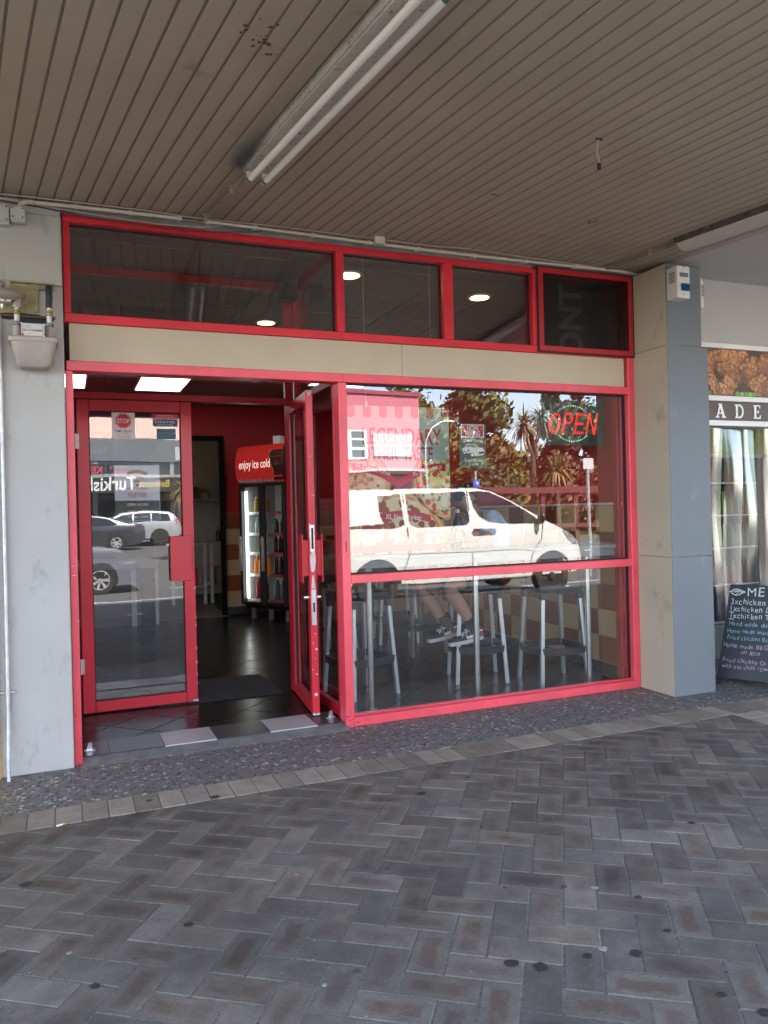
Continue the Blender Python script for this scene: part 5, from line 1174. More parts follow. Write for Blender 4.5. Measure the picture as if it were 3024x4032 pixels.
for i in range(2):
    x0, x1 = (.0, W_ / 2 - .003) if i == 0 else (W_ / 2 + .003, W_)
    dm = MB(); dm.box(x0, x0 + .04, -.015, .025, .2, 1.69, .004); dm.box(x1 - .04, x1, -.015, .025, .2, 1.69, .004); dm.box(x0 + .04, x1 - .04, -.014, .024, .2, .235); dm.box(x0 + .04, x1 - .04, -.014, .024, 1.65, 1.69)
    dm = dm.build('door', BLACK, FR, local=True)
    MB().poly([(x0 + .04, .0, .235), (x1 - .04, .0, .235), (x1 - .04, .0, 1.65), (x0 + .04, .0, 1.65)]).build('pane', GLASSF, dm, local=True, recalc=False)
    hx0 = x0 + .028; mb = MB(); mb.prism([(hx0 + u, -.045, z) for u, z in ((-.02, .62), (.022, .62), (.024, .8), (.012, .88), (.026, .96), (.022, 1.02), (.0, 1.045), (-.022, 1.02), (-.026, .96), (-.012, .88), (-.022, .8))], (0, .012, 0)); mb.box(hx0 - .008, hx0 + .008, -.033, -.014, .7, .98)
    hn = mb.build('handle', M('pale handle', (.42, .38, .36), .3, noise=(20, .2)), dm, local=True)
mb = MB()
for z in (.24, .55, .82, 1.06, 1.32):
    for x0, x1 in ((.045, W_ / 2 - .02), (W_ / 2 + .02, W_ - .04)): mb.box(x0, x1, .1, Dp - .04, z, z + .008); mb.box(x0, x1, .092, .1, z - .012, z + .022, m=0 if x0 < .2 else 1)
mb.build('shelf', [PLAST, M('pink price strip', (.5, .1, .14), .4)], FR, local=True)
mb = MB(); mb.box(.046, .085, .035, .06, .27, 1.6, .008); mb.build('lamp', M('fridge lamp', (.95, 1, .97), .4, emit=PANEL_E * .7), FR, local=True)
mb = MB()
for x in (.1, .4, .68): mb.cyl((x - .012, .1, .035), (x + .012, .1, .035), .035, n=14); mb.box(x - .02, x + .02, .08, .12, .05, .15)
mb.pieces('castor', GALV, FR, smooth=40, local=True)
FM = FR.matrix_basis.copy() if False else (Matrix.Translation((1.99, 5.06, .02)) @ Matrix.Rotation(math.atan2(-.65, .4), 4, 'Z'))
def bottle_mb(x, y, z, r, h):
    return MB().lathe([(r * .9, 0), (r, h * .05), (r, h * .3), (r * .88, h * .45), (r, h * .6), (r * .8, h * .72), (r * .38, h * .88), (r * .36, h * .93)], (x, y, z), n=10), MB().lathe([(r * .42, h * .93), (r * .42, h), (0, h)], (x, y, z), n=8)
BM = [M('orange drink', (.5, .15, .02), .2, emit=.02), M('cola', (.03, .012, .008), .12), M('green drink', (.03, .1, .045), .15), M('blue drink', (.08, .15, .2), .15), M('red drink', (.3, .02, .03), .15), M('yellow juice', (.4, .28, .06), .2), M('clear water', (.4, .48, .5), .1)]
spots = []
for x in (.12, .2, .29): spots.append((x, .552, .09 if False else .048, .245, 0, 'orange drink bottle', 'second lowest shelf of the left fridge door'))
for x in (.14, .25): spots.append((x, .248, .045, .27, 4, 'dark red drink bottle', 'lowest shelf of the left fridge door'))
for x in (.13, .2, .27): spots.append((x, 1.068, .03, .2, 6, 'clear drink bottle', 'second highest shelf of the left fridge door'))
for x in (.13, .22, .3): spots.append((x, 1.328, .036, .2, 5, 'yellow juice bottle', 'top shelf of the left fridge door'))
for x in (.45, .53, .61, .68): spots.append((x, .552, .036, .24, 1, 'cola bottle', 'second lowest shelf of the right fridge door'))
for x in (.45, .53, .61, .68): spots.append((x, .828, .036, .22, 1, 'cola bottle', 'middle shelf of the right fridge door'))
for x in (.46, .57, .67): spots.append((x, 1.068, .034, .2, 2, 'green drink bottle', 'second highest shelf of the right fridge door'))
for x in (.46, .56, .66): spots.append((x, .248, .042, .27, 3, 'blue drink bottle', 'lowest shelf of the right fridge door'))
for x, z, r, h, mi, nm, wh in spots:
    bt = T('drink_bottle', nm + ' on the ' + wh, 'bottle', tuple(FM @ Vector((x, .16, z))), nm + 's on the ' + wh)
    a, c = bottle_mb(0, 0, 0, r, h); a.build('bottle_body', BM[mi], bt, smooth=50, local=True); c.build('cap', (INKR if mi in (1, 4) else INKW), bt, local=True)
    for o2 in bt.children: o2.location = (0, 0, 0)
one(MB().box(-.05, .05, -.06, .06, 0, .1, .004).xf(FM @ Matrix.Translation((.5, .2, 2.166)) @ Matrix.Rotation(.3, 4, 'Z')), 'carton', PAPER, 'white carton standing on top of the drinks fridge', 'carton')
# window bench
LAM = M('grey bench laminate', (.27, .29, .29), .3, noise=(2, .05))
wb = T('window_bench', 'long pale bench on steel poles behind the window', 'bench', (2.8, .35, .03))
mb = MB(); mb.box(1.64, 3.93, .14, .52, 1.02, 1.05, .004); mb.build('bench_top', LAM, wb)
mb = MB(); mb.box(1.66, 3.92, .16, .18, .965, 1.02, .003); mb.build('apron', M('grey apron', (.25, .26, .27), .4), wb)
for x, y in ((1.829, .246), (2.604, .2), (3.538, .19)):
    mb = MB(); mb.cyl((x, y, .03), (x, y, 1.02), .0215, n=16); mb.lathe([(.04, 0), (.04, .006), (.022, .01)], (x, y, .027), n=16); mb.lathe([(.022, 0), (.05, .012), (.05, .018)], (x, y, 1.0), n=16); mb.build('pole', STEEL, wb, smooth=40)
# bar stools
def make_stool():
    t = T('bar_stool', 'bar stool', 'stool', (0, 0, .027), 'black bar stools with aluminium legs')
    mb = MB(); H = .72
    pr = rrect(-.19, .19, -.19, .19, .07, 4)
    mb.loft([[(x * s, y * s, z) for x, y in pr] for s, z in ((.9, H - .045), (.99, H - .035), (1.02, H - .01), (1.02, H + .012), (.98, H + .026), (.8, H + .03), (.3, H + .02))]); mb.build('seat', BLACK, t, smooth=50, local=True)
    for sx in (-1, 1):
        for sy in (-1, 1):
            mb = MB(); x0, y0, x1, y1 = sx * .19, sy * .19, sx * .15, sy * .15
            mb.loft([[(x0 + u, y0 + v, 0) for u, v in ((-.014, -.014), (.014, -.014), (.014, .014), (-.014, .014))], [(x1 + u, y1 + v, H - .05) for u, v in ((-.014, -.014), (.014, -.014), (.014, .014), (-.014, .014))]])
            lg = mb.build('leg', ALU, t, local=True)
            mb = MB(); mb.loft([[(x1 * (1 + .0) + u, y1 + v, z) for u, v in ((-.02, -.02), (.02, -.02), (.02, .02), (-.02, .02))] for z in (H - .09, H - .018)]); mb.build('socket', BLACK, lg, local=True)
    mb = MB(); zf = .26; q = .176
    for a in range(4):
        c0, s0 = math.cos(a * math.pi / 2), math.sin(a * math.pi / 2); rows = []
        for k in range(9):
            u = -q + 2 * q * k / 8; bow = .03 * math.sin(math.pi * k / 8); yo = -q - bow
            ring_ = []
            for dy, dz in ((-.012, -.03), (.012, -.03), (.012, .02), (-.012, .02)):
                x, y = u, yo + dy; ring_.append((x * c0 - y * s0, x * s0 + y * c0, zf + dz - .008 * math.sin(math.pi * k / 8)))
            rows.append(ring_)
        mb.loft(rows)
    mb.build('footrest', BLACK, t, local=True)
    return t
sproto = make_stool(); stl = [(2.90, .74, -.3, 'black bar stool the seated person sits on'), (3.37, .41, -.12, 'black bar stool at the right end by the tiled wall'), (1.93, .72, .25, 'black bar stool behind the left steel pole'), (2.95, 1.95, .2, 'black bar stool further back behind the shoes'), (3.02, 2.62, -.2, 'farthest black bar stool deep in the shop'), (2.2, 2.3, .4, 'black bar stool in the dark behind the left pole')]
for i, (x, y, a, lab) in enumerate(stl):
    s = sproto if i == 0 else copy_tree(sproto)
    s.location = (x, y, .027); s.rotation_euler = (0, 0, a); s['label'] = lab
# bottle, snack tub and paper on the bench
bt = T('drink_bottle', 'dark cola bottle with a white cap on the window bench', 'bottle', (2.635, .5, 1.05))
mb = MB(); mb.lathe([(.034, 0), (.036, .02), (.036, .13), (.034, .16), (.03, .2), (.015, .245), (.014, .262)], (2.635, .5, 1.05), n=16); mb.build('bottle_body', BM[1], bt, smooth=50)
mb = MB(); mb.lathe([(.0165, .262), (.0165, .285), (0, .287)], (2.635, .5, 1.05), n=14); mb.build('cap', INKW, bt); mb = MB(); mb.lathe([(.0365, .05), (.0368, .052), (.0368, .12), (.0365, .122)], (2.635, .5, 1.05), n=16); mb.build('label_band', INKM, bt, smooth=50)
mb = MB(); mb.box(2.69, 2.77, .42, .5, 1.051, 1.17, .004); sn = one(mb, 'snack_box', M('orange carton print', (.5, .16, .05), .4, noise=(40, .6)), 'small orange printed box beside the cola bottle', 'box')
mb = MB(); mb.prism([(3.25, .2, 1.0515), (3.62, .24, 1.0515), (3.58, .46, 1.0515), (3.22, .42, 1.0515)], (0, 0, .002)); mb.prism([(3.5, .26, 1.054), (3.74, .22, 1.054), (3.78, .42, 1.07), (3.54, .46, 1.07)], (0, 0, .002)); one(mb, 'newspaper', M('newsprint', (.5, .5, .49), .8, noise=(90, .35)), 'loose newspaper sheets lying on the window bench', 'newspaper')
# back counter, menu board, kitchen
sc_ = T('service_counter', 'pale grey counter against the back wall seen through the closed door', 'counter', (.4, 5.3, .03))
mb = MB(); mb.box(-.02, 1.0, 5.1, 5.59, .72, .83, .004); mb.build('worktop', M('grey worktop', (.2, .21, .22), .35, noise=(3, .1)), sc_)
mb = MB(); mb.box(-.02, .8, 5.2, 5.59, .03, .72); mb.build('front_panel', M('grey counter panel', (.1, .1, .1), .6, noise=(2, .06)), sc_)
mb = MB(); mb.box(.68, .74, 5.12, 5.17, .03, .72, .004); mb.box(.955, .995, 5.12, 5.17, .03, .72, .004); mb.box(.63, .8, 5.13, 5.16, .165, .18); mb.pieces('leg', GREYP, sc_)
bn = T('waste_bin', 'black bin standing under the grey counter', 'bin', (.9, 5.25, .03)); mb = MB(); mb.loft([rr_ for rr_ in ([(.9 + x * s, 5.25 + y * s, z) for x, y in rrect(-.12, .05, -.12, .12, .03, 2)] for s, z in ((.85, .03), (1, .55)))]); mb.build('bin_body', BLACKM, bn); mb = MB(); mb.box(.77, .96, 5.12, 5.38, .55, .6, .02); mb.build('lid', BLACK, bn)
mn = T('menu_board', 'dark hanging menu board with the word DESSERT behind the door glass', 'sign', (.17, 2.5, 1.6))
f = Flat(-.03, 2.5, 2.07); f.sheet(.4, .5, .012).build('board', M('slate board', (.035, .045, .05), .5, noise=(5, .3)), mn)
mb = MB(); f.text(mb, 'DESSERT', .068, .362, -.178, 1, align='RIGHT', bold=.01, m=0); f.rect(mb, .02, .3, -.12, -.117, 1, 0); mb.build('lettering', INKM, mn, recalc=False)
mb = MB(); f.disc(mb, .2, -.32, .08, 1, 0, jit=.08); f.disc(mb, .17, -.28, .05, 2, 1, jit=.1); f.disc(mb, .24, -.3, .045, 2, 1, jit=.1); f.disc(mb, .3, -.05, .03, 1, 2); mb.build('dessert_picture', [M('grey blue print', (.12, .16, .19), .5), M('cream print', (.2, .24, .26), .5), M('pink print', (.35, .2, .18), .5)], mn, recalc=False)
mb = MB()
for u in (.05, .35): mb.tube([(-.03 + u, 2.505, 2.07), (-.03 + u, 2.505, 3.05)], .002, 5)
mb.pieces('hanging_cord', DARKC, mn)
kt = T('kitchen_table', 'steel kitchen bench seen through the back doorway', 'table', (1.9, 7.2, .03))
mb = MB(); mb.box(1.3, 2.6, 7.0, 7.7, .9, .94, .004); mb.build('table_top', STEEL, kt)
for x in (1.4, 1.86, 1.96, 2.5): mb = MB(); mb.box(x - .022, x + .022, 7.03, 7.075, .03, .9); mb.pieces('leg', GALV, kt)
mb = MB(); mb.box(1.35, 2.55, 7.05, 7.65, .28, .3); mb.build('lower_shelf', STEEL, kt)
for x, c, lab in ((1.62, INKR, 'red crate under the kitchen bench'), (2.2, M('cardboard', (.3, .2, .11), .8), 'cardboard box under the kitchen bench')):
    mb = MB(); mb.box(x - .16, x + .16, 7.1, 7.5, .302, .55, .01); one(mb, 'crate', c, lab, 'crate')
ks = T('wall_shelf', 'white shelf on the kitchen wall beyond the doorway', 'shelf', (1.9, 8.35, 1.58)); mb = MB(); mb.box(1.2, 2.9, 8.2, 8.49, 1.58, 1.6); mb.build('board', PLAST, ks); mb = MB(); mb.box(1.3, 1.33, 8.25, 8.49, 1.45, 1.58); mb.box(2.7, 2.73, 8.25, 8.49, 1.45, 1.58); mb.pieces('bracket', GALV, ks)
random.seed(8)
for i, x in enumerate((1.75, 1.92, 2.08, 2.24, 2.42)):
    mb = MB(); h = (.12, .2, .1, .16, .14)[i]; mb.box(x - .06, x + .06, 8.28, 8.42, 1.601, 1.601 + h, .004); one(mb, 'storage_tub', M('tub %d' % i, ((.4, .38, .33), (.15, .12, .1), (.5, .3, .08), (.36, .36, .36), (.2, .07, .05))[i], .5), ('cream', 'dark brown', 'orange', 'grey', 'maroon')[i] + ' tub on the white kitchen shelf', 'tub')
rg2 = T('condiment_bottle', 'dark sauce bottle on the steel kitchen bench', 'bottle', (2.1, 7.2, .94)); mb = MB(); mb.lathe([(.04, 0), (.042, .12), (.02, .17)], (2.1, 7.2, .94), n=12); mb.build('bottle_body', BLACK, rg2, smooth=40); mb = MB(); mb.lathe([(.018, .17), (.006, .23)], (2.1, 7.2, .94), n=10); mb.build('nozzle', INKR, rg2)
sgn = T('wall_sign', 'dark hanging sign with pale upright letters behind the insect screen', 'sign', (3.58, .35, 2.5))
f = Flat(3.3, .35, 2.98); f.sheet(.6, .52, .01).build('board', M('maroon board', (.07, .02, .022), .6), sgn)
mb = MB(); mb.text('ONT', .29, (3.66, .349, 2.46), (0, 0, 1), (-1, 0, 0), bold=.03, sx=.86, off=.001); mb.build('lettering', M('pale grey letters', (.6, .58, .56), .6), sgn, recalc=False)
dk = T('dark_counter', 'dark servery counter with pale wood front beyond the side glazing', 'counter', (3.3, 4.6, .03))
mb = MB(); mb.box(3.0, 3.94, 3.9, 4.6, .03, 1.0, .004); mb.build('counter_body', M('wood front', (.28, .19, .11), .5, noise=(6, .2)), dk); mb = MB(); mb.box(2.97, 3.94, 3.86, 4.64, 1.0, 1.05, .004); mb.build('counter_top', BLACK, dk); mb = MB(); mb.box(3.1, 3.7, 3.85, 3.858, 1.15, 1.5); mb.build('price_sheet', PAPER, dk)

# ------------------------------------------------------------------ the seated person
pn = T('person', 'person in a pale blue shirt and black cap hunched over the window bench', 'person', (3.0, .74, .75))
SKIN = M('skin', (.42, .22, .15), .5, noise=(20, .08))
def skin(name, chains, mat, parent, sub=2, root=0):
    """chains: list of [(point, radius), ...]; a chain's first point may repeat an earlier point to branch from it"""
    vs, rs, es, key = [], [], [], {}
    for ch in chains:
        prev = None
        for p, r in ch:
            k_ = tuple(round(c, 4) for c in p)
            if k_ not in key: key[k_] = len(vs); vs.append(p); rs.append(r)
            i = key[k_]
            if prev is not None: es.append((prev, i))
            prev = i
    org = ORG.get(parent.name, Vector((0, 0, 0)))
    me = bpy.data.meshes.new(name); me.from_pydata([tuple(Vector(p) - org) for p in vs], es, []); o = bpy.data.objects.new(name, me); COL.objects.link(o)
    md = o.modifiers.new('skin', 'SKIN'); md.use_smooth_shade = True
    for i, sv in enumerate(me.skin_vertices[0].data): sv.radius = (rs[i], rs[i]) if isinstance(rs[i], (int, float)) else rs[i]; sv.use_root = i == root
    o.modifiers.new('sub', 'SUBSURF').levels = sub; o.modifiers['sub'].render_levels = sub
    bpy.context.view_layer.update()
    dg = bpy.context.evaluated_depsgraph_get(); m2 = bpy.data.meshes.new_from_object(o.evaluated_get(dg)); o.modifiers.clear(); o.data = m2; m2.materials.clear(); m2.materials.append(mat); m2.shade_smooth(); m2.name = name
    o.parent = parent; ORG[o.name] = org; return o
pel = (3.02, .74, .85)
def hand(wr, dirx, diry):
    out = []; W0 = Vector(wr); d = Vector((dirx, diry, -.05)).normalized(); sd_ = Vector((-d.y, d.x, 0)); palm = W0 + d * .05
    out.append([(wr, .022), (tuple(palm), (.032, .018))])
    for i, (o_, L_) in enumerate(((-.03, .062), (-.01, .072), (.01, .068), (.029, .054))):
        k0 = palm + sd_ * o_ + d * .02; k1 = k0 + d * L_ * .55 + Vector((0, 0, .004)); k2 = k0 + d * L_ - Vector((0, 0, .014)); out.append([(tuple(palm), (.032, .018)), (tuple(k0), .0095), (tuple(k1), .0085), (tuple(k2), .0075)])
    t0 = W0 + d * .02 - sd_ * .03; out.append([(wr, .022), (tuple(t0), .012), (tuple(t0 + d * .03 - sd_ * .015), .0095), (tuple(t0 + d * .055 - sd_ * .012), .008)])
    return out
shN, shF = (2.965, .56, 1.245), (2.975, .92, 1.245); elN, elF = (2.83, .44, 1.1), (2.85, .86, 1.09); wrN, wrF = (2.72, .33, 1.085), (2.66, .62, 1.09)
hpN, hpF = (3.0, .66, .835), (3.0, .83, .835); knN, knF = (2.6, .62, .765), (2.47, .9, .765); anN, anF = (2.81, .63, .425), (2.7, .83, .43)
nk0, nk, hd0 = (2.93, .74, 1.29), (2.885, .735, 1.33), (2.845, .73, 1.375)
body = skin('body', [[(pel, .12), ((3.06, .74, 1.0), .115), ((3.03, .74, 1.17), .125), (nk0, .07), (nk, .052), (hd0, .06), ((2.815, .728, 1.405), (.078, .085)), ((2.83, .73, 1.45), (.08, .088)), ((2.855, .732, 1.485), .055)],
    [((3.03, .74, 1.17), .125), (shN, .062), (elN, .046), (wrN, .028)], [((3.03, .74, 1.17), .125), (shF, .062), (elF, .046), (wrF, .028)],
    [(pel, .12), (hpN, .09), (knN, .062), ((2.72, .63, .6), .057), (anN, .036), ((2.77, .63, .36), .034)], [(pel, .12), (hpF, .09), (knF, .062), ((2.6, .86, .6), .057), (anF, .036), ((2.66, .83, .37), .034)],
    [((2.815, .728, 1.405), (.078, .085)), ((2.757, .725, 1.372), .02), ((2.742, .725, 1.362), .013)], [(hd0, .06), ((2.79, .727, 1.345), .03)],
    [((2.83, .73, 1.45), (.08, .088)), ((2.85, .655, 1.415), .014), ((2.86, .648, 1.42), .01)]] + [[(wrN, .028)] + c[1:] for c in hand(wrN, -1, -.1)] + [[(wrF, .028)] + c[1:] for c in hand(wrF, -1, -.25)], SKIN, pn)
mb = MB()
for yy in (.692, .757): mb.ball((2.766, yy, 1.4), .008, n=8)
mb.pieces('eye', BLACK, pn)
SHIRT = M('pale blue shirt', (.52, .61, .78), .8, noise=(14, .25), bump=(18, .5)); SHORT = M('black shorts', (.014, .015, .018), .8, bump=(25, .5))
skin('shirt', [[((3.03, .74, .83), .135), ((3.08, .74, .95), .14), ((3.075, .74, 1.08), .142), ((3.03, .74, 1.19), .142), ((2.955, .74, 1.275), .085)], [((3.03, .74, 1.19), .142), ((2.97, .55, 1.25), .082), ((2.86, .455, 1.12), .066)], [((3.03, .74, 1.19), .142), ((2.98, .93, 1.25), .082), ((2.88, .87, 1.11), .066)]], SHIRT, pn)
sh = skin('shorts', [[((3.03, .74, .9), .137), ((3.03, .74, .835), .135), ((2.98, .65, .83), .108), ((2.82, .64, .805), .092), ((2.68, .628, .782), .083)], [((3.03, .74, .835), .135), ((2.98, .84, .83), .108), ((2.8, .87, .805), .092), ((2.6, .89, .782), .083)]], SHORT, pn)
skin('hair', [[((2.86, .735, 1.44), (.082, .08)), ((2.875, .735, 1.4), (.078, .06)), ((2.9, .735, 1.365), .05)]], M('dark hair', (.03, .02, .015), .7, bump=(120, .5)), pn)
mb = MB(); cc = Vector((2.83, .73, 1.445)); up = Vector((-.28, 0, .96)).normalized(); fw = Vector((-.96, 0, -.28)).normalized(); sdv = Vector((0, 1, 0))
rings = []
for k in range(7):
    a = R(90 * k / 6.3); rings.append([tuple(cc + up * (.085 * math.sin(a) + .006) + (fw * math.cos(t) * .104 + sdv * math.sin(t) * .092) * math.cos(a)) for t in [6.2832 * i / 20 for i in range(20)]])
mb.loft(rings)
bp = []
for s_ in (0, .006):
    bp.append([tuple(cc + fw * (.085 + .085 * math.sin(math.pi * i / 12)) + sdv * (-.08 + .16 * i / 12) - up * (s_ - .004 + .02 * abs(i - 6) / 6)) for i in range(13)] + [tuple(cc + fw * .07 + sdv * (.08 - .16 * i / 12) - up * (s_ - .006)) for i in range(13)])
mb.loft(bp); mb.build('cap', M('black cap cloth', (.012, .013, .016), .75, noise=(60, .3)), pn, smooth=60)
for s_i, (an, toe, heel) in enumerate(((anN, (2.605, .62, .318), (2.895, .635, .352)), (anF, (2.52, .80, .325), (2.79, .85, .36)))):
    mb = MB(); mb.tube([(an[0] - .035, an[1], an[2] + .09), (an[0], an[1], an[2] + .01), (an[0] + .012, an[1], an[2] - .04)], [.053, .045, .047], 14); mb.build('sock', M('black sock', (.014, .014, .016), .9, bump=(80, .4)), pn, smooth=60)
    Tt, Hh = Vector(toe), Vector(heel); ax = (Tt - Hh); Lf = ax.length; ax.normalize(); sdv = Vector((0, 0, 1)).cross(ax).normalized(); upv = ax.cross(sdv)
    def sec(t, h0, h1, wsc=1.0):
        wd = (.030 + .018 * math.sin(math.pi * min(1, t * 1.05))) * wsc * (1 if .06 < t < .94 else .7)
        return [tuple(Hh + ax * (t * Lf) + sdv * (wd * math.cos(a)) + upv * (h0 + (h1 - h0) * max(0, math.sin(a)) ** .7 if math.sin(a) > 0 else h0)) for a in [6.2832 * i / 16 for i in range(16)]]
    st_ = (0.0, .05, .15, .3, .45, .6, .75, .88, .96, 1.0)
    sl = MB(); sl.loft([[tuple(Vector(p)) for p in ([tuple(Hh + ax * (t * Lf) + sdv * (wd_ * c_) + upv * z_) for c_, z_ in ((-1, 0), (1, 0), (1, .026), (-1, .026))])] for t in st_ for wd_ in [(.030 + .019 * math.sin(math.pi * min(1, t * 1.05))) * (1 if .04 < t < .97 else .72)]]); 
    she = MB(); hts = {0.0: .085, .05: .1, .15: .105, .3: .1, .45: .092, .6: .072, .75: .058, .88: .05, .96: .042, 1.0: .032}
    she.loft([sec(t, .024, hts[t]) for t in st_]); she = she.build('shoe', M('black canvas shoe', (.016, .016, .02), .7, noise=(50, .2)), pn, smooth=60)
    sl.build('sole', M('white rubber sole', (.62, .61, .58), .6, noise=(12, .08)), she, smooth=40)
    sg_ = -1 if sdv.y > 0 else 1
    def side(t, z, l=1):
        wd = (.030 + .018 * math.sin(math.pi * min(1, t * 1.05))); h = hts[min(hts, key=lambda q_: abs(q_ - t))]; k_ = max(0, min(1, (z - .024) / max(.01, h - .024))); c_ = math.sqrt(max(0, 1 - k_ ** 2.8)); return tuple(Hh + ax * (t * Lf) + sdv * (sg_ * (wd * c_ + .0015 + .0012 * l)) + upv * z)
    def patch(mb, pts, l=1, m=0): mb.add([side(t, z, l) for t, z in pts], [tuple(range(len(pts)))], m)
    mb = MB(); patch(mb, [(.02, .03), (.3, .03), (.34, .05), (.3, .06), (.24, .05), (.2, .07), (.12, .06), (.06, .075), (.02, .06)], 1, 0); patch(mb, [(.3, .03), (.56, .03), (.55, .05), (.48, .045), (.44, .062), (.38, .05), (.34, .06)], 1, 1); patch(mb, [(.25, .035), (.33, .033), (.33, .045), (.27, .043)], 2, 1)
    mb.build('flame_print', [M('red flame', (.4, .03, .04), .6), M('yellow flame', (.75, .5, .03), .6)], she, recalc=False)
    mb = MB(); pts = [(.02, .07), (.14, .072), (.24, .064), (.34, .052), (.46, .044), (.56, .048)]
    for (a, b_), (c, d) in zip(pts, pts[1:]): mb.add([side(a, b_ - .006, 3), side(c, d - .006, 3), side(c, d + .006, 3), side(a, b_ + .006, 3)], [(0, 1, 2, 3)])
    mb.build('side_stripe', PAPER, she, recalc=False)
    mb = MB()
    for t in (.42, .48, .54, .6, .66): mb.tube([side(t, hts[min(hts, key=lambda q_: abs(q_ - t))] * .86), tuple(Hh + ax * ((t + .03) * Lf) + upv * (hts[min(hts, key=lambda q_: abs(q_ - t))] + .004)), tuple(Vector(side(t, .05)) - sdv * sg_ * .05 + upv * .03)], .0028, 5)
    A = Vector(side(.5, .085)); mb.tube([A, A + Vector((-.01, -.012, -.03)), A + Vector((.004, -.016, -.075)), A + Vector((0, -.014, -.1))], .0025, 5); mb.tube([A, A + Vector((-.03, -.012, -.008)), A + Vector((-.045, -.014, -.04))], .0025, 5)
    mb.pieces('lace', PAPER, she)
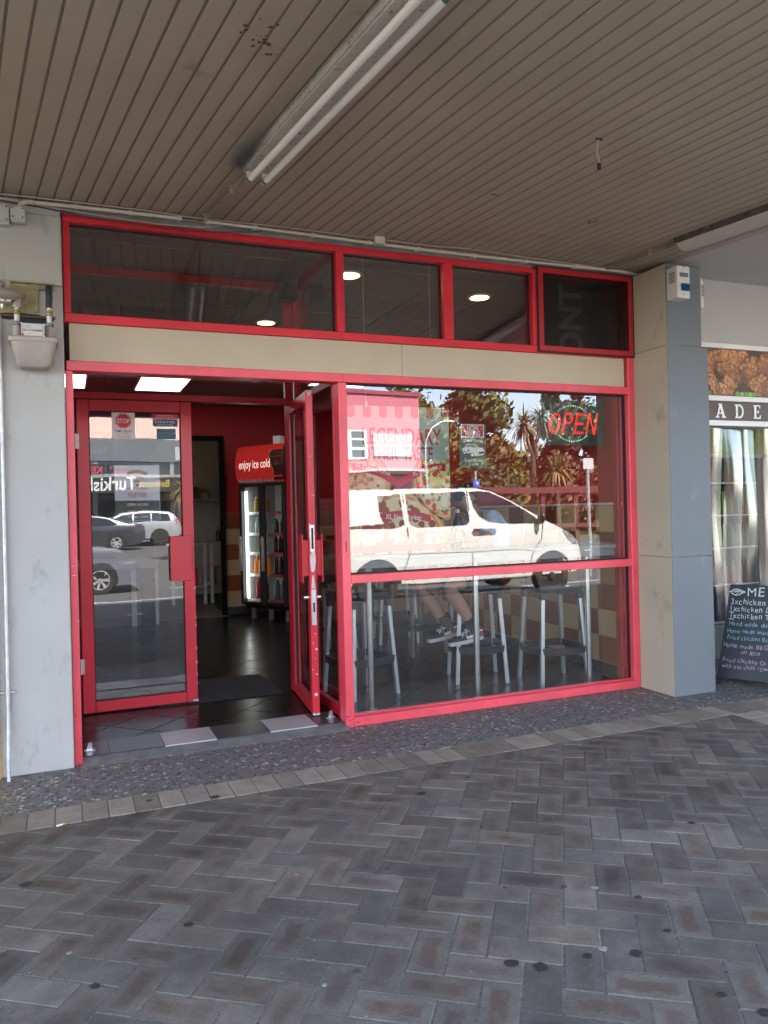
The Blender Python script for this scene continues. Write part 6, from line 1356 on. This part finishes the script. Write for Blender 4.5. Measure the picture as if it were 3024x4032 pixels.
# ------------------------------------------------------------------ the street behind the camera, mirrored in the glass
CARGL = M('car glass', (.012, .015, .017), .04, spec=.8); TYRE = RUBBER; CHROME = M('chrome', (.8, .8, .8), .12, 1.0); RIMM = M('alloy rim', (.55, .55, .56), .35, .7)
TAILL = M('tail lamp', (.45, .02, .03), .15); HEADL = M('head lamp', (.3, .32, .34), .08, .6); ARCH = M('wheel arch black', (.01, .01, .01), .9)
def lerp_list(pts, x):
    if x <= pts[0][0]: return pts[0][1]
    for (x0, z0), (x1, z1) in zip(pts, pts[1:]):
        if x <= x1: return z0 + (z1 - z0) * (x - x0) / (x1 - x0)
    return pts[-1][1]
def make_car(name, label, cat, loc, rz, paint, L_, Wd, top, bot, belt, roofw, wheels, wr, windows, extras, wind, group=None, rim='spoke', endr=.5):
    """x runs from the rear (0) to the nose (L_); z is height above the road"""
    root = T(name, label, cat, loc, group, rz)
    roof = max(z for _, z in top)
    def hw(x, z):
        e = 1.0
        for d in (x, L_ - x):
            if d < endr: e *= 1 - .16 * (1 - d / endr) ** 2
        zb = belt
        if z <= zb: k = 1 - .085 * max(0, (zb - .32 - z) / zb) ** 1.3 - .012 * max(0, (z - zb + .25) / .25)
        else: k = .988 - (1 - roofw) * (z - zb) / (roof - zb)
        return Wd / 2 * e * k
    xs = sorted({round(q, 3) for q in [i * L_ / 56 for i in range(57)] + [p[0] for p in top] + [p[0] for p in bot]})
    rows = []
    for x in xs:
        zt, zb = lerp_list(top, x), lerp_list(bot, x); sec = []
        for t in (0, .06, .2, .35, .5, .62, .74, .85, .94, .985):
            z = zb + (zt - zb) * t; sec.append((x, hw(x, z), z))
        y1 = hw(x, zt)
        sec += [(x, y1 * .955, zt - .004), (x, y1 * .8, zt + .012), (x, y1 * .4, zt + .022), (x, 0, zt + .025)]
        rows.append(sec + [(p[0], -p[1], p[2]) for p in sec[-2::-1]])
    mb = MB(); n = len(rows[0]); vs = [p for r in rows for p in r]
    fs = [(i * n + k, i * n + k + 1, (i + 1) * n + k + 1, (i + 1) * n + k) for i in range(len(rows) - 1) for k in range(n - 1)] + [tuple(range(n)), tuple(range((len(rows) - 1) * n, len(rows) * n))] + [(i * n, (i + 1) * n, (i + 1) * n + n - 1, i * n + n - 1) for i in range(len(rows) - 1)]
    mb.add(vs, fs); mb.build('body', paint, root, smooth=38, local=True)
    def side_patch(poly, off, mat, nm, par=root, both=True):
        tri = tessellate_polygon([[Vector((x, z, 0)) for x, z in poly]])
        for s in (1, -1): MB().add([(x, s * (hw(x, z) + off), z) for x, z in poly], [tuple(t) for t in tri]).build(nm, mat, par, local=True, recalc=False)
    for poly in windows:
        cx = sum(p[0] for p in poly) / len(poly); cz = sum(p[1] for p in poly) / len(poly)
        side_patch([(cx + (x - cx) * 1.03, cz + (z - cz) * 1.06) for x, z in poly], .004, ARCH, 'window_surround'); side_patch(poly, .009, CARGL, 'side_window')
    for poly, mat, nm in extras: side_patch(poly, .012, mat, nm)
    for x0, x1, nm in wind:      # windscreen and rear window lie on the profile between two stations
        mb = MB(); N_ = 8; vs = []
        for i in range(N_ + 1):
            x = x0 + (x1 - x0) * i / N_; zt = lerp_list(top, x); y1 = hw(x, zt)
            vs += [(x, -y1 * .86, zt + .026), (x, -y1 * .4, zt + .04), (x, 0, zt + .044), (x, y1 * .4, zt + .04), (x, y1 * .86, zt + .026)]
        mb.add(vs, [(i * 5 + k, i * 5 + k + 1, (i + 1) * 5 + k + 1, (i + 1) * 5 + k) for i in range(N_) for k in range(4)]); mb.build(nm, CARGL, root, smooth=40, local=True, recalc=False)
    for wx in wheels:
        ar = wr * 1.2; side_patch([(wx + ar * math.cos(R(a)), max(lerp_list(bot, wx) + .0, wr + ar * math.sin(R(a)))) for a in range(-30, 211, 15)], .006, ARCH, 'wheel_arch')
        for s in (1, -1):
            y = s * (Wd / 2 - .005)
            wm = MB(); wm.lathe([(wr * .62, -.1), (wr * .93, -.1), (wr, -.07), (wr, .07), (wr * .95, .095), (wr * .66, .1), (wr * .62, .08)], (wx, y - s * .095, wr), (0, s, 0), 30, cap=False); wm = wm.build('wheel', TYRE, root, smooth=40, local=True)
            rm = MB(); rm.lathe([(wr * .66, .09), (wr * .6, .055), (wr * .1, .05), (0, .05)], (wx, y - s * .095, wr), (0, s, 0), 30, m=1, cap=False); rm.lathe([(wr * .67, .1), (wr * .62, .104), (wr * .58, .07)], (wx, y - s * .095, wr), (0, s, 0), 30, cap=False)
            for k in range(7 if rim == 'spoke' else 0):
                a = 6.2832 * k / 7; c0, s0 = math.cos(a), math.sin(a)
                def pt(r, u, h): return (wx + r * c0 - u * s0, y - s * .095 + s * h, wr + r * s0 + u * c0)
                rm.prism([pt(wr * .12, -.022, .09), pt(wr * .62, -.034, .1), pt(wr * .62, .034, .1), pt(wr * .12, .022, .09)], (0, -s * .02, 0))
            rm.lathe([(wr * .16, .06), (wr * .15, .096), (0, .1)], (wx, y - s * .095, wr), (0, s, 0), 14)
            rm.build('rim', [RIMM if rim == 'spoke' else M('steel rim', (.05, .05, .055), .5, .4), ARCH], wm, smooth=40, local=True)
    return root, hw
# white van: x from 3.30, kerb side at Y = -6.4
VW = M('white van paint', (.62, .61, .59), .22, noise=(.7, .03), coat=.6)
vx, vz = 3.30, -.155
def vp_(pts): return [(x - vx, z - vz) for x, z in pts]
vtop = vp_([(3.30, 1.2), (3.34, 1.45), (3.42, 1.6), (3.6, 1.655), (4.6, 1.68), (6.0, 1.675), (6.3, 1.66), (6.55, 1.61), (6.9, 1.44), (7.2, 1.27), (7.5, 1.1), (7.75, 1.0), (8.0, .88), (8.15, .76), (8.26, .58), (8.30, .45)])
vbot = vp_([(3.30, .35), (3.4, .22), (3.8, .19), (5, .185), (7.9, .2), (8.15, .22), (8.26, .27), (8.3, .34)])
van, vhw = make_car('parked_van', 'white van parked at the kerb mirrored in the big window', 'van', (vx, -6.4 - .96, vz), 0, VW, 5.0, 1.92, vtop, vbot, 1.2, .8, (4.40 - vx, 7.60 - vx), .335,
    [vp_(p) for p in ([(6.12, 1.585), (6.3, 1.595), (6.5, 1.575), (6.8, 1.44), (7.1, 1.28), (7.37, 1.1), (7.3, 1.075), (6.6, 1.09), (6.4, 1.12), (6.25, 1.2), (6.16, 1.34)], [(4.98, 1.585), (6.0, 1.6), (6.03, 1.56), (6.03, 1.14), (5.97, 1.085), (5.1, 1.07), (4.98, 1.12)], [(3.55, 1.56), (4.86, 1.585), (4.86, 1.12), (4.75, 1.07), (3.7, 1.07), (3.55, 1.15)])],
    [(vp_([(6.1, 1.0), (6.5, 1.0), (6.53, .97), (6.5, .90), (6.1, .89), (6.06, .94)]), M('painted recess shade', (.03, .03, .035), .5), 'door_handle_recess'),  # flat dark patch: the shade inside the handle recess is painted on
     (vp_([(7.82, .95), (7.95, .90), (8.1, .78), (8.17, .68), (8.05, .7), (7.92, .8)]), HEADL, 'headlight'),
     (vp_([(3.315, .8), (3.4, .8), (3.4, 1.2), (3.325, 1.2)]), TAILL, 'tail_light')],
    [(6.42 - vx, 7.42 - vx, 'windscreen')], rim='steel')
o = MB()
for x in (3.75 - vx, 4.75 - vx, 5.9 - vx):
    o.box(x - .035, x + .035, -.78, .78, 1.855 + .03, 1.875 + .03, .006)
    for s in (1, -1): o.box(x - .05, x + .05, s * .74, s * .66, 1.82, 1.89, .008)
o.pieces('roof_rack', BLACK, van, local=True)
o = MB(); o.ball((4.02, 1.06, 1.3), .05, .1, .1, 12); o.box(3.96, 4.04, .88, 1.03, 1.2, 1.24, .01); o.ball((4.02, -1.06, 1.3), .05, .1, .1, 12); o.box(3.96, 4.04, -1.03, -.88, 1.2, 1.24, .01); o.pieces('wing_mirror', BLACK, van, smooth=50, local=True)
o = MB()
def seam(pts, wd=.009):
    for s in (1,):
        for (x0, z0), (x1, z1) in zip(pts, pts[1:]):
            o.add([(x0 - wd, s * (vhw(x0, z0) + .003), z0), (x1 - wd, s * (vhw(x1, z1) + .003), z1), (x1 + wd, s * (vhw(x1, z1) + .003), z1), (x0 + wd, s * (vhw(x0, z0) + .003), z0)], [(0, 1, 2, 3)])
seam(vp_([(6.07, 1.62), (6.06, 1.3), (6.07, .6), (6.08, .17)])); seam(vp_([(4.92, 1.6), (4.92, 1.0), (4.94, .6), (4.86, .4)])); seam(vp_([(7.42, 1.04), (7.38, .8), (7.2, .55), (7.12, .25)])); 
for (x0, z0), (x1, z1) in zip(vp_([(3.6, .62), (5.2, .63), (7.0, .62)]), vp_([(5.2, .63), (7.0, .62), (7.2, .6)])):
    o.add([(x0, vhw(x0, z0) + .003, z0 - .005), (x1, vhw(x1, z1) + .003, z1 - .005), (x1, vhw(x1, z1) + .003, z1 + .005), (x0, vhw(x0, z0) + .003, z0 + .005)], [(0, 1, 2, 3)])
o.build('panel_seam', ARCH, van, local=True, recalc=False)
o = MB()
for s in (1, -1): o.tube([(1.5, s * .93, .33), (3.8, s * .93, .33)], .016, 8)
o.pieces('side_step', CHROME, van, smooth=40, local=True)
# silver hatchback parked beyond, nose to the right
SIL = M('silver blue paint', (.2, .21, .25), .25, .5, coat=.6)
cx_ = .64 - 3.42
def rel(pts, x0, z0): return [(x - x0, z - z0) for x, z in pts]
htop = [(0, .8), (.06, 1.05), (.3, 1.3), (.8, 1.46), (1.6, 1.5), (2.2, 1.46), (2.7, 1.25), (3.15, 1.02), (3.5, .98), (3.9, .9), (4.15, .76), (4.25, .6), (4.3, .45)]
hbot = [(0, .4), (.15, .22), (.6, .18), (3.8, .18), (4.2, .22), (4.3, .3)]
make_car('parked_hatchback', 'silver hatchback with bright headlight mirrored low in the door glass', 'car', (cx_, -11.5 - .86, -.355), 0, SIL, 4.3, 1.72, htop, hbot, .92, .8, (.75, 3.42), .31,
    [[(.55, 1.22), (1.0, 1.38), (1.55, 1.4), (1.55, .98), (.7, .99)], [(1.63, 1.4), (2.1, 1.38), (2.5, 1.2), (2.85, 1.0), (1.63, .97)]],
    [([(3.62, .86), (3.8, .87), (4.0, .8), (4.17, .68), (4.2, .6), (4.0, .62), (3.75, .74)], HEADL, 'headlight'), ([(.02, .8), (.2, .8), (.24, 1.05), (.08, 1.02)], TAILL, 'tail_light')],
    [(2.15, 3.08, 'windscreen'), (.1, .7, 'rear_window')], 'cars across the street')
GRY = M('graphite paint', (.045, .046, .055), .25, .4, coat=.6)
stop_ = [(0, .85), (.05, 1.02), (.35, 1.1), (.7, 1.13), (1.3, 1.38), (1.8, 1.46), (2.5, 1.46), (3.0, 1.3), (3.5, 1.05), (4.3, .95), (4.6, .75), (4.75, .5)]
sbot = [(0, .45), (.2, .25), (.7, .2), (4.2, .2), (4.6, .25), (4.75, .35)]
make_car('parked_sedan', 'graphite sedan with red tail light mirrored in the door glass', 'car', (2.97, -27 - .9, -.07), math.pi, GRY, 4.75, 1.8, stop_, sbot, .98, .78, (1.1, 3.85), .33,
    [[(1.05, 1.12), (1.4, 1.33), (1.85, 1.39), (2.2, 1.4), (2.2, 1.04), (1.3, 1.06)], [(2.27, 1.4), (2.65, 1.38), (3.05, 1.22), (3.4, 1.02), (2.27, 1.03)]],
    [([(.02, .82), (.5, .86), (.42, 1.0), (.05, 1.03)], TAILL, 'tail_light'), ([(4.3, .74), (4.68, .62), (4.6, .8), (4.3, .88)], HEADL, 'headlight')],
    [(2.6, 3.45, 'windscreen'), (.75, 1.5, 'rear_window')], 'cars across the street')
WAG = M('silver paint', (.36, .37, .38), .28, .45, coat=.5)
wtop = [(0, .8), (.06, 1.1), (.3, 1.4), (.55, 1.52), (1.5, 1.56), (2.6, 1.52), (3.1, 1.3), (3.5, 1.08), (4.3, .98), (4.6, .8), (4.75, .5)]
make_car('parked_wagon', 'silver wagon behind the graphite sedan in the door reflection', 'car', (4.88, -30 - .9, -.03), math.pi, WAG, 4.75, 1.78, wtop, [(0, .5), (.2, .36), (.8, .33), (4.2, .33), (4.75, .42)], 1.05, .82, (1.02, 3.75), .36,
    [[(.5, 1.18), (.6, 1.42), (1.35, 1.46), (1.35, 1.12), (.55, 1.13)], [(1.42, 1.46), (2.1, 1.45), (2.1, 1.1), (1.42, 1.12)], [(2.18, 1.45), (2.6, 1.41), (3.0, 1.25), (3.3, 1.08), (2.18, 1.09)]],
    [([(.03, 1.0), (.22, 1.0), (.3, 1.2), (.12, 1.22)], TAILL, 'tail_light'), ([(4.3, .8), (4.68, .7), (4.6, .88), (4.3, .94)], HEADL, 'headlight'), ([(.1, .45), (.7, .46), (.7, .52), (.1, .52)], ARCH, 'bumper_strip')],
    [(2.7, 3.45, 'windscreen'), (.1, .45, 'rear_window')], 'cars across the street', rim='steel')
# buildings across the street; their fronts face +Y
PINK = M('sunlit pale pink render', (.62, .43, .36), .9, noise=(3, .1), bump=(8, .8)); FASC = M('slate fascia', (.09, .1, .11), .7, noise=(.6, .2)); SHADE = M('dark shop interior', (.03, .03, .03), .6); GREYB = M('grey awning', (.22, .23, .25), .7, noise=(.5, .2))
ba = T('kebab_shop', 'pale pink rendered shop with dark fascia mirrored in the door glass', 'building', (-4, -38, 0))
Y0 = -34
mb = MB(); mb.box(-14, 8.6, Y0 - .4, Y0, 5.25, 7.0); mb.box(-14, 8.6, Y0 - 8, Y0 - .4, .0, 6.6); mb.build('parapet', PINK, ba)
mb = MB(); mb.box(-14, 8.6, Y0 - .2, Y0 + .02, 4.1, 5.25); mb.build('fascia', FASC, ba)
mb = MB(); mb.box(-14, 8.6, Y0 - .35, Y0 - .3, 0, 4.1)
mb.build('shop_window', CARGL, ba)
mb = MB(); mb.box(-14, 8.6, Y0 - .2, Y0 + 2.2, 3.15, 3.3); mb.build('awning', GREYB, ba)
mb = MB(); mb.box(-14, 5.2, Y0 + 2.21, Y0 + 2.3, 2.45, 3.1); sb = mb.build('sign_board', BLACKM, ba)
mb = MB(); mb.text('Belmont', .52, (4.62, Y0 + 2.305, 2.66), (-1, 0, 0), m=0, sx=.85, bold=.01); mb.text('Turkish', .86, (3.02, Y0 + 2.305, 2.56), (-1, 0, 0), m=1, bold=.015, sx=.84); mb.text('C', .86, (.75, Y0 + 2.305, 2.56), (-1, 0, 0), m=1, bold=.015); mb.build('lettering', [M('faded yellow letters', (.4, .3, .06), .5), M('faded white letters', (.5, .5, .49), .5)], sb, recalc=False)
mb = MB(); mb.box(.2, 1.72, Y0 + .03, Y0 + .08, 3.36, 3.95); mb.box(1.85, 3.05, Y0 + .03, Y0 + .08, 3.36, 3.95); sb = mb.pieces('light_box', BLACKM, ba)[0]
mb = MB(); mb.text('KEBAB', .5, (1.62, Y0 + .085, 3.46), (-1, 0, 0), m=0, bold=.02, sx=.85); mb.text('CHARCOAL', .24, (2.95, Y0 + .085, 3.68), (-1, 0, 0), m=1, sx=.8); mb.text('BURGER', .24, (2.8, Y0 + .085, 3.42), (-1, 0, 0), m=0, bold=.02, sx=.8); mb.build('lettering', [M('red sign letters', (.4, .03, .05), .5), INKM], sb, recalc=False)
mb = MB()
for x in (-6, -2, 1.2, 4.9, 8.5): mb.box(x, x + .22, Y0 - .28, Y0 - .05, 0, 4.1)
for x in (6.0, 7.2): mb.box(x, x + .08, Y0 + 2.1, Y0 + 2.2, 0, 3.15)
mb.pieces('post', GREYB, ba)
mb = MB(); mb.box(2.1, 3.9, Y0 - .29, Y0 - .26, 4.35, 4.5); mb.box(5.2, 8.5, Y0 + .03, Y0 + .06, 4.2, 4.9); mb.pieces('upper_sign', M('grey sign', (.32, .34, .36), .6), ba)
bb = T('red_shop', 'flat roofed red shop with white sign boards mirrored behind the pizza poster', 'building', (12, -31, 0))
Y1 = -27; RB = M('sunlit red render', (.52, .15, .19), .8, noise=(.5, .08))
mb = MB(); mb.box(8.9, 14.86, Y1 - 6, Y1, 0, 6.5); mb.build('wall', RB, bb)
mb = MB(); mb.box(8.85, 14.95, Y1 - 6.05, Y1 + .08, 6.5, 6.68); mb.build('parapet_cap', M('maroon cap', (.3, .05, .07), .7), bb)
mb = MB(); mb.box(12.5, 14.4, Y1 + .01, Y1 + .1, 3.72, 4.72); mb.box(9.0, 14.8, Y1 + .01, Y1 + .6, 3.05, 3.14); mb.pieces('white_board', M('weathered white board', (.5, .49, .48), .6), bb)
mb = MB(); mb.box(11.3, 12.2, Y1 + .01, Y1 + .06, 3.6, 4.85); wf = mb.build('window_frame', WHITE, bb)
mb = MB()
for z in (3.68, 4.1, 4.5): mb.box(11.5, 12.08, Y1 + .061, Y1 + .066, z, z + .3)
mb.pieces('pane', CARGL, wf)
mb = MB(); mb.box(9, 14.8, Y1 + .01, Y1 + .05, 0, 2.3); mb.build('shop_window', CARGL, bb)
# fence, signs, lamp
fn = T('timber_fence', 'dark red timber rail fence mirrored beyond the van', 'fence', (17, -15, -.34)); FM_ = M('oxblood timber', (.11, .03, .028), .7, noise=(3, .2))
mb = MB(); mb.box(10.6, 26, -15.06, -14.98, 1.72, 1.92); mb.box(10.6, 26, -15.05, -15.0, .7, .82); mb.pieces('rail', FM_, fn)
for i in range(13): mb = MB(); mb.box(10.7 + i * 1.25, 10.84 + i * 1.25, -15.14, -15.06, -.34, 1.86); mb.pieces('post', FM_, fn)
sp2 = T('street_sign', 'tall grey sign pole with a small square plate mirrored right of the palm', 'sign', (10.72, -9.5, -.25)); mb = MB(); mb.cyl((10.72, -9.5, -.25), (10.72, -9.5, 2.36), .035, n=10); mb.build('pole', GALV, sp2); mb = MB(); mb.box(10.57, 10.86, -9.46, -9.45, 2.14, 2.4, .004); mb.build('plate', M('sign plate grey', (.5, .5, .5), .4), sp2)
for (x, z, w2, h2, lab) in ((7.87, 1.85, .16, .16, 'small blue parking sign on a post mirrored above the van'), (11.27, 1.4, .17, .42, 'blue sign mirrored at the right end of the window')):
    s3 = T('parking_sign', lab, 'sign', (x, -9.5, -.25), 'blue parking signs'); mb = MB(); mb.cyl((x, -9.5, -.25), (x, -9.5, z + h2 / 2 + (.2 if h2 < .2 else 0)), .025, n=8); mb.build('pole', GALV, s3); mb = MB(); mb.box(x - w2 / 2, x + w2 / 2, -9.47, -9.46, z - h2 / 2, z + h2 / 2); mb.build('plate', M('parking blue', (.02, .09, .42), .4), s3)
    mb = MB(); mb.text('P', h2 * .6, (x + w2 * .25, -9.458, z - h2 * .2), (-1, 0, 0), bold=.02); mb.build('lettering', INKW, s3, recalc=False)
lp = T('street_lamp', 'white street lamp with a curved arm mirrored in the pizza poster', 'street lamp', (9.84, -16, -.3)); mb = MB(); mb.tube([(9.84, -16, -.3), (9.84, -16, 2.9), (9.9, -16, 3.4), (10.12, -16, 3.75), (10.4, -16, 3.93), (10.6, -16, 3.98)], [.05, .035, .025, .02, .018, .018], 8); mb.build('pole', GALV, lp, smooth=50); mb = MB(); mb.ball((10.7, -16, 3.96), .13, .07, .04, 10); mb.build('lamp_head', WHITE, lp, smooth=50)
# trees
BARK = M('bark', (.09, .065, .045), .9, noise=(6, .3), bump=(12, .6)); LEAF = attr_mat('leaf', 'rnd', .55, spec=.25)
def tree(x, y, h, r, pal, label, name='tree', n=3000, seed=1, z0=-.1, conic=0):
    rnd = random.Random(seed); t = T(name, label, 'tree', (x, y, z0), 'trees across the street')
    tm = MB(); tm.tube([(x, y, z0), (x + rnd.uniform(-.1, .1), y, z0 + h * .2), (x + rnd.uniform(-.2, .2), y, z0 + h * .5), (x, y, z0 + h * .85)], [h * .03, h * .022, h * .014, h * .004], 8)
    lobes = []
    for k in range(18):
        a = rnd.uniform(0, 6.28); u = rnd.uniform(.22, .95); rr = r * (1 - u * .85 if conic else math.sin(math.pi * min(.95, u * .9 + .08)) ** .6) * rnd.uniform(.35, .9)
        c = Vector((x + rr * math.cos(a), y + rr * math.sin(a), z0 + h * u)); lr = r * rnd.uniform(.34, .55) * (1 - .5 * u if conic else 1); lobes.append((c, lr, rnd.uniform(.6, 1.25)))
        b0 = Vector((x, y, z0 + h * max(.15, u - .3))); tm.tube([b0, (b0 + c) / 2 + Vector((0, 0, -.1)), c], [h * .01, h * .007, h * .003], 5)
    tm.build('trunk', BARK, t, smooth=50); mb = MB()
    for k in range(n):
        c, lr, tone = rnd.choice(lobes); d = Vector((rnd.gauss(0, 1), rnd.gauss(0, 1), rnd.gauss(0, .8))).normalized(); p = c + d * lr * rnd.uniform(.45, 1.08)
        s = rnd.uniform(.13, .28) * (r / 2.5) ** .5; nn = (d + Vector((rnd.gauss(0, .6), rnd.gauss(0, .6), rnd.gauss(0, .6)))).normalized(); a = nn.orthogonal().normalized(); b_ = nn.cross(a)
        col = rnd.choice(pal); q = rnd.uniform(.7, 1.3) * tone; col = tuple(min(1, cc * q) for cc in col)
        mb.add([p - a * s, p - b_ * s * .55, p + a * s, p + b_ * s * .55], [(0, 1, 2, 3)], col=col)
    mb.build('crown', LEAF, t, recalc=False)
OL = [(.08, .105, .022), (.1, .12, .03), (.06, .085, .018), (.145, .135, .035)]; OG = [(.22, .125, .022), (.17, .11, .025), (.095, .105, .025), (.25, .155, .033)]; RD = [(.12, .05, .025), (.17, .065, .03), (.09, .05, .025), (.12, .1, .04)]; DG = [(.05, .075, .022), (.075, .1, .03), (.035, .055, .018)]
for i, (x, y, h, r, pal, lab, cn_) in enumerate(((17.5, -34, 8.2, 2.9, OL, 'tall olive green tree beside the red shop', 0), (20.8, -33, 7.6, 2.8, OL, 'broad olive tree above the hiring poster reflection', 0), (22.6, -34, 4.9, 2.2, OG, 'orange brown autumn tree beneath the open sky gap', 0), (20.2, -29, 4.4, 2.0, OG, 'low rusty orange tree in front of the olive trees', 0),
    (26.2, -33, 9.2, 1.7, RD, 'dark red pointed tree behind the open sign', 1), (27.6, -33, 8.6, 2.2, RD, 'second dark red tree near the cabbage palms', 1), (29.6, -33, 7.4, 2.6, DG, 'dark green tree at the right of the window reflection', 0), (32.0, -34, 7.6, 2.8, OG, 'tawny tree at the far right of the reflection', 0), (24.2, -28, 3.6, 1.8, RD, 'low dark red shrub tree behind the fence', 0), (27.4, -28, 3.8, 2.0, RD, 'low maroon tree behind the fence by the palms', 0), (18.4, -27, 3.2, 1.7, DG, 'low dark green bush tree beside the red shop', 0), (30.5, -28, 4.2, 2.2, OG, 'low tawny tree behind the fence at the right', 0), (15.6, -36, 6.8, 2.4, OL, 'olive tree peeping past the red shop wall', 0), (34.5, -36, 8, 3, DG, 'dark tree at the far right beyond the signs', 0))):
    tree(x, y, h, r, pal, lab, n=5200, seed=20 + i, conic=cn_)
tl = MB(); rnd = random.Random(77)
for k in range(9000):
    x = rnd.uniform(13, 46); hgt = 3.9 + 1.0 * math.sin(x * .7) + .8 * math.sin(x * 1.9 + 1) + .4 * math.sin(x * 4.3); y = -42 + rnd.gauss(0, 1.2); z = rnd.uniform(0, 1) ** .8 * hgt; s = rnd.uniform(.2, .42)
    d = Vector((rnd.gauss(0, .6), 1, rnd.gauss(.3, .6))).normalized(); a = d.orthogonal().normalized(); b_ = d.cross(a); q = rnd.uniform(.6, 1.3) * (1 + .4 * math.sin(x * 1.3)); col = rnd.choice(OL + DG + RD + OG[:2])
    p = Vector((x, y, z)); tl.add([p - a * s, p - b_ * s * .7, p + a * s, p + b_ * s * .7], [(0, 1, 2, 3)], col=tuple(c * q for c in col))
o = one(tl, 'treeline', LEAF, 'mixed autumn woodland edge mirrored behind the fence', 'trees', recalc=False); o['kind'] = 'stuff'
def palm(x, y, h, z0, label, seed, heads):
    rnd = random.Random(seed); t = T('cabbage_tree', label, 'tree', (x, y, z0), 'cabbage trees across the street')
    tm = MB(); tm.tube([(x, y, z0), (x + .05, y, z0 + h * .5), (x, y, z0 + h)], [.14, .11, .09], 8); cr_ = MB()
    for hx_, hz_, hr in heads:
        c = Vector((x + hx_, y, z0 + h + hz_)); tm.tube([(x, y, z0 + h * .8), (x + hx_ * .6, y, z0 + h * .92 + hz_ * .3), tuple(c)], [.09, .07, .05], 6)
        for k in range(110):
            d = Vector((rnd.gauss(0, 1), rnd.gauss(0, 1), rnd.uniform(-1.0, 1.0))).normalized(); L_ = hr * rnd.uniform(.75, 1.1); sd_ = d.cross(Vector((0, 0, 1))); sd_ = (sd_ if sd_.length > .05 else Vector((1, 0, 0))).normalized() * rnd.uniform(.02, .035)
            p1 = c + d * L_ * .55; p2 = c + d * L_ + Vector((0, 0, -.28 * L_ * (1 - d.z))); col = rnd.choice([(.22, .2, .06), (.14, .15, .05), (.3, .24, .09), (.1, .11, .04)]) if d.z > -.3 else rnd.choice([(.3, .2, .09), (.22, .14, .07)])
            cr_.add([c - sd_, c + sd_, p1 + sd_, p1 - sd_, p2], [(0, 1, 2, 3), (3, 2, 4)], col=col)
    tm.build('trunk', BARK, t, smooth=50); cr_.build('crown', LEAF, t, recalc=False)
palm(17.3, -20, 2.9, -.2, 'cabbage tree with drooping strap leaves mirrored below the open sign', 3, [(0, 0, 1.0)])
palm(16.8, -21, 4.6, -.2, 'taller cabbage tree mirrored behind the open sign', 4, [(-.3, .2, .95), (.5, .5, .95)])
palm(3.75, -20, 2.4, -.25, 'cabbage tree at the right edge of the door reflection', 5, [(-.05, .05, .9)])
